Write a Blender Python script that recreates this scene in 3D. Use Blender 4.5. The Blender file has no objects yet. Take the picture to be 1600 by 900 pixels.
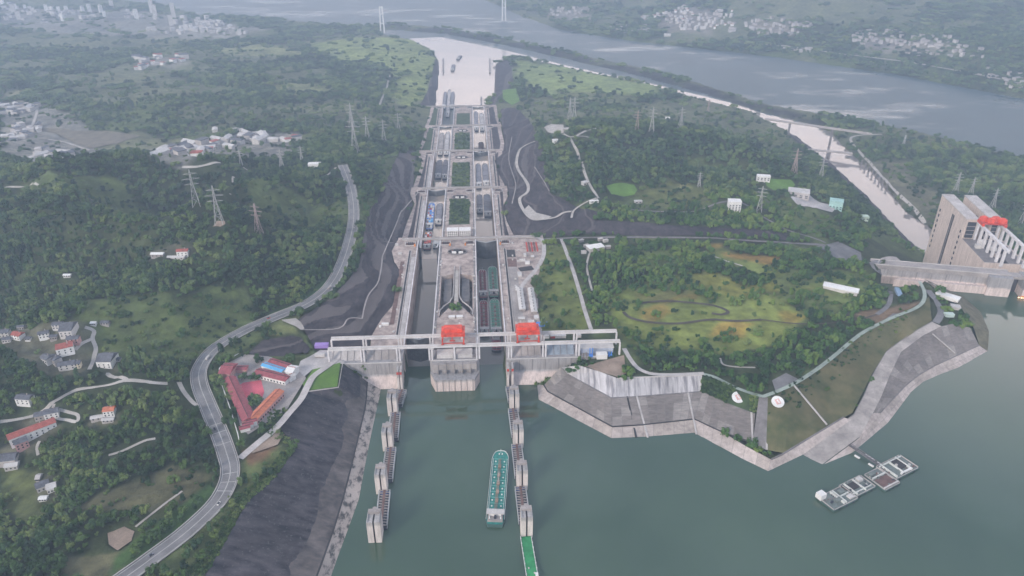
import bpy, bmesh, math, random
import numpy as np
from mathutils import Vector, Matrix, geometry
from math import radians as RAD, sin, cos, pi, atan2, hypot

# ------------------------------------------------------------------ camera, world, sun, exposure
S = bpy.context.scene
C = S.collection
F_PX, PITCH, CAM_H = 1168.0, RAD(28.3), 548.0
cam_d = bpy.data.cameras.new('camera'); cam = bpy.data.objects.new('camera', cam_d); C.objects.link(cam)
cam.location = (0, 0, CAM_H); cam.rotation_euler = (pi/2 - PITCH, 0, 0)
cam_d.sensor_width = 36; cam_d.lens = 36*F_PX/1600; cam_d.clip_start = 1; cam_d.clip_end = 60000
S.camera = cam
S.view_settings.view_transform = 'Standard'; S.view_settings.look = 'None'
S.view_settings.exposure = 0.5; S.view_settings.gamma = 1
SUN_EL, SUN_AZ = RAD(26), RAD(-142)          # azimuth from +Y towards +X
w = bpy.data.worlds.new('World'); S.world = w; w.use_nodes = True
nt = w.node_tree; nt.nodes.clear()
wo = nt.nodes.new('ShaderNodeOutputWorld'); bg = nt.nodes.new('ShaderNodeBackground')
sky = nt.nodes.new('ShaderNodeTexSky'); sky.sky_type = 'NISHITA'; sky.sun_disc = False
sky.sun_elevation = SUN_EL; sky.sun_rotation = SUN_AZ; sky.air_density = 1.0; sky.dust_density = 3.0; sky.ozone_density = 2.0
# thin broken cloud over the whole sky: the blue is mixed towards pale warm grey by a noise on the view direction
tc = nt.nodes.new('ShaderNodeTexCoord'); mp = nt.nodes.new('ShaderNodeMapping'); mp.inputs['Scale'].default_value = (1, 1, 3.2)
nz = nt.nodes.new('ShaderNodeTexNoise'); nz.inputs['Scale'].default_value = 2.6; nz.inputs['Detail'].default_value = 5
cr = nt.nodes.new('ShaderNodeValToRGB'); cr.color_ramp.elements[0].position = .38; cr.color_ramp.elements[1].position = .64
cr.color_ramp.elements[0].color = (.35, .35, .35, 1); cr.color_ramp.elements[1].color = (.95, .95, .95, 1)
L = nt.links.new
def wmix(f, c1, c2):
    m_ = nt.nodes.new('ShaderNodeMix'); m_.data_type = 'RGBA'
    for i_, v_ in ((0, f), (6, c1), (7, c2)):
        if isinstance(v_, tuple): m_.inputs[i_].default_value = v_
        else: L(v_, m_.inputs[i_])
    return m_.outputs[2]
def wrange(v_, a_, b_, c_, d_):
    m_ = nt.nodes.new('ShaderNodeMapRange'); m_.interpolation_type = 'SMOOTHSTEP'; L(v_, m_.inputs[0])
    for i_, x_ in zip((1, 2, 3, 4), (a_, b_, c_, d_)): m_.inputs[i_].default_value = x_
    return m_.outputs[0]
L(tc.outputs['Generated'], mp.inputs['Vector']); L(mp.outputs[0], nz.inputs['Vector']); L(nz.outputs['Fac'], cr.inputs[0])
base = wmix(cr.outputs[0], sky.outputs[0], (5.0, 5.9, 7.3, 1))          # even cloud sheet
# a wide pale-pink brightening added low in the sky ahead, away from the sun lamp
sxyz = nt.nodes.new('ShaderNodeSeparateXYZ'); L(tc.outputs['Generated'], sxyz.inputs[0])
low = wrange(sxyz.outputs['Z'], .28, .62, 1, 0); side = wrange(sxyz.outputs['Y'], -.4, .95, .12, 1)
bank = wrange(sxyz.outputs['Z'], .13, .26, .42, 1)                      # greyer haze bank right above the horizon
gm0 = nt.nodes.new('ShaderNodeMath'); gm0.operation = 'MULTIPLY'; L(low, gm0.inputs[0]); L(side, gm0.inputs[1])
gm = nt.nodes.new('ShaderNodeMath'); gm.operation = 'MULTIPLY'; L(gm0.outputs[0], gm.inputs[0]); L(bank, gm.inputs[1])
L(wmix(gm.outputs[0], base, (28, 23.6, 21.8, 1)), bg.inputs['Color'])
bg.inputs['Strength'].default_value = 0.105; L(bg.outputs[0], wo.inputs['Surface'])
sl = bpy.data.lights.new('sun', 'SUN'); sl.energy = 2.2; sl.angle = RAD(10); sl.color = (1, .90, .80)
so = bpy.data.objects.new('sun', sl); C.objects.link(so)
sd = Vector((sin(SUN_AZ)*cos(SUN_EL), cos(SUN_AZ)*cos(SUN_EL), sin(SUN_EL)))
so.rotation_euler = sd.to_track_quat('Z', 'Y').to_euler(); so.location = (0, 0, 900)

# ------------------------------------------------------------------ helpers
rnd = random.Random(5); rng = np.random.default_rng(5)
def W(px, py, z=0.0):
    """a point of the survey: picture position and known height above the reservoir -> place on the map"""
    a = (px-800)/F_PX; b = (450-py)/F_PX
    dx, dy, dz = a, cos(PITCH)+b*sin(PITCH), -sin(PITCH)+b*cos(PITCH)
    t = (z-CAM_H)/dz
    return (dx*t, dy*t, z)
def proj(x, y, z):
    yc = y*cos(PITCH)-(z-CAM_H)*sin(PITCH); up = y*sin(PITCH)+(z-CAM_H)*cos(PITCH)
    return 800+F_PX*x/yc, 450-F_PX*up/yc, yc
def tag(o, label=None, cat=None, group=None, kind=None):
    if label: o['label'] = label
    if cat: o['category'] = cat
    if group: o['group'] = group
    if kind: o['kind'] = kind
    return o
def thing(name, label, cat, loc=(0, 0, 0), rz=0, group=None):
    o = bpy.data.objects.new(name, None); C.objects.link(o); o.location = loc; o.rotation_euler = (0, 0, rz)
    o.empty_display_size = 1
    return tag(o, label, cat, group)
def kids(o): return [c for c in ALLO if c.parent == o]
CH = {}
def link(o, parent=None):
    C.objects.link(o)
    if parent is not None: o.parent = parent; CH.setdefault(parent.name, []).append(o)
    return o
def dup(root, loc, rz=None, label=None, group=None, scale=None):
    r = root.copy(); C.objects.link(r); r.location = loc
    if rz is not None: r.rotation_euler = (0, 0, rz)
    if label: r['label'] = label
    if group: r['group'] = group
    if scale: r.scale = scale
    for ch in CH.get(root.name, []):
        c = ch.copy(); link(c, r)
        for g in CH.get(ch.name, []): link(g.copy(), c)
    return r
class MB:
    def __init__(s): s.v = []; s.f = []
    def add(s, vs, fs):
        n = len(s.v); s.v += [tuple(p) for p in vs]; s.f += [tuple(i+n for i in f) for f in fs]; return s
    def box(s, c, d, rz=0, tz=1.0, ty=None):
        """centre of the base c, dimensions d, turned rz; tz = taper of the top"""
        ty = tz if ty is None else ty
        cx, cy, cz = c; a, b, h = d[0]/2, d[1]/2, d[2]; ca, sa = cos(rz), sin(rz); vs = []
        for z, kx, ky in ((0, 1, 1), (h, tz, ty)):
            for x, y in ((-a, -b), (a, -b), (a, b), (-a, b)):
                x *= kx; y *= ky; vs.append((cx+x*ca-y*sa, cy+x*sa+y*ca, cz+z))
        return s.add(vs, [(3, 2, 1, 0), (4, 5, 6, 7), (0, 1, 5, 4), (1, 2, 6, 5), (2, 3, 7, 6), (3, 0, 4, 7)])
    def bar(s, p, q, wd, hd=None):
        p = Vector(p); q = Vector(q); d = q-p
        if d.length < 1e-6: return s
        d.normalize(); up = Vector((0, 0, 1)) if abs(d.z) < .95 else Vector((0, 1, 0))
        a = d.cross(up).normalized(); b = a.cross(d).normalized(); hd = hd or wd
        vs = [pt+a*(i*wd/2)+b*(j*hd/2) for pt in (p, q) for i, j in ((-1, -1), (1, -1), (1, 1), (-1, 1))]
        return s.add(vs, [(3, 2, 1, 0), (4, 5, 6, 7), (0, 1, 5, 4), (1, 2, 6, 5), (2, 3, 7, 6), (3, 0, 4, 7)])
    def prism(s, pts, z0, z1):
        n = len(pts)
        g = (lambda z, i: z[i] if isinstance(z, (list, tuple)) else z)
        vs = [(p[0], p[1], g(z0, i)) for i, p in enumerate(pts)]+[(p[0], p[1], g(z1, i)) for i, p in enumerate(pts)]
        return s.add(vs, [tuple(range(n-1, -1, -1)), tuple(range(n, 2*n))]+[(i, (i+1) % n, (i+1) % n+n, i+n) for i in range(n)])
    def cyl(s, c, r, h, n=10, r2=None):
        r2 = r if r2 is None else r2
        vs = [(c[0]+r*cos(2*pi*i/n), c[1]+r*sin(2*pi*i/n), c[2]) for i in range(n)]+[(c[0]+r2*cos(2*pi*i/n), c[1]+r2*sin(2*pi*i/n), c[2]+h) for i in range(n)]
        return s.add(vs, [tuple(range(n-1, -1, -1)), tuple(range(n, 2*n))]+[(i, (i+1) % n, (i+1) % n+n, i+n) for i in range(n)])
    def gable(s, c, d, rz=0, over=.6):
        cx, cy, cz = c; a, b, h = d[0]/2+over, d[1]/2+over, d[2]; ca, sa = cos(rz), sin(rz)
        T = lambda x, y, z: (cx+x*ca-y*sa, cy+x*sa+y*ca, cz+z)
        return s.add([T(-a, -b, 0), T(a, -b, 0), T(a, b, 0), T(-a, b, 0), T(-a, 0, h), T(a, 0, h)], [(3, 2, 1, 0), (0, 1, 5, 4), (2, 3, 4, 5), (0, 4, 3), (1, 2, 5)])
    def build(s, name, m, parent=None, loc=None, rz=0, smooth=False):
        me = bpy.data.meshes.new(name); me.from_pydata(s.v, [], s.f)
        bm = bmesh.new(); bm.from_mesh(me); bmesh.ops.recalc_face_normals(bm, faces=bm.faces); bm.to_mesh(me); bm.free()
        if smooth: me.polygons.foreach_set('use_smooth', [True]*len(me.polygons))
        me.materials.append(m)
        o = bpy.data.objects.new(name, me); link(o, parent)
        if loc is not None: o.location = loc; o.rotation_euler = (0, 0, rz)
        return o

# ------------------------------------------------------------------ materials
def nodes(name):
    m = bpy.data.materials.new(name); m.use_nodes = True; t = m.node_tree; b = t.nodes['Principled BSDF']; return m, t, b
def noise(t, scale, stretch=(1, 1, 1), rot=0, detail=4, rough=.55, vec=None, obj=False):
    if obj: g = t.nodes.new('ShaderNodeTexCoord'); src = g.outputs['Object']
    else: g = t.nodes.new('ShaderNodeNewGeometry'); src = g.outputs['Position']
    mpn = t.nodes.new('ShaderNodeMapping'); mpn.inputs['Scale'].default_value = stretch; mpn.inputs['Rotation'].default_value = (0, 0, rot)
    n = t.nodes.new('ShaderNodeTexNoise'); n.inputs['Scale'].default_value = scale; n.inputs['Detail'].default_value = detail; n.inputs['Roughness'].default_value = rough
    t.links.new(vec or src, mpn.inputs['Vector']); t.links.new(mpn.outputs[0], n.inputs['Vector']); return n.outputs['Fac']
def ramp(t, fac, stops):
    r = t.nodes.new('ShaderNodeValToRGB'); e = r.color_ramp.elements
    while len(e) < len(stops): e.new(.5)
    for el, (p, c) in zip(e, stops): el.position = p; el.color = (*c, 1) if len(c) == 3 else c
    t.links.new(fac, r.inputs[0]); return r.outputs[0]
def mixc(t, fac, a, b, mode='MIX'):
    m = t.nodes.new('ShaderNodeMix'); m.data_type = 'RGBA'; m.blend_type = mode
    for inp, v in ((m.inputs[0], fac), (m.inputs[6], a), (m.inputs[7], b)):
        if isinstance(v, (int, float)): inp.default_value = v
        elif isinstance(v, tuple): inp.default_value = (*v, 1) if len(v) == 3 else v
        else: t.links.new(v, inp)
    return m.outputs[2]
def sc(c, k): return tuple(min(1, x*k) for x in c)
def M(name, col, rough=.85, amt=.25, s1=.06, s2=.6, st=(1, 1, 1), rot=0, bump=0, metal=0, spec=.25, obj=False):
    m, t, b = nodes(name)
    a = ramp(t, noise(t, s1, st, rot, obj=obj), [(.3, sc(col, 1-amt)), (.7, sc(col, 1+amt))])
    n2 = noise(t, s2, st, rot, 3, obj=obj)
    c = mixc(t, 1.0, a, ramp(t, n2, [(.25, (1-amt*.6,)*3), (.75, (1+amt*.35,)*3)]), 'MULTIPLY')
    t.links.new(c, b.inputs['Base Color']); b.inputs['Roughness'].default_value = rough; b.inputs['Metallic'].default_value = metal
    b.inputs['Specular IOR Level'].default_value = spec
    if bump:
        bp = t.nodes.new('ShaderNodeBump'); bp.inputs['Distance'].default_value = bump; t.links.new(n2, bp.inputs['Height']); t.links.new(bp.outputs[0], b.inputs['Normal'])
    return m
def streak(name, c1, c2, s, st, rot=0, lo=.35, hi=.65, c3=None, s3=.02):
    m, t, b = nodes(name)
    a = ramp(t, noise(t, s, st, rot, 6, .65), [(lo, c1), (hi, c2)])
    a = mixc(t, 1.0, a, ramp(t, noise(t, s3), [(.3, (.72,)*3), (.7, (1.15,)*3)]), 'MULTIPLY')
    if c3: a = mixc(t, ramp(t, noise(t, .35, detail=3), [(.60, (0, 0, 0)), (.68, (1, 1, 1))]), a, c3)
    t.links.new(a, b.inputs['Base Color']); b.inputs['Roughness'].default_value = .95; b.inputs['Specular IOR Level'].default_value = .15
    return m
def banded(name, upper, lower, z, soft=1.5, joint=None):
    """concrete with the pale band that the falling reservoir leaves below its high-water mark"""
    m, t, b = nodes(name)
    g = t.nodes.new('ShaderNodeNewGeometry'); sx = t.nodes.new('ShaderNodeSeparateXYZ'); t.links.new(g.outputs['Position'], sx.inputs[0])
    mr = t.nodes.new('ShaderNodeMapRange'); mr.inputs[1].default_value = z-soft; mr.inputs[2].default_value = z+soft
    ad = t.nodes.new('ShaderNodeMath'); ad.operation = 'MULTIPLY_ADD'; ad.inputs[1].default_value = 5; t.links.new(noise(t, .12, (1, 1, .2)), ad.inputs[0]); 
    ad2 = t.nodes.new('ShaderNodeMath'); ad2.operation = 'SUBTRACT'; ad2.inputs[1].default_value = 2.5
    t.links.new(sx.outputs['Z'], ad2.inputs[0]); t.links.new(ad2.outputs[0], ad.inputs[2]); t.links.new(ad.outputs[0], mr.inputs[0])
    a = mixc(t, mr.outputs[0], lower, upper)
    a = mixc(t, 1.0, a, ramp(t, noise(t, .35, (1, 1, .12), detail=5), [(.3, (.72,)*3), (.65, (1.08,)*3)]), 'MULTIPLY')
    t.links.new(a, b.inputs['Base Color']); b.inputs['Roughness'].default_value = .85; b.inputs['Specular IOR Level'].default_value = .2
    return m
def water_mat(name, col, rough, bump, rough2=None, spec=.5, ior=1.333, sc_=.05, bsc=.25):
    m, t, b = nodes(name)
    b.inputs['Base Color'].default_value = (*col, 1); b.inputs['IOR'].default_value = ior; b.inputs['Specular IOR Level'].default_value = spec
    a = mixc(t, 1.0, (*col, 1), ramp(t, noise(t, .006, detail=5), [(.28, (.80, .84, .84)), (.72, (1.2, 1.16, 1.12))]), 'MULTIPLY'); t.links.new(a, b.inputs['Base Color'])
    b.inputs['Roughness'].default_value = rough
    if rough2 is not None:
        r = ramp(t, noise(t, .0022, (1, 2.2, 1), .2, 8, .62), [(.33, (rough2,)*3), (.47, (rough,)*3)]); t.links.new(r, b.inputs['Roughness'])
        t.links.new(ramp(t, noise(t, .0022, (1, 2.2, 1), .2, 8, .62), [(.33, (.42,)*3), (.47, (spec,)*3)]), b.inputs['Specular IOR Level'])
    bp = t.nodes.new('ShaderNodeBump'); bp.inputs['Distance'].default_value = bump; bp.inputs['Strength'].default_value = 1
    t.links.new(noise(t, bsc, detail=3), bp.inputs['Height']); t.links.new(bp.outputs[0], b.inputs['Normal'])
    return m
def leaf_mat(name, cols, spread=.012):
    m, t, b = nodes(name)
    oi = t.nodes.new('ShaderNodeObjectInfo')
    patch = noise(t, spread, detail=4, vec=oi.outputs['Location'])
    ad = t.nodes.new('ShaderNodeMath'); ad.operation = 'MULTIPLY_ADD'; ad.inputs[1].default_value = .34; t.links.new(oi.outputs['Random'], ad.inputs[0])
    sb = t.nodes.new('ShaderNodeMath'); sb.operation = 'SUBTRACT'; sb.inputs[1].default_value = .17; t.links.new(patch, sb.inputs[0]); t.links.new(sb.outputs[0], ad.inputs[2])
    a = ramp(t, ad.outputs[0], [(.28+.42*i/(len(cols)-1), c) for i, c in enumerate(cols)])
    a = mixc(t, 1.0, a, ramp(t, noise(t, .8, detail=2), [(.3, (.78,)*3), (.7, (1.18,)*3)]), 'MULTIPLY')
    t.links.new(a, b.inputs['Base Color']); b.inputs['Roughness'].default_value = .8; b.inputs['Specular IOR Level'].default_value = .2
    return m
m_conc = M('concrete', (.33, .30, .29), amt=.25, s1=.05, s2=.5)
m_conc_l = M('pale_concrete', (.46, .43, .42), amt=.22, s1=.06, s2=.5)
m_conc_d = M('old_concrete', (.20, .185, .185), amt=.3, s1=.08, s2=.7)
m_plat = streak('lock_pavement', (.22, .175, .16), (.56, .47, .43), .10, (1, 1, 1), 0, .32, .68, s3=.018)
m_wall = banded('lock_wall_concrete', (.30, .285, .28), (.085, .085, .085), -400)
m_dam = banded('dam_concrete', (.34, .325, .33), (.64, .54, .51), 14)
m_pier = banded('pier_concrete', (.40, .38, .375), (.62, .56, .53), 22)
m_beam = M('beam_concrete', (.62, .60, .61), amt=.18, s1=.1)
m_gate = M('gate_steel', (.13, .14, .155), .6, .3, .1, 1.2, metal=.1)
m_dark = M('dark_recess', (.045, .042, .045), amt=.3)
m_brown = M('brown_grating', (.16, .10, .09), amt=.3, s1=.2)
m_red = M('crane_red_paint', (.66, .07, .035), .6, .32, .15, .9, (1, 1, .3), spec=.3)
m_redd = M('crane_red_dark', (.48, .055, .035), .55, .2)
m_orange = M('orange_paint', (.7, .25, .05), .6)
m_white = M('white_paint', (.72, .71, .70), .6, .12)
m_offw = M('weathered_white', (.52, .50, .49), .7, .18)
m_glass = M('dark_glass', (.03, .035, .045), .15, .2, spec=.6)
m_blue = M('blue_sheet', (.07, .22, .62), .5, .2)
m_sky = M('sky_blue_roof', (.13, .42, .72), .5, .15)
m_purple = M('purple_awning', (.30, .20, .52), .6, .15)
m_roofg = M('grey_tile_roof', (.12, .125, .145), .8, .3, .3, 2)
m_roofr = M('red_tile_roof', (.34, .10, .08), .8, .3, .3, 2)
m_roofp = M('maroon_school_roof', (.30, .085, .10), .8, .25, .3, 2)
m_roofo = M('orange_tile_roof', (.50, .17, .10), .8, .25, .3, 2)
m_pink = M('pink_court', (.62, .13, .17), .8, .12)
m_pinkw = M('pink_wall', (.52, .30, .29), .8, .15)
m_steel = M('galvanised_steel', (.42, .43, .44), .6, .2, metal=.2)
m_sline = M('rail_white', (.6, .62, .6), .6, .15)
m_teal = M('teal_deck_paint', (.025, .22, .19), .5, .25, .3, 2, spec=.35)
m_tealh = M('hull_dark_green', (.05, .10, .09), .5, .2)
m_redk = M('red_deck_paint', (.26, .05, .06), .6, .25, .3, 2)
m_grnk = M('green_deck_paint', (.12, .34, .23), .6, .2, .3, 2)
m_greyk = M('grey_hatch_paint', (.19, .19, .22), .6, .25, .3, 2)
m_hull = M('dark_hull', (.04, .045, .06), .5, .2)
m_green_mesh = M('green_deck_sheet', (.035, .26, .10), .6, .25, .2, 1.5)
m_pont = M('pontoon_grey', (.16, .19, .18), .6, .3, .4, 3)
m_asph = M('asphalt', (.19, .185, .19), .85, .28, .05, .6)
m_path = M('pale_path', (.42, .39, .36), .9, .2)
m_mark = M('road_paint', (.40, .40, .39), .7, .2)
m_net = streak('slope_netting', (.026, .026, .034), (.098, .088, .098), .14, (.35, 1, .5), .35, c3=(.11, .105, .11))
m_netw = streak('weathered_lower_slope', (.045, .042, .048), (.20, .175, .165), .09, (.5, 1, 1), .35, .3, .72, s3=.05)
m_cut = streak('cut_rock_slope', (.026, .023, .029), (.088, .074, .080), .09, (1, .5, 4), 0, .3, .7)
def add_benches(m, step):
    t = m.node_tree; b = t.nodes['Principled BSDF']; src = b.inputs['Base Color'].links[0].from_socket
    g = t.nodes.new('ShaderNodeNewGeometry'); sx = t.nodes.new('ShaderNodeSeparateXYZ'); t.links.new(g.outputs['Position'], sx.inputs[0])
    md = t.nodes.new('ShaderNodeMath'); md.operation = 'MULTIPLY_ADD'; md.inputs[1].default_value = 1/step; md.inputs[2].default_value = 40; t.links.new(sx.outputs['Z'], md.inputs[0])
    fr = t.nodes.new('ShaderNodeMath'); fr.operation = 'FRACT'; t.links.new(md.outputs[0], fr.inputs[0])
    t.links.new(mixc(t, ramp(t, fr.outputs[0], [(.10, (.55,)*3), (.16, (0,)*3)]), src, (.15, .132, .13)), b.inputs['Base Color'])
add_benches(m_cut, 9)
m_lip = streak('exposed_pale_bank', (.30, .255, .235), (.52, .45, .42), .2, (1, 1, 1), 0, .25, .6)
m_lipr = streak('left_pale_bank', (.10, .095, .09), (.50, .43, .385), .16, (1, .6, 1), 0, .38, .52)
m_rev = streak('grey_revetment', (.165, .148, .138), (.285, .25, .235), .25, (.3, 1, 3.0), 0, .3, .7)
m_wslope = streak('whitewashed_slope', (.22, .21, .225), (.55, .53, .54), .26, (1, .10, .1), .12, .36, .60)
m_grslope = streak('grass_slope', (.060, .078, .030), (.19, .165, .085), .035, (1, 1, 1), 0, .3, .7, s3=.012)
m_shrub = M('shrub_slope', (.045, .075, .03), .95, .45, .08, .5, bump=.6)
m_lawn = M('lawn_grass', (.11, .21, .035), .95, .25, .03, .3)
m_meadow = M('meadow_grass', (.10, .15, .045), .95, .3, .03, .3)
m_soil = M('bare_earth', (.28, .215, .17), .95, .3, .05, .5)
m_bark = M('bark', (.09, .07, .055), .9, .2)
m_water = water_mat('reservoir_water', (.050, .088, .056), .03, .008, bsc=.12, spec=1.0, ior=1.42)
m_lock_w = water_mat('lock_chamber_water', (.17, .16, .145), .05, .02, spec=.8)  # tan base colour carries the sky glow reflected in the lanes
m_river = water_mat('river_water', (.05, .085, .10), .40, .03, .10, spec=.12)
m_lock_t = water_mat('tan_lock_water', (.34, .285, .245), .05, .01, spec=.8)  # brighter, warmer tan base colour for the farther chambers
m_tail = water_mat('tailwater', (.24, .21, .20), .06, .01, spec=.8)
LEAF = [leaf_mat('leaves_a', [(.013, .036, .011), (.040, .084, .022), (.084, .145, .036), (.165, .215, .065)]),
        leaf_mat('leaves_b', [(.011, .034, .015), (.028, .068, .026), (.062, .122, .042), (.125, .185, .065)]),
        leaf_mat('leaves_park', [(.014, .044, .012), (.036, .094, .021), (.074, .15, .030), (.15, .22, .045)])]

# ------------------------------------------------------------------ lock frame: s across, t along the flight of locks
LY = 0.0525
LO = Vector((-73.5, 820, 0))
def LP(s, t, z=0): return (LO.x+s-LY*t, LO.y+t+LY*s, z)
def toL(x, y): X = x-LO.x; Y = y-LO.y; k = 1+LY*LY; return (X+LY*Y)/k, (Y-LY*X)/k
LANG = math.atan(LY)
HEADS = [0, 305, 615, 930, 1240, 1555]
STG = [(-15, 320, 32), (320, 630, 4), (630, 945, -19), (945, 1255, -46), (1255, 1575, -74)]
WL = [-8, -8, -50, -50, -92]; WR = [-.05, -30, -30, -78, -78]
ZD = -92.0
OUT_L = [[(578, 548), (580, 525), (596, 498), (613, 478), (627, 425), (616, 408), (612, 392), (622, 374), (640, 360)],
         [(628, 372), (634, 352), (648, 318), (641, 303), (648, 285)],
         [(646, 290), (659, 256), (652, 240), (656, 230)],
         [(652, 236), (662, 214), (667, 192)],
         [(664, 197), (671, 180), (671, 163)]]
OUT_R = [[(852, 545), (848, 520), (842, 490), (840, 458), (828, 442), (842, 428), (851, 402), (850, 376), (806, 360)],
         [(806, 374), (793, 348), (785, 325), (794, 305), (792, 290), (786, 285)],
         [(788, 288), (778, 270), (773, 250), (785, 240), (782, 230)],
         [(786, 236), (788, 224), (784, 205), (786, 192)],
         [(784, 197), (778, 182), (781, 163)]]

# ------------------------------------------------------------------ the height field
Y0, G, U, DU = 300.0, .0052, 1.3, .0052
NI = int(math.log(9500/Y0)/G)+1; NJ = int(2*U/DU)+1
gy = Y0*np.exp(G*np.arange(NI)); gu = -U+DU*np.arange(NJ)
GY = np.repeat(gy[:, None], NJ, 1); GX = GY*gu[None, :]
H = np.zeros((NI, NJ)); FX = np.zeros((NI, NJ), bool)
def gidx(x, y): return math.log(max(y, Y0)/Y0)/G, (x/max(y, 1)+U)/DU
def inside(poly, X=None, Y=None):
    X = GX if X is None else X; Y = GY if Y is None else Y
    res = np.zeros(X.shape, bool); n = len(poly)
    xs = [p[0] for p in poly]; ys = [p[1] for p in poly]
    bb = (X >= min(xs)) & (X <= max(xs)) & (Y >= min(ys)) & (Y <= max(ys))
    if not bb.any(): return res
    x = X[bb]; y = Y[bb]; r = np.zeros(x.shape, bool)
    for i in range(n):
        x1, y1 = poly[i][:2]; x2, y2 = poly[(i+1) % n][:2]
        if y1 == y2: continue
        r ^= ((y1 > y) != (y2 > y)) & (x < (x2-x1)*(y-y1)/(y2-y1)+x1)
    res[bb] = r; return res
def fix_tri(a, b, c, dz=0):
    m = inside([a, b, c]); 
    if not m.any(): return
    d = (b[1]-c[1])*(a[0]-c[0])+(c[0]-b[0])*(a[1]-c[1])
    if abs(d) < 1e-6: return
    x = GX[m]; y = GY[m]
    l1 = ((b[1]-c[1])*(x-c[0])+(c[0]-b[0])*(y-c[1]))/d; l2 = ((c[1]-a[1])*(x-c[0])+(a[0]-c[0])*(y-c[1]))/d
    H[m] = l1*a[2]+l2*b[2]+(1-l1-l2)*c[2]+dz; FX[m] = True
def fix_pt(x, y, z, r=1, force=True):
    i, j = gidx(x, y); i = int(round(i)); j = int(round(j))
    for a in range(i-r, i+r+1):
        for b in range(j-r, j+r+1):
            if 0 <= a < NI and 0 <= b < NJ and (force or not FX[a, b]): H[a, b] = z; FX[a, b] = True
def fix_line(pts, r=1, dz=0, force=True):
    for p, q in zip(pts, pts[1:]):
        n = max(2, int(hypot(q[0]-p[0], q[1]-p[1])/(min(p[1], q[1])*G*.7)))
        for k in range(n+1):
            f = k/n; fix_pt(p[0]+(q[0]-p[0])*f, p[1]+(q[1]-p[1])*f, p[2]+(q[2]-p[2])*f+dz, r, force)
def PX(l, z=None): return [W(p[0], p[1], p[2] if z is None else z) for p in l]
# survey points on natural ground: (px, py, height)
SP = [(100, 880, 26), (30, 850, 18), (190, 835, 30), (150, 760, 26), (60, 775, 20), (0, 800, 12), (250, 800, 32), (100, 930, 28), (-100, 850, 20), (-100, 700, 20), (0, 950, 20),
      (280, 720, 33), (230, 700, 30), (60, 690, 26), (30, 730, 24), (170, 650, 30), (250, 640, 36), (110, 640, 32), (40, 640, 32), (20, 590, 44), (170, 580, 42), (110, 555, 46), (30, 530, 50), (250, 560, 46),
      (150, 500, 62), (300, 500, 60), (0, 480, 62), (270, 400, 74), (400, 440, 66), (470, 420, 56), (150, 420, 82), (0, 400, 80), (300, 322, 88), (342, 350, 86), (400, 370, 80), (480, 330, 62), (440, 290, 66),
      (0, 330, 96), (100, 320, 102), (200, 310, 108), (0, 264, 98), (70, 268, 110), (150, 262, 122), (230, 256, 118), (310, 262, 100), (380, 262, 74), (440, 266, 54), (500, 268, 52), (-120, 262, 100), (-120, 400, 80), (-120, 550, 50),
      (100, 240, -28), (200, 240, -30), (300, 240, -22), (400, 230, -14), (460, 225, -8), (250, 205, -38), (0, 215, -40), (0, 170, -44), (150, 150, -8), (240, 150, 6), (310, 160, 12), (330, 190, -10), (0, 100, -55), (300, 100, -45), (230, 100, -40),
      (400, 60, -68), (100, 50, -62), (0, 0, -50), (300, 30, -76), (500, 95, -50), (450, 150, -14), (520, 190, 2), (570, 200, 2), (400, 120, -30), (560, 140, -30), (640, 120, -62), (600, 75, -72), (520, 50, -80), (640, 80, -75),
      (590, 240, 10), (610, 180, -25), (640, 180, -52), (620, 210, -20), (650, 200, -52), (550, 240, 30), (-200, 100, -50), (-200, 200, -30), (-100, 20, -55),
      (820, 180, -10), (850, 200, 40), (870, 205, 56), (930, 208, 52), (900, 180, 20), (850, 160, -40), (840, 120, -72), (900, 130, -70), (1000, 150, -66), (950, 165, -30), (1010, 200, 10), (1000, 190, 0), (1064, 195, 6),
      (1000, 222, 50), (1100, 222, 52), (1180, 235, 30), (1060, 240, 62), (940, 240, 44), (1200, 260, 6), (970, 297, 34), (1060, 290, 40), (1217, 288, 4), (1146, 330, 34), (1245, 305, 4), (1303, 328, -6), (1345, 345, -14), (1243, 268, -10), (1283, 280, -24),
      (1100, 330, 36), (1000, 325, 30), (930, 300, 26), (900, 290, 22), (880, 320, 20), (1230, 340, 20), (1320, 370, 10), (1380, 380, 8), (1180, 180, -78), (1230, 205, -82), (1000, 140, -84), (1240, 400, 36), (1300, 395, 34),
      (900, 400, 34), (950, 430, 38), (1000, 400, 40), (1050, 450, 40), (1100, 500, 38), (1000, 520, 38), (1150, 430, 42), (1200, 480, 40), (1250, 530, 36), (1180, 560, 35), (1100, 560, 35), (1300, 480, 37), (1350, 440, 36), (950, 500, 36), (1000, 380, 36), (1100, 375, 38), (1200, 385, 38), (900, 500, 34), (870, 440, 33), (870, 500, 33), (1030, 565, 33),
      (1400, 200, -78), (1500, 240, -70), (1400, 260, -60), (1450, 290, -50), (1500, 300, -40), (1600, 300, -50), (1600, 330, -60), (1700, 330, -60), (1450, 240, -66), (1370, 230, -80), (1560, 270, -60),
      (950, 45, -84), (1100, 55, -78), (1200, 70, -80), (1300, 75, -75), (1400, 90, -76), (1500, 110, -78), (1600, 130, -80), (1100, 20, -55), (1000, 20, -66), (1200, 20, 0), (1300, 30, 20), (1400, 50, -20), (1500, 50, 30), (1600, 60, 40), (1350, 0, 90), (1500, 0, 150), (1600, 10, 160), (1200, -20, 60), (1050, -20, 10), (850, 0, -70), (900, 20, -76), (1700, 60, 80), (1800, 140, -40), (950, -30, 20)]
for px, py, z in SP: fix_pt(*W(px, py, z), r=0)
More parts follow.
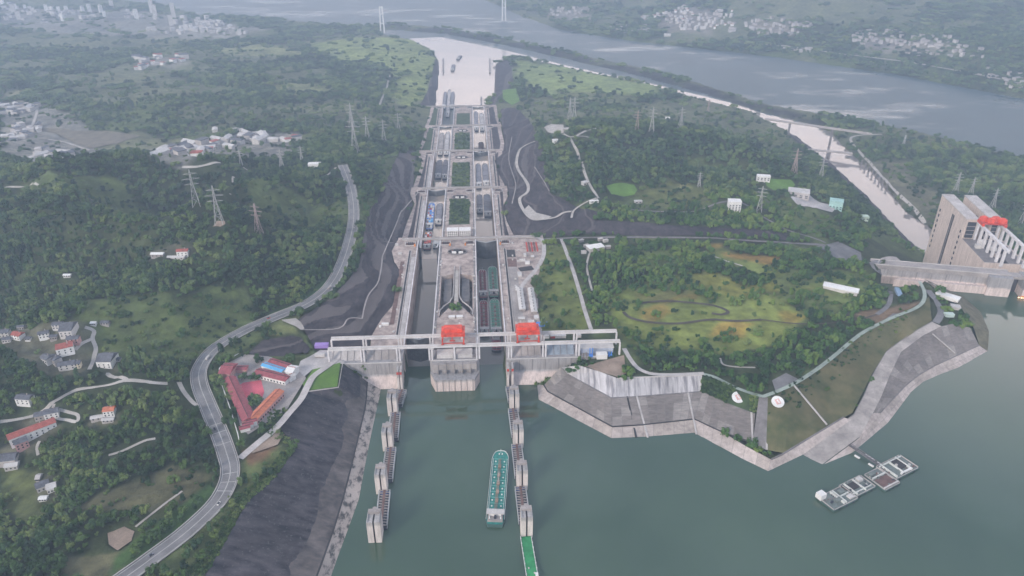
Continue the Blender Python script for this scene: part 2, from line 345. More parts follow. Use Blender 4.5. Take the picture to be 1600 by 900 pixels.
for x, y, z in [(-3500, 9000, 120), (-1500, 9300, 160), (500, 9300, 200), (2500, 9000, 320), (4500, 8500, 380), (6500, 8000, 300), (3000, 7000, 260), (4500, 6500, 300), (1500, 8000, 160), (-5000, 7000, 60), (-3000, 6800, 20), (-7000, 9000, 100), (3800, 5200, 200), (5000, 6000, 240), (9000, 8000, 300), (1200, 7000, 60)]: fix_pt(x, y, z, 1)
# long roads cut into the hillside
ROAD = [(150, 935, 36), (200, 900, 36), (240, 871, 37), (290, 833, 37), (333, 793, 38), (353, 763, 38), (360, 735, 38), (353, 705, 38), (340, 670, 38), (324, 632, 38), (312, 600, 38), (313, 575, 38), (335, 546, 39), (380, 518, 40), (430, 496, 41), (478, 476, 43), (512, 451, 45), (533, 417, 47), (548, 370, 49), (553, 330, 50), (547, 290, 51), (535, 258, 52)]
ROADW = PX(ROAD)
fix_line(ROADW, 2)
fix_line(PX([(375, 716, 37), (430, 672, 35), (470, 625, 34), (492, 590, 33.5), (530, 565, 33)]), 1)
for l in ([(350, 565, 36), (385, 678, 36), (440, 640, 35.5), (470, 590, 34.5), (440, 560, 36), (400, 560, 36), (350, 565, 36)],):
    q = PX(l); m = inside(q); H[m] = 35.3; FX[m] = True; fix_line(q, 1)
q = PX([(487, 577), (533, 566), (528, 605), (478, 612)], 33.2); m = inside(q); H[m] = 33; FX[m] = True
# strips: pairs of chains
def chain(a): return [W(*p) for p in a]
LIP_L = (chain([(574, 596, 8), (572, 625, 7), (570, 640, 7), (560, 682, 7), (548, 732, 7), (537, 775, 7), (522, 825, 7), (505, 873, 7), (493, 905, 7), (470, 955, 7)]),
         chain([(600, 599, -1.5), (596, 625, -1.5), (592, 640, -1.5), (583, 682, -1.5), (573, 735, -1.5), (565, 782, -1.5), (547, 830, -1.5), (531, 873, -1.5), (520, 905, -1.5), (500, 955, -1.5)]))
NET_L = (chain([(537, 570, 33), (530, 605, 33), (480, 613, 33), (432, 663, 34), (464, 700, 32), (432, 742, 33), (386, 785, 33), (350, 850, 32), (318, 903, 30), (285, 960, 28)]), LIP_L[0])
LIP_R = (chain([(850, 602, 6), (856, 612, 6), (957, 667, 6), (1005, 664, 6), (1085, 655, 6), (1130, 676, 6), (1165, 697, 6), (1205, 718, 6)]),
         chain([(838, 600, -1), (840, 626, -1), (955, 687, -1), (1005, 685, -1), (1085, 679, -1), (1125, 701, -1), (1160, 720, -1), (1200, 739, -1)]))
REV = (chain([(876, 573, 27), (887, 585, 18), (955, 622, 18), (995, 620, 18), (1097, 612, 18), (1140, 632, 18), (1180, 647, 18)]),
       chain([(850, 602, 6), (856, 612, 6), (957, 667, 6), (1005, 664, 6), (1085, 655, 6), (1130, 676, 6), (1176, 692, 6)]))
WHT = (chain([(905, 571, 32), (935, 580, 32), (965, 591, 32), (982, 590, 32), (1097, 586, 32)]),
       chain([(878, 574, 26), (887, 585, 18), (955, 622, 18), (995, 620, 18), (1097, 612, 18)]))
GRN = (chain([(1099, 587, 32), (1150, 607, 32), (1186, 619, 32)]), chain([(1097, 612, 18), (1140, 632, 18), (1180, 647, 18)]))
DRK = (chain([(1186, 619, 32), (1200, 618, 32)]), chain([(1176, 692, 6), (1197, 703, 6.5)]))
GRS = (chain([(1200, 618, 32), (1240, 601, 32), (1300, 560, 32), (1342, 525, 32), (1400, 495, 32), (1445, 470, 32)]),
       chain([(1197, 703, 6.5), (1226, 708, 8), (1290, 668, 8.5), (1332, 645, 9.5), (1362, 585, 15.8), (1386, 547, 20.8)]))
GRS2 = (chain([(1445, 470, 32), (1452, 462, 32)]), chain([(1386, 547, 20.8), (1456, 501, 29.8)]))
LIP_R2 = (chain([(1205, 718, 6), (1222, 710, 8), (1280, 675, 9), (1318, 652, 10)]), chain([(1200, 739, -1), (1253, 713, -1), (1300, 682, 3), (1330, 656, 7.5)]))
RAMP = (chain([(1456, 503, 29.6), (1425, 520, 25.2), (1384, 550, 20), (1364, 585, 15), (1349, 620, 11), (1334, 648, 8.5), (1300, 672, 5), (1251, 711, -.5)]),
        chain([(1471, 510, 29), (1443, 524, 24.8), (1408, 550, 19.6), (1391, 585, 14.6), (1377, 620, 10.6), (1364, 646, 7.8), (1343, 683, 4), (1275, 733, -1)]))
SL2 = (chain([(1516, 512, 20), (1488, 506, 28), (1471, 510, 28.8), (1443, 524, 24.6), (1408, 550, 19.4), (1391, 585, 14.4), (1377, 620, 10.4), (1364, 646, 7.6)]),
       chain([(1530, 540, 5), (1508, 550, 5), (1484, 561, 5), (1460, 572, 5), (1436, 586, 5), (1417, 601, 5), (1396, 623, 5), (1375, 646, 5)]))
QUAY = (chain([(1530, 540, 5), (1508, 550, 5), (1484, 561, 5), (1460, 572, 5), (1436, 586, 5), (1417, 601, 5), (1396, 623, 5), (1375, 646, 5), (1343, 683, 4), (1343, 684, 4)]),
        chain([(1545, 550, -1), (1521, 564, -1), (1498, 577, -1), (1470, 587, -1), (1444, 598, -1), (1424, 615, -1), (1406, 640, -1), (1388, 664, -1), (1330, 712, -1), (1276, 734, -1)]))
EARTH = (chain([(1530, 540, 5), (1522, 514, 17), (1500, 478, 26), (1470, 455, 30), (1444, 436, 32)]),
         chain([(1545, 550, -1), (1546, 518, -1), (1533, 488, -1), (1505, 464, -1), (1478, 452, -1)]))
# reservoir bed first, then strips on top
shore = [W(480, 1000)[:2], *[p[:2] for p in LIP_L[1][::-1]], W(628, 598)[:2], LP(-64, -60)[:2], LP(-64, -5)[:2], LP(205, -5)[:2], W(862, 597)[:2], *[p[:2] for p in LIP_R[1]], *[p[:2] for p in LIP_R2[1]], W(1275, 733)[:2],
         *[p[:2] for p in QUAY[1][::-1]], *[p[:2] for p in EARTH[1][1:]], (600, 1030), (1600, 840), (1600, 200), (-150, 200)]
m = inside(shore); H[m] = -6; FX[m] = True
STRIPS = [LIP_L, NET_L, LIP_R, REV, WHT, GRN, DRK, GRS, GRS2, LIP_R2, RAMP, SL2, QUAY, EARTH]
for a, b in STRIPS:
    for i in range(len(a)-1): fix_tri(a[i], a[i+1], b[i+1], -2.6); fix_tri(a[i], b[i+1], b[i], -2.6)
for l in (NET_L[0], WHT[0], GRN[0], GRS[0], [EARTH[0][-1], EARTH[0][-2]]): fix_line(l, 0, -.6)
# dam abutments and the ship-lift dam
m = inside([LP(-175, -40)[:2], LP(-64, -40)[:2], LP(-64, 0)[:2], LP(-175, 0)[:2]]); H[m] = 31; FX[m] = True
m = inside([LP(64, -40)[:2], LP(215, -40)[:2], LP(215, 0)[:2], LP(64, 0)[:2]]); H[m] = 31; FX[m] = True
m = inside([(560, 1046), (610, 1040), (1600, 845), (1600, 900), (620, 1100), (600, 1120)]); H[m] = -88; FX[m] = True
fix_line([(500, 1030, 33), (540, 1040, 33), (575, 1044, 33)], 1)
# water of the river and the two channels downstream
RIV = PX([(-200, -30), (0, -18), (150, -4), (245, 8), (330, 27), (420, 30), (500, 38), (560, 43), (620, 38), (700, 46), (800, 64), (900, 86), (1000, 108), (1100, 134), (1200, 166), (1350, 192), (1450, 212), (1600, 252), (1720, 285), (2000, 330), (2000, 250), (1720, 182), (1600, 155), (1400, 117), (1200, 88), (1000, 66), (880, 48), (810, 24), (770, 5), (700, -16), (500, -40), (200, -50)], ZD)
CHN = PX([(681, 168), (684, 140), (688, 96), (672, 76), (646, 64), (560, 48), (620, 46), (700, 53), (800, 73), (900, 96), (1032, 126), (1160, 160), (1200, 178), (1264, 191), (1296, 206), (1320, 232), (1348, 258), (1372, 276), (1392, 304), (1416, 332), (1440, 348), (1475, 372), (1470, 440), (1440, 395), (1400, 356), (1360, 312), (1304, 260), (1248, 216), (1212, 196), (1176, 177), (1104, 159), (1024, 136), (905, 111), (860, 101), (800, 90), (773, 100), (770, 148), (760, 158), (760, 168)], ZD)
RIVm = inside(RIV); CHNm = inside(CHN)
for q in (RIV, CHN): fix_line([(x, y, ZD+.5) for x, y, z in q+q[:1]], 0)
for mm in (RIVm, CHNm): H[mm] = ZD-4; FX[mm] = True
wat = RIVm | CHNm; dl = wat.copy()
for r_ in range(2):
    P = np.pad(dl, 1); dl = P[:-2, 1:-1] | P[2:, 1:-1] | P[1:-1, :-2] | P[1:-1, 2:] | dl
    ring = dl & ~wat & ((np.abs(toL(GX, GY)[0]) > 75) | (toL(GX, GY)[1] > 1700)); H[ring & ~FX] = ZD+(4 if r_ == 0 else 10); FX |= ring
fix_line(PX([(600, 42), (700, 50), (800, 69), (900, 91), (1000, 114), (1100, 141), (1190, 169), (1290, 196)], ZD+7), 0)
# lock flight
sG, tG = toL(GX, GY)
for k, (t0, t1, z) in enumerate(STG):
    for side, outp in ((-1, OUT_L[k]), (1, OUT_R[k])):
        o = [W(x, y, z) for x, y in outp]
        ts = [toL(p[0], p[1])[1] for p in o]
        s0_ = toL(o[0][0], o[0][1])[0]; pl = ([LP(s0_, t0)[:2]] if ts[0] > t0+3 else [])+[p[:2] for p in o]+[LP(side*60, max(t1, max(ts)))[:2], LP(side*60, t0)[:2]]
        m = inside(pl) & (tG <= t1+4); H[m] = z-2.5; FX[m] = True
        fix_line([(p[0], p[1], z-.3) for p in o if toL(p[0], p[1])[1] < t1+10], 0)
    m = (np.abs(sG) < 68) & (tG > t0) & (tG <= t1); H[m] = min(WL[k], WR[k])-9; FX[m] = True
m = (np.abs(sG) < 75) & (tG > 1575) & (tG < 1660); H[m] = ZD-4; FX[m] = True
# harmonic fill, coarse to fine
def relax(Z, F, V, it):
    for _ in range(it):
        P = np.pad(Z, 1, mode='edge'); A = (P[:-2, 1:-1]+P[2:, 1:-1]+P[1:-1, :-2]+P[1:-1, 2:])/4
        Z = np.where(F, V, Z+(A-Z)*1.0)
    return Z
Z = None
for st in (16, 8, 4, 2, 1):
    ni, nj = -(-NI//st), -(-NJ//st)
    cnt = np.zeros((ni, nj)); sm = np.zeros((ni, nj)); I, J = np.nonzero(FX)
    np.add.at(cnt, (I//st, J//st), 1); np.add.at(sm, (I//st, J//st), H[I, J])
    F = cnt > 0; V = np.where(F, sm/np.maximum(cnt, 1), 0)
    if Z is None: Z = np.where(F, V, V[F].mean())
    else: Z = np.repeat(np.repeat(Z, 2, 0), 2, 1)[:ni, :nj]
    Z = relax(Z, F, V, {16: 1500, 8: 500, 4: 250, 2: 120, 1: 50}[st])
# soften the cones at single survey points, then add hills
def lat(ix, iy, seed):
    h = (ix.astype(np.int64)*374761393+iy.astype(np.int64)*668265263+seed*1442695041) & 0x7fffffff
    h = ((h ^ (h >> 13))*1274126177) & 0x7fffffff; return ((h ^ (h >> 16)) & 0xffff)/65535.0
def vnoise(x, y, seed=0):
    ix = np.floor(x); iy = np.floor(y); fx = x-ix; fy = y-iy; fx = fx*fx*(3-2*fx); fy = fy*fy*(3-2*fy)
    a = lat(ix, iy, seed); b = lat(ix+1, iy, seed); c = lat(ix, iy+1, seed); d = lat(ix+1, iy+1, seed)
    return (a*(1-fx)+b*fx)*(1-fy)+(c*(1-fx)+d*fx)*fy
def fbm(x, y, L0, o=4, seed=0):
    r = 0; a = 1; tot = 0
    for k in range(o): r = r+a*(vnoise(x/L0+37.1*k, y/L0-11.7*k, seed+k)-.5); tot += a; a *= .5; L0 /= 2.1
    return r/tot*2
SPm = np.zeros_like(FX)
for px, py, z in SP:
    x, y, _ = W(px, py, z); i, j = gidx(x, y); i = int(round(i)); j = int(round(j))
    if 0 <= i < NI and 0 <= j < NJ: SPm[i, j] = True
hard = FX & ~SPm
for _ in range(60):
    P = np.pad(Z, 1, mode='edge'); A = (P[:-2, 1:-1]+P[2:, 1:-1]+P[1:-1, :-2]+P[1:-1, 2:])/4; Z = np.where(hard, H, A)
D = np.where(hard, 0, 99.0)
for k in range(26):
    P = np.pad(D, 1, mode='edge'); D = np.minimum(D, 1+np.minimum(np.minimum(P[:-2, 1:-1], P[2:, 1:-1]), np.minimum(P[1:-1, :-2], P[1:-1, 2:])))
Wt = np.clip((D-1)/22, 0, 1)
amp = np.where(GX < -150, 11, 6)+np.clip((GY-900)/3000, 0, 1)*12
far = np.clip((GY-4700)/1200, 0, 1); farR = np.clip((GX-700-(GY-4000)*.0)/900, 0, 1)*np.clip((GY-3300)/900, 0, 1)
n1 = fbm(GX, GY, 210, 4, 3); n2 = 1-np.abs(fbm(GX, GY, 900, 5, 9))*2
park = inside(PX([(850, 372), (1260, 380), (1450, 440), (1440, 480), (1190, 620), (980, 590), (850, 540)], 34))
Z = Z+Wt*(n1*amp*np.where(park, .35, 1.25)+np.maximum(far, farR)*(n2*170+60))
left_hill = np.exp(-(((GX+560)/420)**4+((GY-1020)/400)**4)); rdg = 1-np.abs(fbm(GX, GY, 300, 4, 77))*2.4
right_hill = np.exp(-(((GX-330)/380)**4+((GY-1560)/300)**4))
Z = Z+Wt*left_hill*((rdg-.45)*62)+Wt*right_hill*((rdg-.4)*44)
H = Z
def ground(x, y):
    i, j = gidx(x, y); i = min(max(i, 0), NI-1.001); j = min(max(j, 0), NJ-1.001); a = int(i); b = int(j); fi = i-a; fj = j-b
    return float((H[a, b]*(1-fj)+H[a, b+1]*fj)*(1-fi)+(H[a+1, b]*(1-fj)+H[a+1, b+1]*fj)*fi)
def groundv(x, y):
    x = np.asarray(x, float); y = np.asarray(y, float)
    i = np.clip(np.log(np.maximum(y, Y0)/Y0)/G, 0, NI-1.001); j = np.clip((x/np.maximum(y, 1)+U)/DU, 0, NJ-1.001)
    a = i.astype(int); b = j.astype(int); fi = i-a; fj = j-b
    return (H[a, b]*(1-fj)+H[a, b+1]*fj)*(1-fi)+(H[a+1, b]*(1-fj)+H[a+1, b+1]*fj)*fi
ST_ = 260*np.exp(np.arange(1100)*.0034)
def hit(px, py):
    """first place where the sight line meets the ground"""
    a = (px-800)/F_PX; b = (450-py)/F_PX; d = np.array([a, cos(PITCH)+b*sin(PITCH), -sin(PITCH)+b*cos(PITCH)]); d = d/d[1]
    y = ST_; x = d[0]*y; z = CAM_H+d[2]*y; g = groundv(x, y); k = np.nonzero(g >= z)[0]
    if len(k) == 0: return (float(x[-1]), float(y[-1]), float(g[-1]))
    k = max(k[0], 1); lo, hi = y[k-1], y[k]
    for _ in range(18):
        mid = (lo+hi)/2
        if ground(d[0]*mid, mid) >= CAM_H+d[2]*mid: hi = mid
        else: lo = mid
    return (d[0]*hi, hi, ground(d[0]*hi, hi))
def HP(l): return [hit(*p[:2]) for p in l]
def dense(pts, step, close=True):
    out = []; n = len(pts)
    for i in range(n if close else n-1):
        p = pts[i]; q = pts[(i+1) % n]; k = max(1, int(hypot(q[0]-p[0], q[1]-p[1])/step))
        for a in range(k): out.append(tuple(p[c]+(q[c]-p[c])*a/k for c in range(len(p))))
    if not close: out.append(pts[-1])
    return out
LOWER = np.zeros((NI, NJ))
KEEP = []
def drape(name, poly, m, sp, off=.4, terr=0, lower=2.2, wob=0, parent=None):
    if name in ('grass_field', 'paved_yard', 'viewing_apron', 'lawn', 'car_park', 'terrace', 'bare_ground'): KEEP.append([p[:2] for p in poly])
    """a sheet with the outline poly laid on the ground"""
    P = dense([p[:2] for p in poly], sp); n = len(P)
    if wob: P = [(x+wob*float(fbm(np.array(x), np.array(y), sp*5, 2, 71)), y+wob*float(fbm(np.array(x), np.array(y), sp*5, 2, 72))) for x, y in P]
    xs = [p[0] for p in P]; ys = [p[1] for p in P]
    gx, gy_ = np.meshgrid(np.arange(min(xs), max(xs), sp), np.arange(min(ys), max(ys), sp)); gx = gx.ravel(); gy_ = gy_.ravel()
    gx = gx+rng.uniform(-.25, .25, gx.shape)*sp; gy_ = gy_+rng.uniform(-.25, .25, gy_.shape)*sp
    k = inside(P, gx, gy_); V = [Vector(p) for p in P]+[Vector((a, b)) for a, b in zip(gx[k], gy_[k])]
    vo, eo, fo, *_ = geometry.delaunay_2d_cdt(V, [(i, (i+1) % n) for i in range(n)], [], 1, 1e-4)
    vx = np.array([v.x for v in vo]); vy = np.array([v.y for v in vo]); vz = groundv(vx, vy)
    if terr:
        f = vz/terr; b = np.floor(f); r = f-b; vz = terr*(b+np.clip((r-.3)/.55, 0, 1))+.3
    me = bpy.data.meshes.new(name); me.from_pydata(list(zip(vx.tolist(), vy.tolist(), (vz+off).tolist())), [], [tuple(f) for f in fo]); me.materials.append(m)
    me.polygons.foreach_set('use_smooth', [not terr]*len(me.polygons))
    o = bpy.data.objects.new(name, me); link(o, parent)
    if lower:
        mm = inside(P); LOWER[mm] = np.maximum(LOWER[mm], lower+(terr*.6 if terr else 0))
    return o
def ribbon_pts(pts, wd):
    L_, R_ = [], []
    for i, p in enumerate(pts):
        a = pts[max(i-1, 0)]; b = pts[min(i+1, len(pts)-1)]; d = Vector((b[0]-a[0], b[1]-a[1])); d.normalize()
        L_.append((p[0]-d.y*wd/2, p[1]+d.x*wd/2, p[2])); R_.append((p[0]+d.y*wd/2, p[1]-d.x*wd/2, p[2]))
    return L_, R_
def smooth(pts, n=4):
    out = []
    for i in range(len(pts)-1):
        p0 = pts[max(i-1, 0)]; p1 = pts[i]; p2 = pts[i+1]; p3 = pts[min(i+2, len(pts)-1)]
        for k in range(n):
            t = k/n; out.append(tuple(.5*(2*p1[c]+(p2[c]-p0[c])*t+(2*p0[c]-5*p1[c]+4*p2[c]-p3[c])*t*t+(3*p1[c]-p0[c]-3*p2[c]+p3[c])*t**3) for c in range(3)))
    out.append(tuple(pts[-1])); return out
def ribbon(name, pts, wd, m, off=.3, follow=True, thick=0, parent=None, lower=0):
    """a road or path; follow = lies on the ground (else keeps its own heights)"""
    L_, R_ = ribbon_pts(pts, wd); v = []; f = []
    for l, r in zip(L_, R_):
        for p in (l, r): v.append((p[0], p[1], (max(ground(p[0], p[1]), p[2]-.5) if follow else p[2])+off))
    n = len(L_)
    mb = MB(); mb.v = v; mb.f = [(2*i, 2*i+1, 2*i+3, 2*i+2) for i in range(n-1)]
    if thick:
        mb.v += [(x, y, z-thick) for x, y, z in v]
        mb.f += [(2*i+2*n, 2*i+2*n+2, 2*i+2, 2*i) for i in range(n-1)]+[(2*i+1, 2*i+3, 2*i+3+2*n, 2*i+1+2*n) for i in range(n-1)]
    o = mb.build(name, m, parent)
    if lower:
        pl = [p[:2] for p in L_]+[p[:2] for p in R_[::-1]]; mm = inside(pl); LOWER[mm] = np.maximum(LOWER[mm], lower)
    return o
def slabs(parent, a, b, mats, wd, rows, gap=.35, th=.5, off=.12, name='slab', seed=3):
    """concrete slabs laid between two chains, each its own piece"""
    r = random.Random(seed); w0 = Vector(parent.location)
    for i in range(len(a)-1):
        Ln = (hypot(a[i+1][0]-a[i][0], a[i+1][1]-a[i][1])+hypot(b[i+1][0]-b[i][0], b[i+1][1]-b[i][1]))/2; n = max(1, round(Ln/wd))
        wv = (Vector(b[i])-Vector(a[i])).length
        if Ln < 3 or wv < 3: continue
        P = lambda u, v: (Vector(a[i])*(1-u)+Vector(a[i+1])*u)*(1-v)+(Vector(b[i])*(1-u)+Vector(b[i+1])*u)*v
        for k in range(n):
            for j in range(rows):
                gu, gv = gap/Ln/2, gap/wv/2; u0, u1, v0, v1 = k/n+gu, (k+1)/n-gu, j/rows+gv, (j+1)/rows-gv; h = off+r.uniform(0, .18)
                q = [P(u0, v0), P(u1, v0), P(u1, v1), P(u0, v1)]; o0 = q[0].copy(); mb = MB()
                mb.add([p-o0+Vector((0, 0, h)) for p in q]+[p-o0+Vector((0, 0, h-th)) for p in q], [(0, 1, 2, 3), (7, 6, 5, 4), (0, 4, 5, 1), (1, 5, 6, 2), (2, 6, 7, 3), (3, 7, 4, 0)])
                o = mb.build(name, mats[min(len(mats)-1, int(r.random()**1.6*len(mats)))], parent); o.location = o0-w0
def strip(name, a, b, m, n=6, k=3, off=0, parent=None, kind='structure'):
    v = []; f = []
    A = []; B = []
    for i in range(len(a)-1):
        for q in range(n): t = q/n; A.append([a[i][c]+(a[i+1][c]-a[i][c])*t for c in range(3)]); B.append([b[i][c]+(b[i+1][c]-b[i][c])*t for c in range(3)])
    A.append(list(a[-1])); B.append(list(b[-1])); N = len(A)
    for p, q in zip(A, B):
        for r in range(k+1): t = r/k; v.append([p[c]+(q[c]-p[c])*t+(off if c == 2 else 0) for c in range(3)])
    f = [(i*(k+1)+r, i*(k+1)+r+1, (i+1)*(k+1)+r+1, (i+1)*(k+1)+r) for i in range(N-1) for r in range(k)]
    mb = MB(); mb.v = [tuple(p) for p in v]; mb.f = f
    o = mb.build(name, m, parent)
    if kind: o['kind'] = kind
    return o

# ------------------------------------------------------------------ roads, slopes, lawns (the setting)
def structure(o): o['kind'] = 'structure'; return o
road_pts = smooth(ROADW, 6)
structure(ribbon('road', road_pts, 17, m_asph, .55, follow=False, lower=1.2))
dens = dense(road_pts, 9, False)
mk = structure(ribbon('road_markings', road_pts, .9, m_mark, .57, follow=False))
for off, nm in ((7.2, 'road_edge_line'), (-7.2, 'road_edge_line')):
    L_, R_ = ribbon_pts(road_pts, 14.4); structure(ribbon(nm, L_ if off > 0 else R_, .6, m_mark, .57, follow=False))
for k in (14, 16, 18, 26, 28, 30):      # joints across the bend
    p = hit(*[(332, 664), (336, 680), (341, 697), (357, 738), (354, 752), (349, 766)][[14, 16, 18, 26, 28, 30].index(k)])
    i = min(range(len(road_pts)), key=lambda q: hypot(road_pts[q][0]-p[0], road_pts[q][1]-p[1])); a, b = road_pts[i-1], road_pts[i+1]; d = Vector((b[0]-a[0], b[1]-a[1])).normalized()
    c = road_pts[i]; mb = MB(); mb.box((0, 0, 0), (14, .8, .03)); o = mb.build('road_joint', m_mark, None, (c[0], c[1], c[2]+.56), atan2(d.x, -d.y)+0); o['kind'] = 'structure'
# parapets each side with posts
for side, sgn in (('L', 1), ('R', -1)):
    L_, R_ = ribbon_pts(road_pts, 18); e = (L_ if sgn > 0 else R_); e = e[:len(e)]
    t = thing('road_parapet', 'low pale parapet along the %s edge of the curving hillside road' % ('left, hill-side' if sgn > 0 else 'right, lock-side'), 'parapet', e[0], 0, 'parapets of the hillside road')
    mb = MB()
    for p, q in zip(e, e[1:]): mb.bar((p[0]-e[0][0], p[1]-e[0][1], p[2]-e[0][2]+1.1), (q[0]-e[0][0], q[1]-e[0][1], q[2]-e[0][2]+1.1), .6, 1.0)
    mb.build('rail', m_conc_l, t)
PATHS = []
def path(pts, wd, m=m_path, name='path', n=5, off=.8):
    q_ = smooth(pts, n); PATHS.append((q_, wd)); return structure(ribbon(name, q_, wd, m, off))
LOWER_N = []
q = [(375, 717), (400, 695), (432, 668), (452, 645), (470, 624), (480, 605), (490, 588), (512, 572), (530, 558), (545, 548)]
path([W(x, y, 37-3.7*i/9) for i, (x, y) in enumerate(q)], 8, m_conc_l, 'access_road')
# village lanes
for l, wd in (([(280, 598), (287, 612), (300, 628), (308, 634)], 5), ([(0, 660), (60, 648), (85, 628), (120, 610), (165, 603), (200, 595), (235, 598), (262, 600)], 5), ([(198, 594), (172, 588), (168, 585)], 5), ([(140, 578), (147, 560), (150, 545), (145, 530), (147, 518), (133, 512)], 4.5), ([(146, 530), (128, 538), (118, 548)], 4),
              ([(85, 632), (82, 645), (92, 655), (118, 660), (122, 650), (108, 645), (92, 641)], 3.5), ([(170, 712), (190, 706), (225, 690), (243, 686)], 3), ([(212, 824), (255, 790), (285, 768)], 2.5), ([(60, 712), (58, 700), (62, 690)], 3),
              ([(0, 215), (40, 208), (55, 185), (58, 170)], 7), ([(75, 218), (100, 222), (140, 235)], 6), ([(0, 295), (30, 293), (60, 290)], 4), ([(285, 262), (305, 262), (325, 258), (345, 255)], 5), ([(525, 262), (510, 275), (500, 278)], 4), ([(380, 262), (400, 272), (430, 268), (445, 262)], 4), ([(360, 305), (364, 290), (367, 278)], 3)):
    path(HP(l), wd)
path(HP([(877, 374), (885, 395), (896, 425), (905, 455), (915, 490), (925, 520)]), 5.5, m_conc_l, 'park_road')
path(HP([(927, 385), (920, 400), (917, 420), (925, 455)]), 3)
path(HP([(975, 545), (985, 562), (1000, 578), (1030, 586), (1100, 584)]), 5.5, m_conc_l, 'promenade')
path([W(x, y, 33) for x, y in [(1100, 585), (1118, 590), (1150, 606), (1186, 618), (1200, 617), (1240, 600), (1272, 580), (1300, 559), (1342, 524), (1372, 507), (1400, 494), (1430, 482), (1443, 470), (1444, 455), (1437, 440)]], 5, M('green_grey_promenade', (.30, .35, .31)), 'promenade')
path(HP([(848, 374), (900, 372), (1000, 371), (1100, 372), (1200, 378), (1290, 384)]), 6, m_conc_d, 'hill_foot_road')
path(HP([(985, 328), (1040, 331), (1090, 330), (1110, 322), (1130, 316), (1160, 318), (1190, 338), (1230, 360), (1290, 380)]), 4.5, m_conc_d, 'hill_road')
path(HP([(935, 310), (925, 295), (915, 275), (905, 250), (897, 228), (890, 215)]), 5, m_path, 'hill_road')
path(HP([(853, 198), (860, 207), (880, 210), (895, 214), (915, 205), (938, 200)]), 6, m_path, 'terrace_path'); path(HP([(902, 213), (920, 215), (934, 220), (918, 228)]), 5, m_path, 'terrace_path')
path(HP([(1100, 393), (1125, 405), (1160, 416)]), 3.5); path(HP([(1125, 560), (1130, 570), (1150, 574), (1180, 575)]), 2.5)
path(HP([(1360, 412), (1375, 430), (1388, 445), (1392, 460), (1387, 478), (1370, 492)]), 6, m_asph, 'access_road')
path(HP([(1425, 440), (1450, 455), (1465, 475), (1470, 490), (1462, 505)]), 9, m_asph, 'access_road')
m_track = M('dark_track', (.075, .065, .05), amt=.35)
path(HP([(1000, 474), (1035, 471), (1075, 473), (1115, 478), (1137, 487), (1128, 492), (1112, 490)]), 5, m_track, 'dark_track')
path(HP([(974, 488), (985, 497), (1015, 504), (1060, 506), (1110, 500), (1150, 502), (1190, 500)]), 5, m_track, 'dark_track')
path(HP([(1190, 500), (1240, 506), (1290, 506), (1340, 500), (1370, 492)]), 2.5, m_track, 'dark_track')
path(HP([(610, 118), (605, 135), (598, 152), (592, 168)]), 6)
structure(ribbon('shore_road', smooth([hit(*p) for p in ((860, 50), (900, 57), (1000, 71), (1100, 80), (1200, 93), (1300, 106), (1400, 121), (1500, 140), (1600, 161), (1650, 172))], 5), 16, M('shore_strip_pale', (.40, .34, .31)), 1.5))
structure(ribbon('shore_road', smooth([hit(*p) for p in ((1190, 70), (1300, 83), (1420, 98), (1520, 116), (1600, 132))], 5), 12, m_path, 2.5))
structure(drape('junction_paving', HP([(1275, 385), (1310, 378), (1345, 395), (1378, 408), (1372, 418), (1340, 412), (1300, 400)]), m_asph, 6, .6))
path(HP([(1378, 210), (1330, 215), (1345, 240), (1365, 262), (1400, 300), (1445, 350)]), 7, m_path, 'canal_bank_road')
# lawns and courts
lawn_w = m_lawn
structure(drape('lawn', PX([(489, 578), (532, 567), (527, 604), (478, 611), (473, 602)], 33), m_lawn, 4, .5))
for l in ([(948, 291), (958, 288), (990, 288), (996, 297), (992, 304), (955, 304)], [(1195, 284), (1210, 280), (1235, 281), (1242, 289), (1232, 297), (1210, 298), (1198, 292)], [(785, 141), (806, 138), (812, 158), (800, 165), (786, 155)]):
    structure(drape('grass_field', HP(l), m_lawn, 6, .6, wob=2))
structure(drape('car_park', HP([(1206, 595), (1228, 583), (1252, 597), (1212, 612)]), m_asph, 5, .5))
structure(drape('car_park', HP([(1372, 508), (1395, 490), (1410, 492), (1392, 502)]), m_asph, 5, .5))
structure(drape('bare_ground', HP([(170, 832), (195, 822), (210, 830), (208, 845), (185, 860), (172, 850)]), m_soil, 4, .4, wob=2))
structure(drape('bare_ground', HP([(405, 685), (430, 672), (445, 680), (435, 695), (395, 708)]), m_soil, 4, .4, wob=2))
structure(drape('bare_ground', HP([(440, 500), (462, 497), (480, 512), (470, 515), (450, 505)]), m_path, 4, .4, wob=2))
structure(drape('bare_ground', HP([(60, 200), (150, 205), (220, 212), (180, 225), (140, 232), (100, 215)]), M('field_soil', (.17, .15, .115)), 14, .5, wob=6))
structure(drape('paved_yard', HP([(1235, 308), (1262, 302), (1310, 325), (1300, 332), (1270, 325)]), m_conc_l, 8, .6))
structure(drape('school_yard', PX([(352, 570), (384, 555), (420, 558), (470, 575), (478, 590), (448, 640), (388, 680), (375, 665)], 35.3), m_conc, 6, .35))
structure(drape('dam_yard', PX([(470, 566), (500, 545), (520, 546), (540, 566), (488, 578), (476, 590), (465, 580)], 33), m_conc_l, 6, .4))
structure(drape('pink_court', PX([(372, 604), (380, 598), (408, 594), (413, 612), (410, 622), (398, 618), (385, 622), (380, 612)], 35.6), m_pink, 5, .45, lower=0))
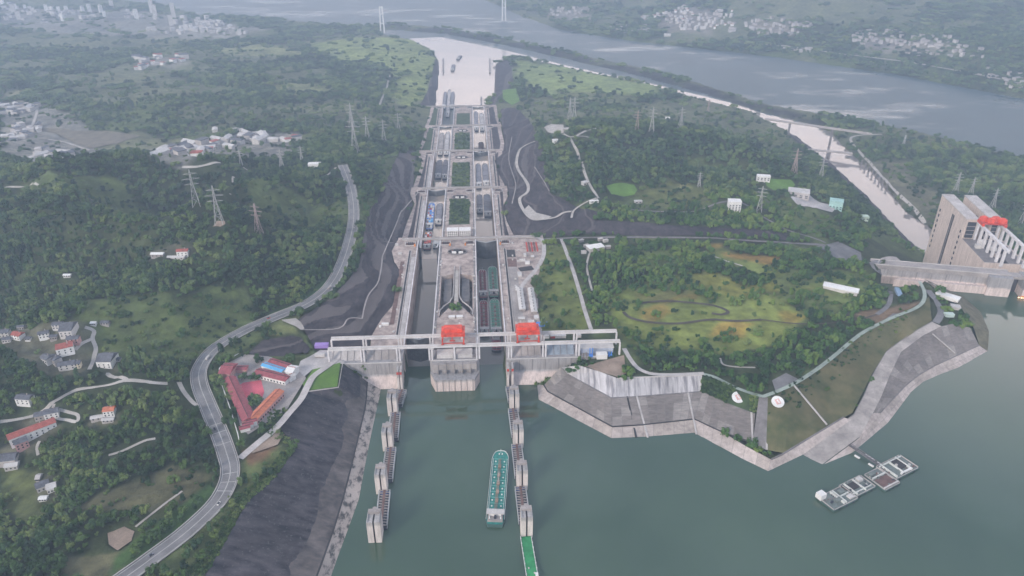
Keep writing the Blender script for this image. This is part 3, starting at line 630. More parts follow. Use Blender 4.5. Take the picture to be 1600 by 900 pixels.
# rock cuts, terraced, either side of the lock flight
CUTL = HP([(520, 465), (545, 438), (563, 410), (568, 370), (575, 335), (596, 300), (612, 262), (625, 240), (642, 232), (652, 240)])+[W(*p, z) for p, z in (((646, 290), -19), ((641, 303), 4), ((645, 320), 4), ((634, 352), 4), ((625, 372), 30), ((612, 392), 32), ((618, 410), 32), ((628, 425), 32), ((613, 478), 32), ((596, 498), 32), ((582, 525), 32), ((574, 546), 32))]+HP([(520, 546), (500, 552), (478, 520), (466, 500)])
drape('rock_cutting', CUTL, m_cut, 5, .4, terr=9, wob=1.5)['kind'] = 'structure'
drape('rock_cutting', HP([(388, 550), (410, 534), (440, 528), (470, 527), (485, 545), (480, 553), (440, 556), (400, 556)]), m_cut, 5, .4, terr=7, wob=1)['kind'] = 'structure'
CUTR = [W(*p, z) for p, z in (((782, 170), -74), ((788, 224), -46), ((774, 250), -19), ((779, 270), -19), ((792, 290), 4), ((795, 305), 4), ((786, 325), 4), ((794, 348), 4), ((808, 368), 26))]+HP([(850, 370), (905, 368), (930, 352), (935, 332), (912, 328), (895, 318), (862, 305), (850, 270), (848, 235), (838, 210), (825, 185), (805, 168)])
drape('rock_cutting', CUTR, m_cut, 6, .4, terr=10, wob=2)['kind'] = 'structure'
drape('stone_bank', HP([(681, 166), (684, 140), (688, 97), (680, 92), (674, 120), (668, 142), (655, 165)]), m_cut, 12, .5)['kind'] = 'structure'
drape('stone_bank', HP([(772, 150), (774, 103), (786, 95), (798, 95), (802, 130), (778, 152), (772, 166), (764, 166)]), m_cut, 12, .5)['kind'] = 'structure'
drape('embankment', HP([(905, 365), (915, 346), (1050, 352), (1150, 358), (1230, 366), (1228, 376), (1000, 369)]), m_cut, 7, .5)['kind'] = 'structure'
drape('canal_bank', [p for p in HP([(1216, 197), (1250, 215), (1308, 259), (1364, 311), (1404, 355), (1436, 388), (1428, 394), (1396, 362), (1354, 318), (1298, 265), (1240, 218)])], m_cut, 9, .5)['kind'] = 'structure'
# the path that zigzags down the right-hand cutting
path(HP([(836, 222), (822, 228), (810, 240), (808, 262), (822, 285), (825, 300), (812, 312), (818, 330), (832, 344), (850, 344), (868, 341), (880, 334), (893, 332)]), 6, m_path, 'inspection_path', off=2.3)
path(HP([(893, 342), (897, 330), (915, 318), (934, 312)]), 4, m_path, 'inspection_path', off=2.3)
structure(drape('terrace', HP([(850, 199), (862, 194), (880, 195), (884, 206), (870, 210), (856, 207)]), m_path, 7, .7))
structure(drape('viewing_apron', HP([(818, 330), (832, 344), (852, 345), (862, 340), (838, 334), (826, 322)]), m_path, 6, 2.2))
for l in ([(628, 330), (622, 345), (605, 385), (598, 402), (597, 410)], [(598, 402), (592, 440), (575, 465), (566, 500)], [(566, 500), (545, 500), (530, 515), (470, 517)], [(655, 300), (640, 318), (628, 332)], [(835, 262), (850, 285), (858, 300)], [(800, 215), (795, 250), (806, 290), (800, 320)]):
    path(HP(l), 1.8, m_conc, 'slope_drain', off=2.3)
# left bank
def subd(ch, n=6): return [tuple(ch[i][c]+(ch[i+1][c]-ch[i][c])*k/n for c in range(3)) for i in range(len(ch)-1) for k in range(n)]+[ch[-1]]
NA, NB = subd(NET_L[0]), subd(NET_L[1])
MIDN = []
for i_, (a, b) in enumerate(zip(NA, NB)):
    f_ = .70+.16*float(fbm(np.array(i_*1.0), np.array(0.), 5, 3, 17)); MIDN.append(tuple(a[c]*(1-f_)+b[c]*f_ for c in range(3)))
strip('slope_netting', NA, MIDN, m_net, 2, 6, .1); strip('weathered_slope', MIDN, NB, m_netw, 2, 4, .1)
strip('shore_strip', *LIP_L, m_lipr, 10, 3, .15)
for i in range(1, 5): pass
m_lip2 = streak('stained_apron', (.24, .205, .19), (.44, .38, .345), .2, (1, 1, 1), 0, .25, .6)
slabs(strip('shore_apron', LIP_R[0], LIP_R[1], m_conc_d, 8, 3), LIP_R[0], LIP_R[1], [m_lip, m_lip2], 13, 1, th=1)
strip('shore_apron', LIP_R2[0], LIP_R2[1], m_lip, 8, 3)
rv = strip('revetment', REV[0], REV[1], m_conc_d, 8, 4)
m_rev2 = streak('stained_revetment', (.15, .135, .127), (.26, .23, .217), .3, (.3, 1, 3.0), 0, .3, .7); m_rev3 = streak('pale_revetment', (.22, .198, .185), (.35, .315, .295), .3, (.3, 1, 3.0), 0, .3, .7)
slabs(rv, REV[0], REV[1], [m_rev, m_rev3, m_rev2], 10, 3)
strip('upper_revetment', WHT[0], WHT[1], m_wslope, 8, 4)
strip('shrub_bank', GRN[0], GRN[1], m_shrub, 8, 4, .3)
strip('revetment', DRK[0], DRK[1], m_conc_d, 3, 6, .05)
strip('grass_bank', GRS[0], GRS[1], m_grslope, 8, 5, .05)
strip('grass_bank', GRS2[0], GRS2[1], m_grslope, 3, 5, .05)
strip('boat_ramp', RAMP[0], RAMP[1], M('ramp_concrete', (.37, .335, .315), amt=.3, s1=.05, s2=.3), 8, 3, .3)
slabs(strip('revetment', SL2[0], SL2[1], m_conc_d, 8, 4), SL2[0], SL2[1], [m_rev, m_rev3, m_rev2], 13, 3)
strip('shore_apron', chain([(1364, 645, 7.8), (1343, 683, 4)]), chain([(1376, 646, 5.2), (1344, 684, 4)]), m_lip, 6, 2, .1)
slabs(strip('shore_apron', QUAY[0], QUAY[1], m_conc_d, 8, 3, .05), QUAY[0], QUAY[1], [m_lip, m_lip2], 14, 2)
strip('earth_bank', EARTH[0], EARTH[1], M('earth_and_grass', (.17, .155, .10), .95, .4, .08, .5), 6, 4, .4)
# foot beams between slope bands, drain chutes down the slopes
def beam_line(name, pts, wd, ht, m, label=None, cat=None, dz=0):
    mb = MB(); o0 = pts[0]
    for p, q in zip(pts, pts[1:]): mb.bar([p[c]-o0[c] for c in range(3)], [q[c]-o0[c] for c in range(3)], wd, ht)
    o = mb.build(name, m, None, (o0[0], o0[1], o0[2]+dz)); 
    if label: tag(o, label, cat)
    else: o['kind'] = 'structure'
    return o
beam_line('slope_footing', REV[1], 1.4, 1.4, m_dark)
beam_line('slope_footing', REV[0][1:], 1.6, 1.2, m_conc_d)
beam_line('slope_footing', RAMP[0], .8, 1.4, m_conc_d)
beam_line('slope_footing', NET_L[1], 1.5, 1.0, m_dark)
beam_line('slope_footing', LIP_R2[0], 1.4, 1.6, m_conc_d); beam_line('slope_footing', SL2[1], 1.0, 1.4, m_conc_d)
beam_line('kerb', WHT[0][2:], 1.2, 1.2, m_conc_l)
for a, b in (((995, 620, 18), (1012, 684, 0)), ((1075, 613, 18), (1088, 679, 0)), ((980, 620, 18), (994, 684, 0)), ((1240, 602, 32.2), (1292, 664, 10.5)), ((1457, 522, 27), (1492, 552, 8)), ((1174, 645, 18), (1176, 692, 6)), ((1197, 650, 19), (1198, 703, 6.5))):
    beam_line('drain_chute', [W(*a), W(*b)], 2.0, .9, m_conc_l if a[0] != 980 else m_dark, dz=.5)



# ------------------------------------------------------------------ ground colours (a map of what grows where)
TINT = np.zeros((NI, NJ, 3)); VEG = np.ones((NI, NJ))
nA = fbm(GX, GY, 160, 4, 21)*.5+.5; nB = fbm(GX, GY, 45, 3, 31)*.5+.5
fo = np.array([.030, .043, .020]); fo2 = np.array([.055, .070, .030]); med = np.array([.085, .115, .04]); br = np.array([.11, .10, .06])
TINT[:] = fo+(fo2-fo)*nA[..., None]
def paint(poly, col, veg=None, mix=1.0, edge=None):
    if poly and len(poly[0]) == 2: poly = HP(poly)
    global TINT, VEG
    X = GX+fbm(GX, GY, 40, 2, 5)*GY*.012; Y = GY+fbm(GX, GY, 40, 2, 6)*GY*.015
    m = inside(poly, X, Y).astype(float)
    P = np.pad(m, 1, mode='edge'); m = (P[:-2, 1:-1]+P[2:, 1:-1]+P[1:-1, :-2]+P[1:-1, 2:]+m*2)/6
    c = np.array(col)[None, None]*(.75+.5*nB[..., None]); k = (m*mix)[..., None]; TINT = TINT*(1-k)+c*k
    if veg is not None: VEG = VEG*(1-m)+veg*m
clear = fbm(GX, GY, 130, 4, 44)                    # open scrub and terraces between the woods
k = np.clip((clear-np.where((GX < -100) & (GY < 1500), .24, .16))/.1, 0, 1)[..., None]; TINT = TINT*(1-k)+(med*1.0+0*k)*k; VEG *= 1-.62*k[..., 0]
# far valley and right bank: more fields
fk = np.clip((GY-1650)/500, 0, 1)*np.clip((fbm(GX, GY, 260, 4, 52)+.05)/.12, 0, 1); TINT = TINT*(1-fk[..., None])+np.array([.12, .135, .075])*fk[..., None]; VEG *= 1-.75*fk
LG = (.20, .25, .085)
for l, c, v in (([(480, 68), (560, 58), (610, 60), (660, 66), (678, 95), (676, 130), (660, 160), (636, 166), (612, 155), (600, 120), (560, 100), (520, 95)], LG, .12),
                ([(560, 95), (600, 100), (620, 140), (600, 165), (570, 150), (540, 115)], (.06, .085, .035), .8),
                ([(800, 92), (860, 100), (960, 122), (1035, 138), (1010, 150), (930, 148), (880, 152), (840, 140), (812, 125)], (.19, .25, .09), .08),
                ([(870, 140), (1000, 150), (960, 165), (890, 165)], (.12, .14, .07), .4),
                ([(200, 205), (280, 215), (330, 232), (250, 240), (150, 236), (180, 222)], (.14, .15, .08), .15), ([(330, 75), (440, 72), (470, 82), (350, 85)], (.2, .22, .1), .1), ([(0, 145), (55, 138), (60, 150), (0, 158)], (.2, .2, .12), .1), ([(420, 135), (470, 130), (540, 140), (500, 150), (440, 145)], (.15, .17, .08), .3),
                ([(850, 380), (882, 378), (905, 430), (920, 515), (850, 522), (845, 460), (838, 452)], (.12, .15, .04), .25),
                ([(945, 465), (985, 440), (1060, 430), (1140, 450), (1225, 470), (1262, 495), (1220, 530), (1130, 555), (1020, 548), (960, 520)], (.155, .19, .05), .25),
                ([(1065, 425), (1110, 425), (1160, 445), (1220, 440), (1225, 458), (1150, 462), (1090, 448)], (.17, .18, .045), .12), ([(1110, 385), (1170, 400), (1230, 425), (1200, 440), (1140, 415), (1100, 400)], (.15, .19, .05), .25), ([(1000, 395), (1060, 392), (1090, 415), (1040, 430), (990, 420)], (.11, .15, .045), .45), ([(1230, 440), (1330, 420), (1370, 440), (1330, 480), (1260, 475)], (.12, .16, .05), .4),
                ([(1100, 378), (1125, 380), (1122, 392), (1102, 391)], (.25, .19, .055), .05), ([(1130, 396), (1180, 398), (1240, 408), (1200, 415), (1140, 405)], (.26, .17, .05), .1),
                ([(1000, 478), (1040, 470), (1050, 490), (1020, 505), (1000, 495)], (.24, .19, .05), .1), ([(1225, 488), (1260, 488), (1255, 504), (1228, 502)], (.24, .2, .05), .1), ([(1130, 505), (1175, 508), (1165, 530), (1110, 528)], (.26, .2, .05), .1), ([(1050, 462), (1090, 460), (1085, 472), (1040, 470)], (.24, .18, .05), .05), ([(985, 455), (1080, 455), (1075, 468), (1000, 466)], (.2, .2, .07), .05),
                ([(1110, 465), (1160, 466), (1175, 485), (1130, 500), (1115, 485)], (.17, .21, .06), .02), ([(1260, 440), (1310, 460), (1290, 470), (1250, 455)], (.14, .16, .05), .1),
                ([(1000, 300), (1040, 280), (1090, 285), (1110, 310), (1060, 325), (1010, 320)], (.12, .14, .05), .35), ([(1055, 288), (1075, 286), (1075, 294), (1058, 294)], (.28, .27, .12), 0),
                ([(0, 740), (60, 735), (90, 780), (60, 830), (20, 810), (0, 790)], (.11, .13, .05), .15), ([(150, 770), (270, 725), (330, 745), (320, 770), (230, 800), (190, 800), (120, 800)], (.10, .10, .055), .2), ([(100, 870), (230, 850), (200, 900), (100, 910)], (.12, .12, .07), .15),
                ([(240, 820), (330, 750), (345, 765), (300, 815), (230, 870), (170, 905), (180, 870)], (.05, .10, .03), .6), ([(470, 470), (505, 440), (515, 450), (480, 475), (420, 498), (415, 490)], (.045, .09, .03), .3),
                ([(375, 722), (430, 690), (465, 702), (440, 735), (372, 800), (300, 890), (240, 905), (330, 800), (372, 760)], (.09, .115, .045), .3), ([(380, 700), (430, 690), (440, 700), (390, 730)], (.16, .10, .06), .1),
                ([(330, 540), (350, 530), (345, 560), (360, 620), (385, 690), (370, 700), (350, 650), (330, 590)], (.07, .10, .04), .5),
                ([(430, 500), (480, 490), (475, 520), (420, 525)], (.13, .15, .06), .2), ([(1330, 490), (1440, 475), (1445, 500), (1400, 520)], (.2, .14, .09), .1),
                ([(1340, 260), (1420, 250), (1490, 330), (1450, 350)], (.13, .13, .085), .3), ([(1380, 215), (1600, 260), (1600, 330), (1480, 330)], (.06, .08, .04), .7)):
    paint(l, c, v)
VEG[inside(PX([(850, 372), (1260, 380), (1450, 440), (1440, 480), (1190, 620), (980, 590), (850, 540)], 34)) & (VEG > .9)] = 1.3
VEG = np.where(park & (fbm(GX, GY, 60, 3, 88) > .2), np.maximum(VEG, .8), VEG); VEG = np.where(park, VEG*.8, VEG)
paint([(560, 40), (700, 46), (800, 65), (900, 87), (1000, 110), (1100, 136), (1200, 165), (1290, 190), (1290, 198), (1190, 176), (1100, 151), (1000, 125), (900, 97), (800, 74), (700, 54), (620, 46)], (.045, .045, .05), .04)
paint([(1000, 205), (1080, 200), (1180, 215), (1210, 250), (1100, 255), (1000, 250), (930, 240)], (.028, .04, .024), 1)
# bare ground under villages
for l in ([(0, 505), (60, 510), (130, 505), (150, 545), (130, 580), (70, 580), (0, 550)], [(155, 545), (185, 545), (190, 580), (160, 582)], [(20, 660), (80, 640), (95, 660), (50, 710), (0, 735), (0, 700)], [(50, 740), (90, 745), (95, 780), (60, 785)], [(135, 648), (185, 640), (185, 662), (140, 665)], [(235, 390), (300, 385), (300, 405), (235, 408)]):
    paint(l, (.14, .135, .10), .12, .7)
for l in ([(0, 160), (60, 160), (110, 175), (160, 215), (120, 250), (50, 258), (0, 240)], [(230, 235), (300, 225), (400, 200), (470, 210), (460, 235), (300, 252), (240, 255)], [(0, 10), (200, 15), (420, 45), (380, 62), (250, 60), (0, 45)], [(215, 90), (260, 88), (300, 98), (220, 108)]):
    paint(l, (.26, .25, .235), .12, .75)
for l in ([(1030, 22), (1110, 12), (1130, 30), (1105, 55), (1030, 50)], [(1165, 38), (1250, 36), (1245, 52), (1180, 50)], [(1345, 48), (1400, 60), (1500, 75), (1500, 85), (1400, 80), (1350, 75)], [(860, 15), (930, 10), (920, 32), (850, 28)]):
    paint(l, (.27, .24, .22), .1, .7)
# concrete heads and side yards keep trees away
def veto(mask, v=0.): VEG[mask] = v
for k, (t0, t1, z) in enumerate(STG): veto((np.abs(sG) < 80) & (tG > t0-60) & (tG <= t1+4))
for a, b in STRIPS:
    if a is GRN[0]: continue
    veto(inside([p[:2] for p in a]+[p[:2] for p in b[::-1]]))
veto(LOWER > 0); 
for k in range(5):
    for side, outp in ((-1, OUT_L[k]), (1, OUT_R[k])):
        o = [W(x, y, STG[k][2])[:2] for x, y in outp]; veto(inside(o+[LP(side*60, STG[k][1])[:2], LP(side*60, STG[k][0])[:2]]))
veto(inside(PX([(1290, 660), (1400, 640), (1420, 760), (1200, 760), (1240, 715)], 2))); veto(RIVm | CHNm); veto(inside(shore)); veto(inside([LP(-180, -45)[:2], LP(220, -45)[:2], LP(220, 12)[:2], LP(-180, 12)[:2]]))
veto(inside([(560, 1000), (540, 1080), (700, 1300), (900, 1300), (1600, 1000), (1600, 700), (700, 960)]))

for a, b in STRIPS:
    mm = inside([p[:2] for p in a]+[p[:2] for p in b[::-1]]); LOWER[mm] = np.maximum(LOWER[mm], 4)
    for _ in range(2): P = np.pad(mm, 1); mm = P[:-2, 1:-1] & P[2:, 1:-1] & P[1:-1, :-2] & P[1:-1, 2:] & mm
    LOWER[mm] = np.maximum(LOWER[mm], 16)
# terrain sheet
Hv = H-LOWER
vx = GX.ravel(); vy = GY.ravel(); vz = Hv.ravel()
me = bpy.data.meshes.new('ground'); nv = NI*NJ; me.vertices.add(nv)
me.vertices.foreach_set('co', np.stack([vx, vy, vz], 1).ravel().astype(np.float32))
I, J = np.meshgrid(np.arange(NI-1), np.arange(NJ-1), indexing='ij'); a = (I*NJ+J).ravel()
q = np.stack([a, a+1, a+NJ+1, a+NJ], 1).astype(np.int32); nf = len(q)
me.loops.add(nf*4); me.loops.foreach_set('vertex_index', q.ravel()); me.polygons.add(nf)
me.polygons.foreach_set('loop_start', np.arange(0, nf*4, 4, dtype=np.int32)); me.polygons.foreach_set('use_smooth', [True]*nf)
ca = me.attributes.new('ground_cover', 'FLOAT_COLOR', 'POINT'); ca.data.foreach_set('color', np.concatenate([TINT.reshape(-1, 3), np.ones((nv, 1))], 1).ravel().astype(np.float32))
me.update(calc_edges=True)
m, t, b = nodes('ground_cover'); at = t.nodes.new('ShaderNodeAttribute'); at.attribute_name = 'ground_cover'
c = mixc(t, 1.0, at.outputs['Color'], ramp(t, noise(t, .05, detail=8, rough=.7), [(.3, (.5,)*3), (.7, (1.5,)*3)]), 'MULTIPLY')
c = mixc(t, 1.0, c, ramp(t, noise(t, .008, detail=6, rough=.6), [(.3, (.7, .72, .75)), (.7, (1.35, 1.28, 1.2))]), 'MULTIPLY')
t.links.new(c, b.inputs['Base Color']); b.inputs['Roughness'].default_value = .95; b.inputs['Specular IOR Level'].default_value = .1
bp = t.nodes.new('ShaderNodeBump'); bp.inputs['Distance'].default_value = 3; bp.inputs['Strength'].default_value = .8; t.links.new(noise(t, .06, detail=6, rough=.7), bp.inputs['Height']); t.links.new(bp.outputs[0], b.inputs['Normal'])
me.materials.append(m); go = bpy.data.objects.new('ground', me); C.objects.link(go); go['kind'] = 'structure'

# water sheets
def sheet(name, pts, z, m):
    me = bpy.data.meshes.new(name); me.from_pydata([(p[0], p[1], z) for p in pts], [], [tuple(range(len(pts)))]); me.materials.append(m)
    o = bpy.data.objects.new(name, me); C.objects.link(o); o['kind'] = 'structure'; return o
sheet('reservoir_water', [(-1400, -1450), (1900, -1450), (1900, 800), (620, 1035), (585, 1043), LP(150, -14), LP(-64, -14), LP(-120, -14), (-260, 760), (-1400, 560)], 0, m_water)
sheet('river_water', [(-11500, 1050), (11500, 1050), (11500, 9500), (-11500, 9500)], ZD, m_river)
sheet('tail_channel_water', [(x, y) for x, y, z in PX([(640, 169), (640, 60), (690, 58), (800, 81), (900, 106), (1032, 134), (1160, 165), (1200, 180), (1270, 191), (1302, 206), (1328, 232), (1355, 258), (1380, 276), (1398, 304), (1424, 332), (1480, 360), (1480, 450), (1435, 410), (1395, 372), (1350, 322), (1296, 268), (1240, 222), (1205, 200), (1170, 184), (1095, 166), (1015, 143), (900, 116), (850, 106), (800, 100), (790, 169)], ZD)], ZD+.15, m_tail)

# ------------------------------------------------------------------ the locks
ORD = ['nearest', 'second', 'third', 'fourth', 'farthest']
lock_t = []
for k, (t0, t1, z) in enumerate(STG):
    bot = min(WL[k], WR[k])-12
    base = LP(0, t0, 0)
    hd = HEADS[k+1]
    # central island between the two lanes
    o_isl = thing('lock_island', 'concrete island between the two lanes of the %s lock stage' % ORD[k], 'lock island', base, LANG, 'lock islands')
    mb = MB()
    if k == 0:   # with two deep recesses
        zt = z; n0, n1 = 70, 195
        A = [(-30, -10), (30, -10), (30, n0), (-30, n0)]
        mb.prism(A, bot, zt); mb.prism([(-30, n1+15), (30, n1+15), (30, t1-t0), (-30, t1-t0)], bot, zt)
        for s_ in (-1, 1):
            mb.prism([(s_*30, n0), (s_*23, n0), (s_*23, n1+15), (s_*30, n1+15)], bot, zt)
        mb.prism([(-3.2, n0+40), (3.2, n0+40), (3.2, n1+15), (-3.2, n1+15)], bot, zt)
        mb.prism([(-23, n0), (23, n0), (3.2, n0+40), (-3.2, n0+40)], bot, zt)
        for s_ in (-1, 1): mb.prism([(s_*3.2, n1+4), (s_*23, n1-3), (s_*23, n1+15), (s_*3.2, n1+15)], bot, zt)
        mb.prism([(-23, n0+2), (23, n0+2), (23, n1+14), (-23, n1+14)], bot, zt-24)
    else: mb.prism([(-30, 0), (30, 0), (30, t1-t0), (-30, t1-t0)], bot, z)
    mb.build('body', m_plat, o_isl)
    for s_ in (-1, 1):
        w_ = MB(); w_.box((s_*29, (t1-t0)/2, z), (1.5, t1-t0-2, 1.3)); w_.build('parapet', m_beam, o_isl); w_ = MB(); w_.box((s_*26.3, (t1-t0)/2-8, z+.02), (2.2, t1-t0-60, .25)); w_.build('trench_cover', m_conc_d, o_isl)
    for side, outp in ((-1, OUT_L[k]), (1, OUT_R[k])):
        o_ = [toL(*W(x, y, z)[:2]) for x, y in outp]
        o_ = [(s, tt-t0) for s, tt in o_ if t0-20 < tt < t1+3]
        if not o_: o_ = [(side*90, 0), (side*90, t1-t0)]
        pl = [(side*64, 0)]+[(o_[0][0], 0)]*(o_[0][1] > 3)+o_+[(o_[-1][0], t1-t0)]*(o_[-1][1] < t1-t0-3)+[(side*64, t1-t0)]
        T = thing('lock_side_platform', '%s-hand concrete platform beside the %s lock stage' % ('left' if side < 0 else 'right', ORD[k]), 'lock platform', base, LANG, 'platforms along the locks')
        MB().prism(pl, bot, z).build('deck', m_plat, T)
        w_ = MB(); w_.box((side*65, (t1-t0)/2, z), (1.5, t1-t0-2, 1.3)); w_.build('parapet', m_beam, T)
        w_ = MB(); w_.box((side*74, (t1-t0)/2-15, z), (.8, t1-t0-70, .9)); w_.box((side*77.5, (t1-t0)/2-15, z), (.8, t1-t0-70, .9)); w_.build('cable_trench', m_conc_l, T)
        w_ = MB(); w_.box((side*75.8, (t1-t0)/2-15, z+.02), (2.8, t1-t0-72, .2)); w_.build('trench_cover', m_dark, T)
        if side < 0 and k < 3: 
            w_ = MB(); w_.box((-69.5, (t1-t0)/2-25, z), (5.5, t1-t0-100, .35)); w_.build('walkway', m_conc_l, T)
        if k:        # grey-green pits beside the walls, with rims
            m1, m2 = 26, t1-t0-26
            os_ = [(s, tt) for s, tt in o_ if m1 < tt < m2]
            e0 = o_[0][0] if not os_ else os_[0][0]; e1 = o_[-1][0] if not os_ else os_[-1][0]
            pp = [(side*80.5, m1), (max(abs(e0)-10, 84)*side, m1)]+[(max(abs(s)-10, 84)*side, tt) for s, tt in os_]+[(max(abs(e1)-10, 84)*side, m2), (side*80.5, m2)]
            MB().prism(pp, z+.02, z+.4).build('rock_strip', m_shrub if (k > 2 and side < 0) else m_cut, T)
        if k == 0:
            w_ = MB(); w_.box((side*85, 150, z+.02), (13 if side > 0 else 6, 190, .3)); w_.build('paved_strip', m_conc if side > 0 else m_brown, T)
    # lane floors of water
    for s_, wl in ((-1, WL[k]), (1, WR[k])):
        a0 = t0 if k else (-2 if s_ < 0 else -14)
        p = [LP(s_*47-17.5, a0), LP(s_*47+17.5, a0), LP(s_*47+17.5, t1), LP(s_*47-17.5, t1)]
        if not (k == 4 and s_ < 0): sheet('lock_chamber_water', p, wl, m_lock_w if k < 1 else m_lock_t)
def gate(hk, side, zt, zb, closed=True, nm=''):
    """a pair of mitre gate leaves (thing) with ribs, walkway; closed leaves form a V against the upstream side"""
    t = HEADS[hk]+(6 if hk == 0 else -4)
    T = thing('mitre_gate', nm, 'lock gate', LP(side*47, t, 0), LANG, 'mitre gates of the locks')
    for s_ in (-1, 1):
        if closed: p0, p1 = Vector((s_*17, 4.5)), Vector((0, -3.5))
        else: p0, p1 = Vector((s_*16.2, 2)), Vector((s_*13.2, -19))
        d = (p1-p0); Ln = d.length; a = math.atan2(d.y, d.x); mid = (p0+p1)/2
        mb = MB(); mb.box((mid.x, mid.y, zb-3), (Ln, 1.6, zt-zb+3), a)
        n = Vector((-d.y, d.x)).normalized(); n = n if n.y < 0 else -n
        for i in range(1, 6):
            q = p0+d*i/6+n*1.0; mb.box((q.x, q.y, zb-2), (.5, .7, zt-zb+1.6), a)
        for zz in np.arange(zb+3, zt-1, 4.5): q = mid+n*1.0; mb.box((q.x, q.y, zz), (Ln-.5, .5, .5), a)
        lf = mb.build('gate_leaf', m_gate, T)
        mb = MB(); mb.box((mid.x, mid.y, zt), (Ln, 2.6, .4), a); q = mid+n*1.2; mb.box((q.x, q.y, zt+1.3), (Ln, .15, .15), a); mb.build('walkway', m_steel, lf)
gate(0, -1, 31, -.5, True, 'closed grey mitre gate under the crane beams in the left lane')
gate(1, 1, 30, 0, True, 'tall grey closed gate ending the right lane of the nearest stage')
gate(1, -1, 30, -8, False, 'grey gate standing open ending the left lane of the nearest stage')
gate(2, -1, 3, -10, True, 'closed gate in the left lane behind the blue-decked container ship')
gate(3, 1, -20, -32, True, 'closed gate in the right lane ahead of the two dark hulls of the third stage')
gate(4, -1, -47, -52, True, 'closed gate in the left lane beyond the pair of grey ships')
gate(5, 1, -75, -80, True, 'closed gate at the far end of the right lane')
# each head: bridge, machine pits, round control pit, light huts
for k in range(1, 6):
    z = STG[k-1][2]; t = HEADS[k]
    T = thing('lock_bridge', 'long narrow road bridge crossing both lanes at the far end of the %s lock stage' % ORD[k-1], 'bridge', LP(0, t+4, z), LANG, 'bridges over the locks')
    x0, x1 = {1: (-92, 128), 2: (-78, 78), 3: (-76, 84), 4: (-78, 78), 5: (-210, 86)}[k]
    MB().box(((x0+x1)/2, 0, .6), (x1-x0, 6, 1.2)).build('deck', m_conc_l, T)
    for dy in (-3, 3): MB().box(((x0+x1)/2, dy, 1.8), (x1-x0, .5, 1.1)).build('parapet', m_conc, T)
    if k == 5:
        for x in (-190, -160, -130, -100): MB().box((x, 0, -40), (3, 4, 40.6)).build('pier', m_conc, T)
    for s_ in (-77, -20, 20, 77):
        G_ = thing('gate_machine_pit', '%s machine pit %s, end of %s stage' % ('red-brown' if k in (1, 2, 3) else 'dark', {-77: 'left of the left lane', -20: 'just right of the left lane', 20: 'just left of the right lane', 77: 'right of the right lane'}[s_], ORD[k-1]), 'machine pit', LP(s_*1.0, t-12, z), LANG, 'gate machine pits')
        MB().box((0, 0, .02), (15.5, 12.5, .25)).build('floor', m_brown if k < 4 else m_dark, G_)
        w_ = MB()
        for dx, dy, a, b in ((0, -6.5, 17, 1.1), (0, 6.5, 17, 1.1), (-8, 0, 1.1, 12), (8, 0, 1.1, 12)): w_.box((dx, dy, .02), (a, b, 1.3))
        w_.build('rim', m_conc_l, G_)
        w_ = MB(); 
        for dx in (-3, 0, 3): w_.box((dx, 0, .3), (1.4, 11, .9))
        w_.build('grating_bar', m_dark, G_)
        if k == 1:
            h = MB(); h.box((7.6*(-1 if s_ in (20, 77) else 1), -8, 0), (2.2, 3, 3.2)); h.bar((7.6*(-1 if s_ in (20, 77) else 1), -8, 3), (7.6*(-1 if s_ in (20, 77) else 1)+1, -12, 6), .8); h.build('orange_winch', m_orange, G_)
    if k <= 4:
        R_ = thing('control_pit', 'oval sunken control station with white huts on the island, %s stage' % ORD[k-1], 'control station', LP(0, t-46, z), LANG, 'control stations on the islands')
        w_ = MB(); n = 20
        for i in range(n):
            a = 2*pi*i/n; b_ = 2*pi*(i+1)/n; w_.bar((15*cos(a), 10*sin(a), .9), (15*cos(b_), 10*sin(b_), .9), 1.6, 1.8)
        w_.build('rim', m_conc_d, R_)
        w_ = MB(); w_.prism([(14.3*cos(2*pi*i/n), 9.4*sin(2*pi*i/n)) for i in range(n)], .03, .35); w_.build('floor', m_dark, R_)
        for dx in (-4.2, 4.2): MB().box((dx*1.3, -4.5, .3), (7, 3.2, 2.8), 0).build('hut', m_white, R_); MB().box((dx*1.9, 3.5, .3), (3, 5, 1.6)).build('tank', m_brown, R_)
        w_ = MB(); w_.box((0, 2.5, .3), (12, 3.4, 3)); w_.build('machinery', m_dark, R_)
# lamp posts along the lock walls
lp0 = None; cnt = 0
for k, (t0, t1, z) in enumerate(STG[:3]):
    for s_ in (-68, -26, 26, 68):
        for tt in range(int(max(t0, 15)+12), int(t1-20), 52):
            loc = LP(s_, tt, z); side = {-68: 'left of the left lane', -26: 'on the island by the left lane', 26: 'on the island by the right lane', 68: 'right of the right lane'}[s_]
            lb = 'slim grey lamp post %s in the %s lock stage' % (side, ORD[k])
            if lp0 is None:
                lp0 = thing('lamp_post', lb, 'lamp post', loc, LANG, 'lamp posts beside the locks')
                MB().cyl((0, 0, 0), .28, 11, 6, .18).build('pole', m_steel, lp0); MB().bar((0, 0, 11), (2.2, 0, 11.5), .25).box((2.4, 0, 11.3), (1.4, .7, .35)).build('lamp_head', m_offw, lp0)
            else: dup(lp0, loc, LANG, lb)
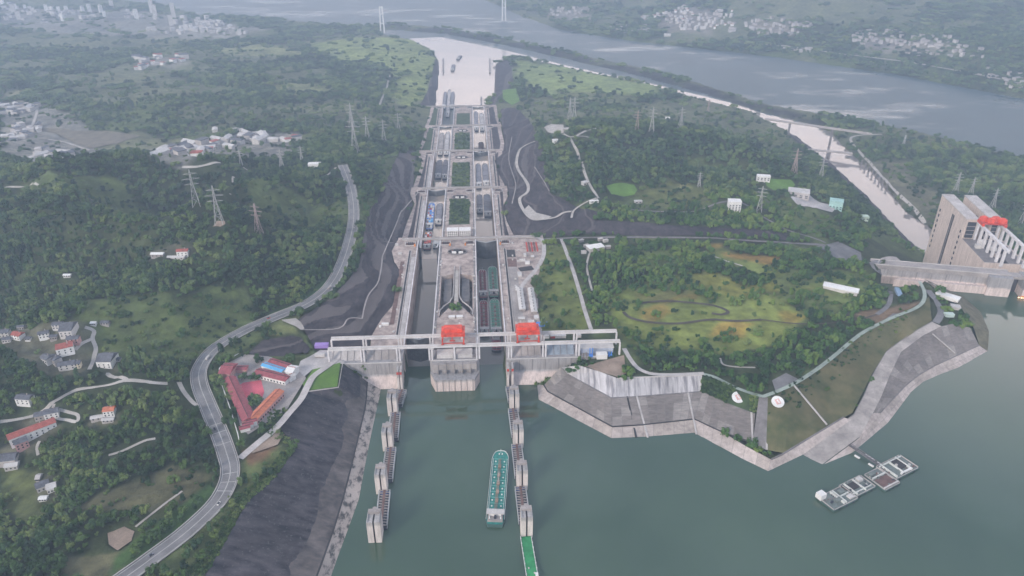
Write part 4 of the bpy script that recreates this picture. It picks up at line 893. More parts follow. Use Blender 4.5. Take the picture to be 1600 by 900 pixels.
# centre lawns, pond, office, mound
def bed(nm, s0, s1, t0, t1, z, m): return structure(MB().box(((s0+s1)/2, (t0+t1)/2, 0), (s1-s0, t1-t0, .35)).build(nm, m, None, LP(0, 0, z), LANG))
bed('island_lawn', -19, 19, 435, 560, 4.02, m_shrub); bed('island_lawn', -20, 20, 690, 850, -18.98, m_shrub); bed('island_lawn', -20, 20, 1010, 1180, -45.98, m_shrub); bed('island_lawn', -20, 20, 1320, 1480, -73.98, m_shrub)
bed('side_lawn', -96, -84, 1040, 1190, -45.97, m_shrub); bed('side_lawn', 84, 97, 1040, 1190, -45.97, m_dark); bed('side_lawn', 84, 98, 1330, 1490, -73.97, m_dark); bed('side_lawn', -96, -84, 1330, 1490, -73.97, m_dark)
bed('centre_path', -2.6, 2.6, 100, 195, 32.02, m_path)
for s_ in (-9, 9):
    O = thing('lock_office', 'white flat-roofed office block, %s of the twin pair on the island behind the first head' % ('left' if s_ < 0 else 'right'), 'office', LP(s_*1.2, 385, 4), LANG, 'twin white offices')
    MB().box((0, 0, 0), (19, 14, 12)).build('wall', m_white, O); MB().box((0, 0, 12), (20.4, 15.4, .9)).build('roof', m_white, O)
    for i in range(5):
        for j in range(3): MB().box((-7.2+i*3.6, -7.05, 1.6+j*3.6), (2, .3, 2)).build('window', m_glass, O)
def mound_tree(s, t, z, r, lb):
    pass
for (s, t, lb) in ((-5.2, 52, 'left'), (5.2, 52, 'right')):
    O = thing('service_hut', 'small white flat hut behind the left red gantry crane, %s one' % lb, 'hut', LP(s, t, 32), LANG, 'white huts behind the crane'); MB().box((0, 0, 0), (8, 4.5, 3)).build('wall', m_offw, O); MB().box((0, 0, 3), (8.8, 5.3, .5)).build('roof', m_white, O)
# round rim walk that splits round the mound
for s_ in (-1, 1):
    pts = [(s_*22.5, 60), (s_*22.5, 72), (s_*17, 84), (s_*9, 96), (s_*4.6, 112), (s_*4.2, 150), (s_*4.2, 208)]
    W_ = thing('recess_parapet', 'curving pale parapet round the %s deep recess of the central island' % ('left' if s_ < 0 else 'right'), 'parapet', LP(0, 0, 32), LANG, 'parapets round the recesses')
    mb = MB(); 
    for p, q in zip(pts, pts[1:]): mb.bar((*p, .8), (*q, .8), 1.0, 1.6)
    mb.build('wall', m_conc_l, W_)
    W_ = tag(MB().box((s_*13, 158, 8), (11, 95, 17)).build('recess_lining', m_conc_d, None, LP(0, 0, 0), LANG), 'grey sloped block standing in the %s recess of the central island' % ('left' if s_ < 0 else 'right'), 'concrete block')
# ---- dam blocks under the crane beams
def wall_windows(): pass
Tn = thing('dam_pier_island', 'broad concrete dam block with a chamfered nose standing in the water between the two lanes', 'dam block', LP(0, 0, 0), LANG)
nose = [(-30.5, -14), (-30.5, -52), (-24, -70), (24, -70), (30.5, -52), (30.5, -14)]
mb = MB(); mb.prism(nose, -8, 17); mb.build('nose', m_dam, Tn)
mb = MB(); nb = [(-29, -14), (-29, -50), (-26, -56), (26, -56), (29, -50), (29, -14)]; nt_ = [(-30.5, -14), (-30.5, -49), (30.5, -49), (30.5, -14)]
mb = MB(); mb.prism([(-30.5, -14.2), (-30.5, -47), (-27, -54), (27, -54), (30.5, -47), (30.5, -14.2)], 17.02, 32); mb.build('crest_block', m_dam, Tn)
for x in np.linspace(-22, 22, 7): MB().box((x, -70.2, 0), (.6, .5, 16.5)).build('groove', m_conc_d, Tn)
tag_ = MB().box((0, -56.2, 24), (54, 4.4, 7.6), 0, 1.0).build('overhang', m_conc, Tn)
for x in np.linspace(-20, 20, 5): MB().box((x, -54.2, 17.2), (.5, 9.2, 14.4)).build('groove', m_conc_d, Tn)
mb = MB(); mb.box((-12, -38, 32), (20, 14, 5)); mb.box((12, -38, 32), (20, 14, 5)); mb.build('gatehouse', m_offw, Tn)
MB().box((0, -50.5, 32), (58, .5, 1.2)).build('parapet', m_offw, Tn)
for x in (-24, 24): MB().box((x, -38, 32.02), (2, 14, 3.5)).build('stair_tower', m_conc_d, Tn)
def abut(nm, lb, s0, s1, face, tt):
    T = thing(nm, lb, 'dam block', LP(0, 0, 0), LANG); sgn = 1 if s1 > s0 else -1
    mb = MB(); mb.prism([(s0, -13.9), (s0, -52), (s1, -52), (s1, -13.9)], -8, 32)
    mb.build('body', m_dam, T)
    mb = MB(); mb.add([(s0, -52, 16), (s1, -52, 16), (s1, -66, -8), (s0, -66, -8), (s0, -51.9, -8), (s1, -51.9, -8)], [(0, 1, 2, 3), (0, 3, 4), (1, 5, 2), (3, 2, 5, 4)]); mb.build('battered_face', m_dam, T)
    n = int(abs(s1-s0)/17)
    for i in range(1, n+1):
        x = s0+(s1-s0)*i/(n+.5); MB().box((x, -52.15, 16.2), (.5, .4, 15.6)).build('joint', m_conc_d, T)
    MB().box(((s0+s1)/2, -51.6, 32), (abs(s1-s0), .6, 1.2)).build('parapet', m_offw, T)
    return T
abut('dam_abutment', 'concrete dam wall left of the left lane, running into the dark netted slope', -64.2, -152, 0, 0)
abut('dam_abutment', 'concrete dam wall right of the right lane, running into the grey revetment', 64.2, 185, 0, 0)
# stepped guide pilasters each side of the lanes with red-and-white marks
for s_ in (-68.5, -64.9, 64.9, 70.5):
    P_ = thing('lane_pilaster', 'tall pale pilaster with red band at the %s edge of the %s lane mouth' % ('outer' if abs(s_) > 66 else 'inner', 'left' if s_ < 0 else 'right'), 'pilaster', LP(s_, -60, 0), LANG, 'pilasters at the lane mouths')
    MB().box((0, -4, -6), (2.6, 12, 38.5)).build('shaft', m_pier, P_); MB().box((0, -10.2, 27), (2.8, .5, 3.4)).build('red_band', m_redd, P_)
# ---- the two long beams on columns
COLS = [-153, -112, -68.5, -29, 29, 68.5, 111, 152.5, 205]
for row, tt in ((0, -47), (1, -23)):
    for i in range(len(COLS)-1):
        a, b = COLS[i], COLS[i+1]
        if row == 0 and False: continue
        B = thing('crane_beam', 'long pale crane beam, %s row, bay %s' % ('front' if row == 0 else 'rear', ['at the far left end', 'second from the left end', 'over the left lane wall and mouth', 'over the left lane', 'over the central island', 'over the right lane', 'right of the second crane', 'towards the right end'][i if i < 8 else 7]), 'beam', LP((a+b)/2, tt, 49.4), LANG, 'crane rail beams')
        MB().box((0, 0, 0), (b-a-.3, 2.2, 2.8)).build('girder', m_beam, B); MB().box((0, 0, 2.8), (b-a-.3, 3.4, .4)).build('rail_deck', m_beam, B)
        w_ = MB()
        for x in (-1.55, 1.55): w_.box((0, x, 3.2), (b-a-.4, .15, .9))
        w_.build('railing', m_offw, B)
    for i, s_ in enumerate(COLS):
        for ds in ((0,) if i in (0, 8) else (-1.7, 1.7)):
            if s_ == 29 or s_ == -29: s2 = s_*1.0
            c_ = thing('beam_column', 'tall pale column under the %s crane beam %s' % ('front' if row == 0 else 'rear', 'at %s' % ['the far left end', 'the second support from left', 'the left bank of the left lane', 'the left edge of the island', 'the right edge of the island', 'the right bank of the right lane', 'the third support from right', 'the second support from right', 'the far right end'][i]), 'column', LP(s_+ds, tt, 31.9), LANG, 'columns under the crane beams')
            MB().box((0, 0, 0), (2.0, 3.0, 17.5), 0, .9).build('shaft', m_beam, c_)
tag(MB().box((0, 0, 0), (2.4, 3, 17.5)).build('beam_column', m_beam, None, LP(0, -47, 31.9), LANG), 'single pale column in the middle of the island under the front beam', 'column')
# walls and hoppers behind the beams on the abutments: sloping gate-storage troughs
for s0, s1, lb, mm in ((-150, -114, 'far left', m_conc_l), (-110, -71, 'second from left', m_conc), (73, 109, 'right of the right crane', m_conc), (114, 150, 'second from the right end', M('blue_grey_panel', (.25, .29, .34)))):
    P_ = thing('storage_trough', 'long pale sloping trough under the crane beams, %s' % lb, 'trough', LP((s0+s1)/2, -36, 32), LANG, 'troughs under the beams')
    wd = s1-s0-3
    MB().add([(-wd/2, -8, 0), (wd/2, -8, 0), (wd/2, 6, 10), (-wd/2, 6, 10), (-wd/2, 7.5, 10), (wd/2, 7.5, 10), (wd/2, 7.5, 0), (-wd/2, 7.5, 0)], [(0, 1, 2, 3), (3, 2, 5, 4), (4, 5, 6, 7), (0, 3, 4, 7), (1, 6, 5, 2), (0, 7, 6, 1)]).build('panel', mm, P_)
    for x in (-wd/4, 0, wd/4): MB().bar((x, -8.2, .2), (x, 5.8, 10.2), .5, .5).build('rib', m_conc_d, P_)
# ---- red gantry cranes
def crane(s, lb):
    T = thing('gantry_crane', lb, 'gantry crane', LP(s, -35, 53), LANG)
    for dx in (-13, 13):
        for dy in (-12, 12):
            lg = MB().box((dx, dy, 0), (1.6, 1.6, 9), 0).build('leg', m_red, T); MB().box((dx, dy, 0), (3.4, 1.8, 1.2)).build('bogie', m_redd, lg)
    for dx in (-13, 13):
        MB().box((dx, 0, 1.2), (1.5, 24, 1.4)).build('sill_beam', m_red, T)
    for dx in (-13, 13): MB().bar((dx, -12, 1.5), (dx, 0, 8.5), .7).bar((dx, 12, 1.5), (dx, 0, 8.5), .7).build('brace', m_redd, T)
    MB().box((0, 2.5, 8.6), (29, 21, 3.2)).build('deck', m_red, T)
    MB().box((0, 5, 11.8), (24, 12, 3.2), 0, .92).build('machine_house', m_red, T)
    w_ = MB()
    for x in range(-14, 15, 4): w_.box((x, -8.1, 11.8), (.3, .3, 1.3))
    w_.box((0, -8.1, 13), (29, .25, .25)); w_.build('railing', m_redd, T)
    MB().box((0, -11.9, 1.5), (26, .9, 1.1)).build('front_tie', m_redd, T)
    MB().box((-1, -9, 4), (1.4, 1.4, 4.6)).box((-1, -9, 3.4), (7, 2, .9)).build('lifting_block', m_redd, T)
    for x in (-8, 8): MB().box((x, 12.5, 11.8), (2, 2, 4.8)).build('hoist', m_offw, T)
    MB().box((11, -9.2, 6), (3, 2.6, 2.6)).build('cab', m_offw, T)
crane(-1, 'red gantry crane on the long beams above the central island'); crane(91, 'red gantry crane on the long beams right of the right lane')
# things on the right abutment
def simple_box(name, lb, cat, loc, d, m, rz=LANG, group=None, roof=None, wins=0):
    T = thing(name, lb, cat, loc, rz, group); MB().box((0, 0, 0), d).build('wall', m, T)
    if roof: MB().box((0, 0, d[2]), (d[0]*1.05, d[1]*1.05, .5)).build('roof', roof, T)
    return T
simple_box('store_shed', 'long light-blue shed under the right end of the crane beams', 'shed', LP(178, -38, 32), (40, 10, 7), M('pale_blue_cladding', (.42, .46, .55)), roof=m_offw)
simple_box('store_shed', 'small white cube shed in front of the blue one at the right beam end', 'shed', LP(182, -52, 31), (13, 8, 6), m_white, roof=m_white)
for s_, lb in ((169, 'left'), (193, 'right')):
    T = thing('blue_hoist_frame', 'blue steel hoist frame, the %s one beside the small white shed' % lb, 'hoist frame', LP(s_, -50, 30), LANG)
    mb = MB(); mb.box((-1.5, 0, 0), (1.2, 1.2, 14 if lb == 'left' else 8)); mb.box((1.5, 0, 0), (1.2, 1.2, 14 if lb == 'left' else 8)); mb.build('mast', m_blue, T); MB().box((0, 0, 2), (4.6, 4, 2.4)).build('winch', m_blue, T)
T = thing('steel_stack', 'heap of pale steel members beside the blue hoist', 'stack', LP(160, -50, 32), LANG)
for i in range(5): MB().bar((-5+2*i, -5, .4+.3*i), (-2+1.5*i, 6, .6+.3*i), .7).build('member', m_offw if i % 2 else m_soil, T)
structure(drape('rubble_pad', PX([(912, 572), (935, 566), (975, 556), (978, 585), (965, 590), (940, 583)], 31), m_soil, 4, .8))
# items on the rear walkway of the right abutment
for i, (s_, wdt) in enumerate(((118, 7), (126, 6), (136, 14), (160, 6))): simple_box('site_cabin', ['white cabin nearest the right crane, seen between the beams', 'reddish cabin second behind the beams', 'long low white cabin between the beams', 'small white cabin at the right end between the beams'][i], 'cabin', LP(s_, -4, 32), (wdt, 4, 3.2), [m_white, m_redd, m_offw, m_offw][i], group='cabins behind the beams', roof=m_offw)
# ---- yard right of the nearest stage
for i, (px, py, ln) in enumerate(((814, 470, 62), (832, 472, 68))):
    x, y, z = W(px, py, 32); T = thing('long_shed', 'long white-roofed construction shed, %s of the two in the yard right of the right lane' % ('left' if i == 0 else 'right'), 'shed', (x, y, 32), LANG, 'white yard sheds')
    MB().box((0, 0, 0), (8, ln, 4)).build('wall', m_conc, T); rf = MB().gable((0, 0, 4), (ln, 8, 1.6), pi/2).build('roof', m_offw, T)
    mb = MB()
    for j in range(8): mb.box((0, -ln/2+4+j*ln/8, 5.7), (1.2, 2, .5))
    mb.build('roof_vent', m_dark, rf)
T = thing('blue_tarpaulin', 'crumpled bright blue tarpaulin behind the right red crane', 'tarpaulin', W(846, 508, 32), 0)
v = []; n = 9
for i in range(n):
    for j in range(n):
        a, b = i/(n-1), j/(n-1); v.append((-8+16*a+rnd.uniform(-.5, .5), -6+12*b+rnd.uniform(-.5, .5), 1+2.6*sin(pi*a)*sin(pi*b)+rnd.uniform(0, .8)))
mb = MB(); mb.v = v; mb.f = [(i*n+j, (i+1)*n+j, (i+1)*n+j+1, i*n+j+1) for i in range(n-1) for j in range(n-1)]; mb.build('sheet', m_blue, T)
x, y, z = W(831, 386, 32); T = thing('rebar_yard', 'rust-red rows of formwork stacked in the yard at the far right corner', 'stack', (x, y, 32), LANG)
for i in range(5): MB().box((-8+4*i, 0, .1), (2.2, 34, 1.1)).build('row', m_brown if i % 2 else m_redd, T)
for i, (px, py, d, m) in enumerate(((824, 412, (7, 5, 3.5), m_white), (816, 408, (9, 3, 3), m_offw), (832, 403, (5, 6, 3), m_conc), (820, 400, (4, 8, 3), m_offw), (812, 430, (6, 12, 2.5), m_offw), (807, 452, (3, 8, 2.5), m_white), (838, 498, (6, 8, 3), m_offw), (830, 505, (8, 6, 3), m_offw), (815, 500, (9, 6, 3), m_conc), (620, 384, (5, 4, 3), m_offw), (625, 398, (6, 3, 3), m_offw))):
    p = W(px, py, 32); simple_box('site_cabin', '%s cabin, %s, %s' % ('white' if m is m_white else 'pale grey', 'yard right of the locks' if px > 700 else 'yard left of the left lane', ['brightest of the group by the dark pit', 'low and long beside the white one', 'beside the formwork rows', 'narrow, next to the formwork', 'along the access road bend', 'narrow, by the lane wall', 'beside the right long shed', 'in front of the right long shed', 'right behind the crane', 'upper of two', 'lower of two'][i]), 'cabin', p, d, m, roof=m_offw, group='site cabins')
structure(ribbon('access_road', smooth([W(*p, 32.35) for p in ((806, 369), (830, 370), (846, 374), (850, 388), (848, 403), (838, 420), (826, 434), (816, 446), (813, 456))], 5), 6.5, m_conc_l, 0, follow=False))
structure(MB().box((0, 0, 0), (13, 26, .5)).build('sunken_bay', m_dark, None, LP(85, 250, 32.05), LANG)); structure(MB().box((0, 0, 0), (14, 28, .4)).build('paved_strip', m_brown, None, LP(85, 216, 32.05), LANG))
structure(MB().box((0, 0, 0), (22, 13, .5)).build('excavated_pit', m_dark, None, W(822, 420, 32.02), .3))
T = simple_box('site_cabin', 'white cabin on the dark triangular yard left of the left lane behind the beams', 'cabin', W(602, 508, 32), (9, 3, 2.6), m_white, roof=m_white)
simple_box('parked_truck', 'small white truck body by the cabin left of the left lane', 'truck', W(594, 511, 32), (3, 3, 2.2), m_white)
# debris of small kit on platforms (individual crates)
cr0 = None
for k, (t0, t1, z) in enumerate(STG[:3]):
    for i in range([40, 26, 16][k]):
        s_ = rnd.choice([rnd.uniform(-27, -24), rnd.uniform(24, 27), rnd.uniform(70, 73), rnd.uniform(86, 100) if k == 0 else rnd.uniform(66, 72), rnd.uniform(-84, -79) if k == 0 else rnd.uniform(-72, -66)]); tt = rnd.uniform(max(t0, 8)+5, t1-6)
        loc = LP(s_, tt, z); lb = 'small pale equipment box on the lock platforms of the %s stage' % ORD[k]
        if cr0 is None: cr0 = MB().box((0, 0, 0), (2.4, 1.8, 1.6)).build('equipment_box', m_offw, None, loc, LANG); tag(cr0, lb, 'equipment box', 'equipment boxes beside the locks')
        else: o = dup(cr0, loc, rnd.uniform(0, 3), lb, scale=(rnd.uniform(.7, 1.8), rnd.uniform(.7, 1.5), rnd.uniform(.6, 1.5)))

# ---- guide piers and floating truss guide walls
def pier(px, py, lb, w0=11.5, ht=26, ln=13):
    x, y, _ = W(px, py, 0); T = thing('guide_pier', lb, 'pier', (x, y, 0), LANG)
    for dx in (-1, 1): MB().box((dx*(w0/4+.35), ln/2, -8), (w0/2-.9, ln, ht+8), 0).build('shaft', m_pier, T)
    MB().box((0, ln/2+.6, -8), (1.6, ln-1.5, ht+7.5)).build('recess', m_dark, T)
    MB().box((0, ln-2, ht), (w0*.9, 4.5, 2.6)).build('cap_block', m_conc, T)
    MB().cyl((0, ln+1, ht+.1), 2.0, 2.6, 10).build('winch_drum', m_conc, T)
    for dx in (-1, 1): MB().box((dx*w0*.42, ln/2, ht), (.3, ln, 1.1)).build('railing', m_steel, T)
    return (x, y)
def truss(a, b, lb, wd=10, mm=m_conc_d):
    d = Vector((b[0]-a[0], b[1]-a[1])); Ln = d.length; rz = atan2(d.y, d.x); T = thing('floating_guide_wall', lb, 'floating guide wall', (a[0], a[1], 0), rz)
    MB().box((Ln/2, 0, -1.5), (Ln, wd, 3.2)).build('pontoon', m_hull, T)
    for s_ in (-1, 1):
        mb = MB(); n = max(4, int(Ln/4.5)); mb.bar((0, s_*wd/2, 6.5), (Ln, s_*wd/2, 6.5), .8); mb.bar((0, s_*wd/2, 2), (Ln, s_*wd/2, 2), .7)
        for i in range(n): x0, x1 = Ln*i/n, Ln*(i+1)/n; mb.bar((x0, s_*wd/2, 2), (x0, s_*wd/2, 6.5), .45); mb.bar((x0, s_*wd/2, 2 if i % 2 else 6.5), (x1, s_*wd/2, 6.5 if i % 2 else 2), .4)
        mb.build('side_truss', m_steel, T)
    mb = MB(); n = max(5, int(Ln/3.5))
    for i in range(n+1): mb.bar((Ln*i/n, -wd/2, 6.4), (Ln*i/n, wd/2, 6.4), .5)
    for i in range(n): mb.bar((Ln*i/n, -wd/2, 6.4), (Ln*(i+1)/n, wd/2, 6.4), .35)
    mb.build('cross_member', m_conc, T)
    MB().box((Ln/2, 0, 6.45), (Ln, 2.4, .3)).build('gangway', m_brown, T)
    MB().box((1.2, 0, 1.7), (1.0, wd*.8, 4)).build('end_fender', M('dark_blue_paint', (.06, .10, .26)) if 'dark_blue_paint' not in bpy.data.materials else bpy.data.materials['dark_blue_paint'], T)
ordn = ['nearest the dam', 'second from the dam', 'third from the dam', 'at the near end']
PL = [pier(614, 650, 'pale twin-shaft concrete pier in the left guide line, '+ordn[0]), pier(606.5, 705, 'pale twin-shaft concrete pier in the left guide line, '+ordn[1]), pier(596.5, 772, 'pale twin-shaft concrete pier in the left guide line, '+ordn[2]), pier(586.5, 848, 'pale twin-shaft concrete pier in the left guide line, '+ordn[3], 13, 26, 15)]
PR = [pier(804, 644, 'pale twin-shaft concrete pier in the right guide line, '+ordn[0]), pier(810, 700, 'pale twin-shaft concrete pier in the right guide line, '+ordn[1]), pier(816, 766, 'pale twin-shaft concrete pier in the right guide line, '+ordn[2]), pier(823, 840, 'pale twin-shaft concrete pier in the right guide line, '+ordn[3])]
la = LP(-68, -72); ra = LP(69.5, -72)
for Pp, a0, sd_ in ((PL, la, 'left'), (PR, ra, 'right')):
    pts = [a0]+Pp; off = 3.5 if sd_ == 'left' else -2.0
    for i in range(4):
        a = (pts[i][0]+off, pts[i][1]-(1 if i else 0)); b = (pts[i+1][0]+off, pts[i+1][1]+15.5)
        truss(a, b, 'grey floating truss wall in the %s guide line, %s' % (sd_, ['joining the dam', 'second from the dam', 'third from the dam', 'fourth from the dam'][i]), 11)
a = (PR[3][0]-1, PR[3][1]-1); d = Vector((W(832, 900)[0]-W(823, 845)[0], W(832, 900)[1]-W(823, 845)[1])).normalized(); Ln = 90; rz = atan2(d.y, d.x)
T = thing('green_pontoon', 'bright green decked pontoon at the near end of the right guide line', 'pontoon', (a[0], a[1], 0), rz)
MB().box((Ln/2, 0, -1), (Ln, 11, 3.6)).build('hull', m_tealh, T); MB().box((Ln/2, 0, 2.62), (Ln-.6, 9.4, .2)).build('deck', m_green_mesh, T)
for s_ in (-1, 1):
    mb = MB(); mb.box((Ln/2, s_*5.1, 2.6), (Ln, .5, .9))
    for i in range(15): mb.box((3+i*6, s_*5.1, 3.5), (1.2, .9, .8))
    mb.build('bulwark', m_sline, T)
for i, (x, yy) in enumerate(((38, -2), (44, 2.5), (50, -1), (55, 3))): MB().box((x, yy, 2.8), (1.4, 1.2, 1)).build('bollard', m_offw, T)
MB().box((47, 4.2, 2.8), (4, 2.4, 2.4)).build('hut', m_white, T)

# ------------------------------------------------------------------ vessels
def hullpts(Ln, B, bow=.16, stern=.06, n=7):
    pts = [(-Ln/2, -B*.40), (-Ln/2+Ln*stern, -B/2)]
    for i in range(n): a = pi/2*i/(n-1); pts.append((Ln/2-Ln*bow+Ln*bow*sin(a), -B/2*cos(a)**.7 if i < n-1 else 0))
    return pts+[(x, -y) for x, y in pts[::-1][1:]]
def ship(lb, loc, rz, Ln, B, deckm, kind='tanker', fb=3.2, hull=None, z=0, name='cargo_ship', detail=1, group=None):
    T = thing(name, lb, 'ship', (loc[0], loc[1], z), rz, group); P = hullpts(Ln, B)
    MB().prism(P, -1.5, fb).build('hull', hull or m_hull, T)
    MB().prism([(x*.985, y*.94) for x, y in P], fb+.01, fb+.2).build('deck', deckm, T)
    mb = MB(); Q = P[1:-1]
    for p, q in zip(Q, Q[1:]): mb.bar((p[0]*.99, p[1]*.97, fb+.7), (q[0]*.99, q[1]*.97, fb+.7), .35, 1.0)
    mb.build('bulwark', m_sline if kind != 'dry' else m_greyk, T)
    hs = -Ln/2+Ln*.03; hl = max(9, Ln*.13)
    if kind == 'tanker':
        x0, x1 = hs+hl+3, Ln/2-Ln*.13
        pr = MB(); pr.box(((x0+x1)/2, -.6, fb+.9), (x1-x0, .5, .5)).box(((x0+x1)/2, .5, fb+.9), (x1-x0, .5, .5)); pr.box(((x0+x1)/2, 1.6, fb+.7), (x1-x0, .35, .35)); pr.build('pipe_run', m_soil if detail > 1 else m_conc, T)
        n = 9; rb = MB()
        for i in range(n+1): rb.box((x0+(x1-x0)*i/n, 0, fb+.2), (.5, B*.86, .55))
        rb.build('deck_rib', M('pale_teal_paint', (.16, .40, .37)) if detail > 1 else m_conc_d if deckm is m_redk else m_conc, T)
        ct = MB()
        for i in range(n if detail < 2 else 0):
            for s_ in (-1, 1):
                cx = x0+(x1-x0)*(i+.5)/n; ct.cyl((cx, s_*B*.25, fb+.2), .7, .7, 8); 
                if detail: ct.bar((cx-2.5, s_*B*.12, fb+.8), (cx-2.5, s_*B*.38, fb+.8), .3)
        if detail < 2: ct.build('tank_hatch', deckm, T)['kind'] = 'stuff'
        else:
            for i in range(n):
                for s_ in (-1, 1): MB().cyl((x0+(x1-x0)*(i+.5)/n, s_*B*.25, fb+.2), .8, .8, 8).build('tank_hatch', m_sline, T)
        if detail:
            for i in range(5): cx = x0+(x1-x0)*(.15+.17*i); MB().box((cx, 0, fb+.4), (4.5, 3.0, 1.7)).build('pump', m_soil, T)
            MB().bar((x0+(x1-x0)*.5, 0, fb), (x0+(x1-x0)*.5, 0, fb+9), .5).bar((x0+(x1-x0)*.5, 0, fb+8), (x0+(x1-x0)*.66, 0, fb+5), .4).build('hose_crane', m_offw, T)
            sd_ = MB()
            for s_ in (-1, 1): sd_.box(((x0+x1)/2, s_*B*.40, fb+.2), (x1-x0, .4, 1.1))
            sd_.build('catwalk', m_sline, T)
    elif kind == 'dry':
        x0, x1 = hs+hl+2, Ln/2-Ln*.12; n = 3 if Ln > 60 else 2
        for i in range(n):
            c0 = x0+(x1-x0)*(i+.5)/n; w1 = (x1-x0)/n-1.2
            h = MB().box((c0, 0, fb+.2), (w1, B*.74, 1.5)).build('hatch_coaming', m_greyk, T); MB().box((c0, 0, fb+1.7), (w1-.8, B*.68, .3)).build('hatch_cover', deckm, h)
    elif kind == 'box':
        x0, x1 = hs+hl+2, Ln/2-Ln*.12; n = int((x1-x0)/6.6); cols = [m_offw, m_sky, m_white, m_blue, m_offw, m_redd]
        for i in range(n):
            for j in (-1, 0, 1):
                MB().box((x0+3.2+i*6.6, j*B*.26, fb+.2), (6, B*.24, 2.6*rnd.choice([1, 1, 2]))).build('container', cols[rnd.randrange(6)] if deckm is m_blue else rnd.choice([m_orange, m_offw, m_redd, m_white, m_greyk]), T)
    # superstructure at the stern
    dh = MB().box((hs+hl/2, 0, fb), (hl, B*.80, 2.8)).build('deckhouse', m_conc if kind == 'tanker' else m_offw, T)
    br = MB().box((hs+hl*.62, 0, fb+2.8), (hl*.45, B*.62, 2.6)).build('bridge_house', m_white, T)
    MB().box((hs+hl*.62+hl*.225+.05, 0, fb+4), (.15, B*.55, .9)).build('window_band', m_glass, br)
    MB().box((hs+hl*.62, 0, fb+5.4), (hl*.5, B*.95, .4)).build('bridge_wing', m_offw, br)
    MB().box((hs+hl*.2, 0, fb+2.8), (2.4, 2.4, 3.4), 0, .8).build('funnel', m_hull, T)
    mb = MB(); mb.bar((hs+hl*.55, 0, fb+5.6), (hs+hl*.55, 0, fb+10), .3); mb.bar((hs+hl*.55, -1.8, fb+8.6), (hs+hl*.55, 1.8, fb+8.6), .2); mb.build('mast', m_sline, T)
    if detail:
        for s_ in (-1, 1): MB().box((hs+hl*.25, s_*B*.30, fb+2.9), (3.6, 1.3, 1.2), 0, .7).build('lifeboat', m_sline, T)
        mb = MB(); mb.bar((Ln/2-4, 0, fb+.2), (Ln/2-4, 0, fb+6), .35); mb.box((Ln/2-6, -1.6, fb+.2), (1.6, 1.2, 1.1)); mb.box((Ln/2-6, 1.6, fb+.2), (1.6, 1.2, 1.1)); mb.build('windlass', m_sline, T)
    return T
def ship_px(lb, px, pyf, pyn, z, B, deckm, kind, **k):
    """between the far (pyf) and near (pyn) ends as seen; heads down the lane"""
    a = W(px, pyn, z+2); b = W(k.pop('pxf', px), pyf, z+2); c = ((a[0]+b[0])/2, (a[1]+b[1])/2); d = hypot(b[0]-a[0], b[1]-a[1]); rz = k.pop('rz', pi/2+LANG)
    return ship(lb, c, rz, d, B, deckm, kind, z=z, **k)
ship_px('teal-decked tanker alone on the open water between the two guide lines', 777, 706, 822, 0, 18.5, m_teal, 'tanker', pxf=779.5, rz=pi/2-.045, name='tanker', hull=m_tealh, detail=2, fb=3.6)
def lane(lb, s, t0, t1, z, B, deckm, kind, **k):
    c = LP(s, (t0+t1)/2); return ship(lb, c, (-pi/2 if k.pop('flip', 0) else pi/2)+LANG, t1-t0, B, deckm, kind, z=z, **k)
lane('red-decked ship in the right lane, farther of the two by the left wall', 38.8, 158, 252, 0, 13.5, m_redk, 'tanker', name='cargo_ship')
lane('red-decked ship in the right lane, nearer of the two by the left wall', 38.8, 52, 150, 0, 13.5, m_redk, 'tanker', name='cargo_ship')
lane('pale green-decked tanker in the right lane, farther of the two by the right wall', 55, 160, 262, 0, 15.5, m_grnk, 'tanker', name='tanker')
lane('pale green-decked tanker in the right lane, nearer of the two by the right wall', 55, 50, 154, 0, 15.5, m_grnk, 'tanker', name='tanker')
lane('dark-hulled vessel with maroon deck under the beams at the right lane mouth', 54, 12, 49, 0, 13.5, m_redk, 'dry', flip=True)
lane('blue and white container ship in the left lane of the second stage', -55, 435, 565, -8, 14, m_blue, 'box')
lane('grey-hatched ship beside the container ship in the second stage', -39, 455, 560, -8, 13, m_greyk, 'dry')
lane('ship with orange and white deck cargo, near end of the left lane, second stage', -55, 350, 425, -8, 14, m_redk, 'box')
lane('pale grey ship close behind the first bridge in the left lane', -39, 355, 400, -8, 13, m_offw, 'dry')
lane('dark ship pointing away just past the second bridge, left side of the right lane', 39, 560, 660, -30, 13, m_greyk, 'dry')
lane('larger dark ship just past the second bridge, right side of the right lane', 55, 540, 660, -30, 15, m_greyk, 'dry')
lane('grey ship in the right lane of the third stage, left of the pair', 39, 700, 860, -30, 13, m_greyk, 'dry')
lane('grey ship in the right lane of the third stage, right of the pair', 55, 710, 860, -30, 14, m_greyk, 'dry')
lane('wide dark ship under the third bridge, left of the left lane', -54, 820, 950, -50, 15, m_greyk, 'dry')
lane('narrow dark ship under the third bridge, right of the left lane', -39, 815, 950, -50, 12, m_greyk, 'dry')
lane('long grey ship in the left lane of the fourth stage, left side', -55, 990, 1180, -50, 13, m_conc, 'dry')
lane('long pale ship in the left lane of the fourth stage, right side', -39.5, 990, 1190, -50, 13, m_conc_l, 'dry')
lane('small brown ship in the right lane of the fourth stage', 50, 1080, 1180, -78, 15, m_brown, 'dry')
lane('grey ship in the right lane of the farthest stage, left side', 39, 1290, 1500, -78, 13, m_greyk, 'dry')
lane('pale ship in the right lane of the farthest stage, right side', 56, 1290, 1480, -78, 13, m_conc_l, 'dry')
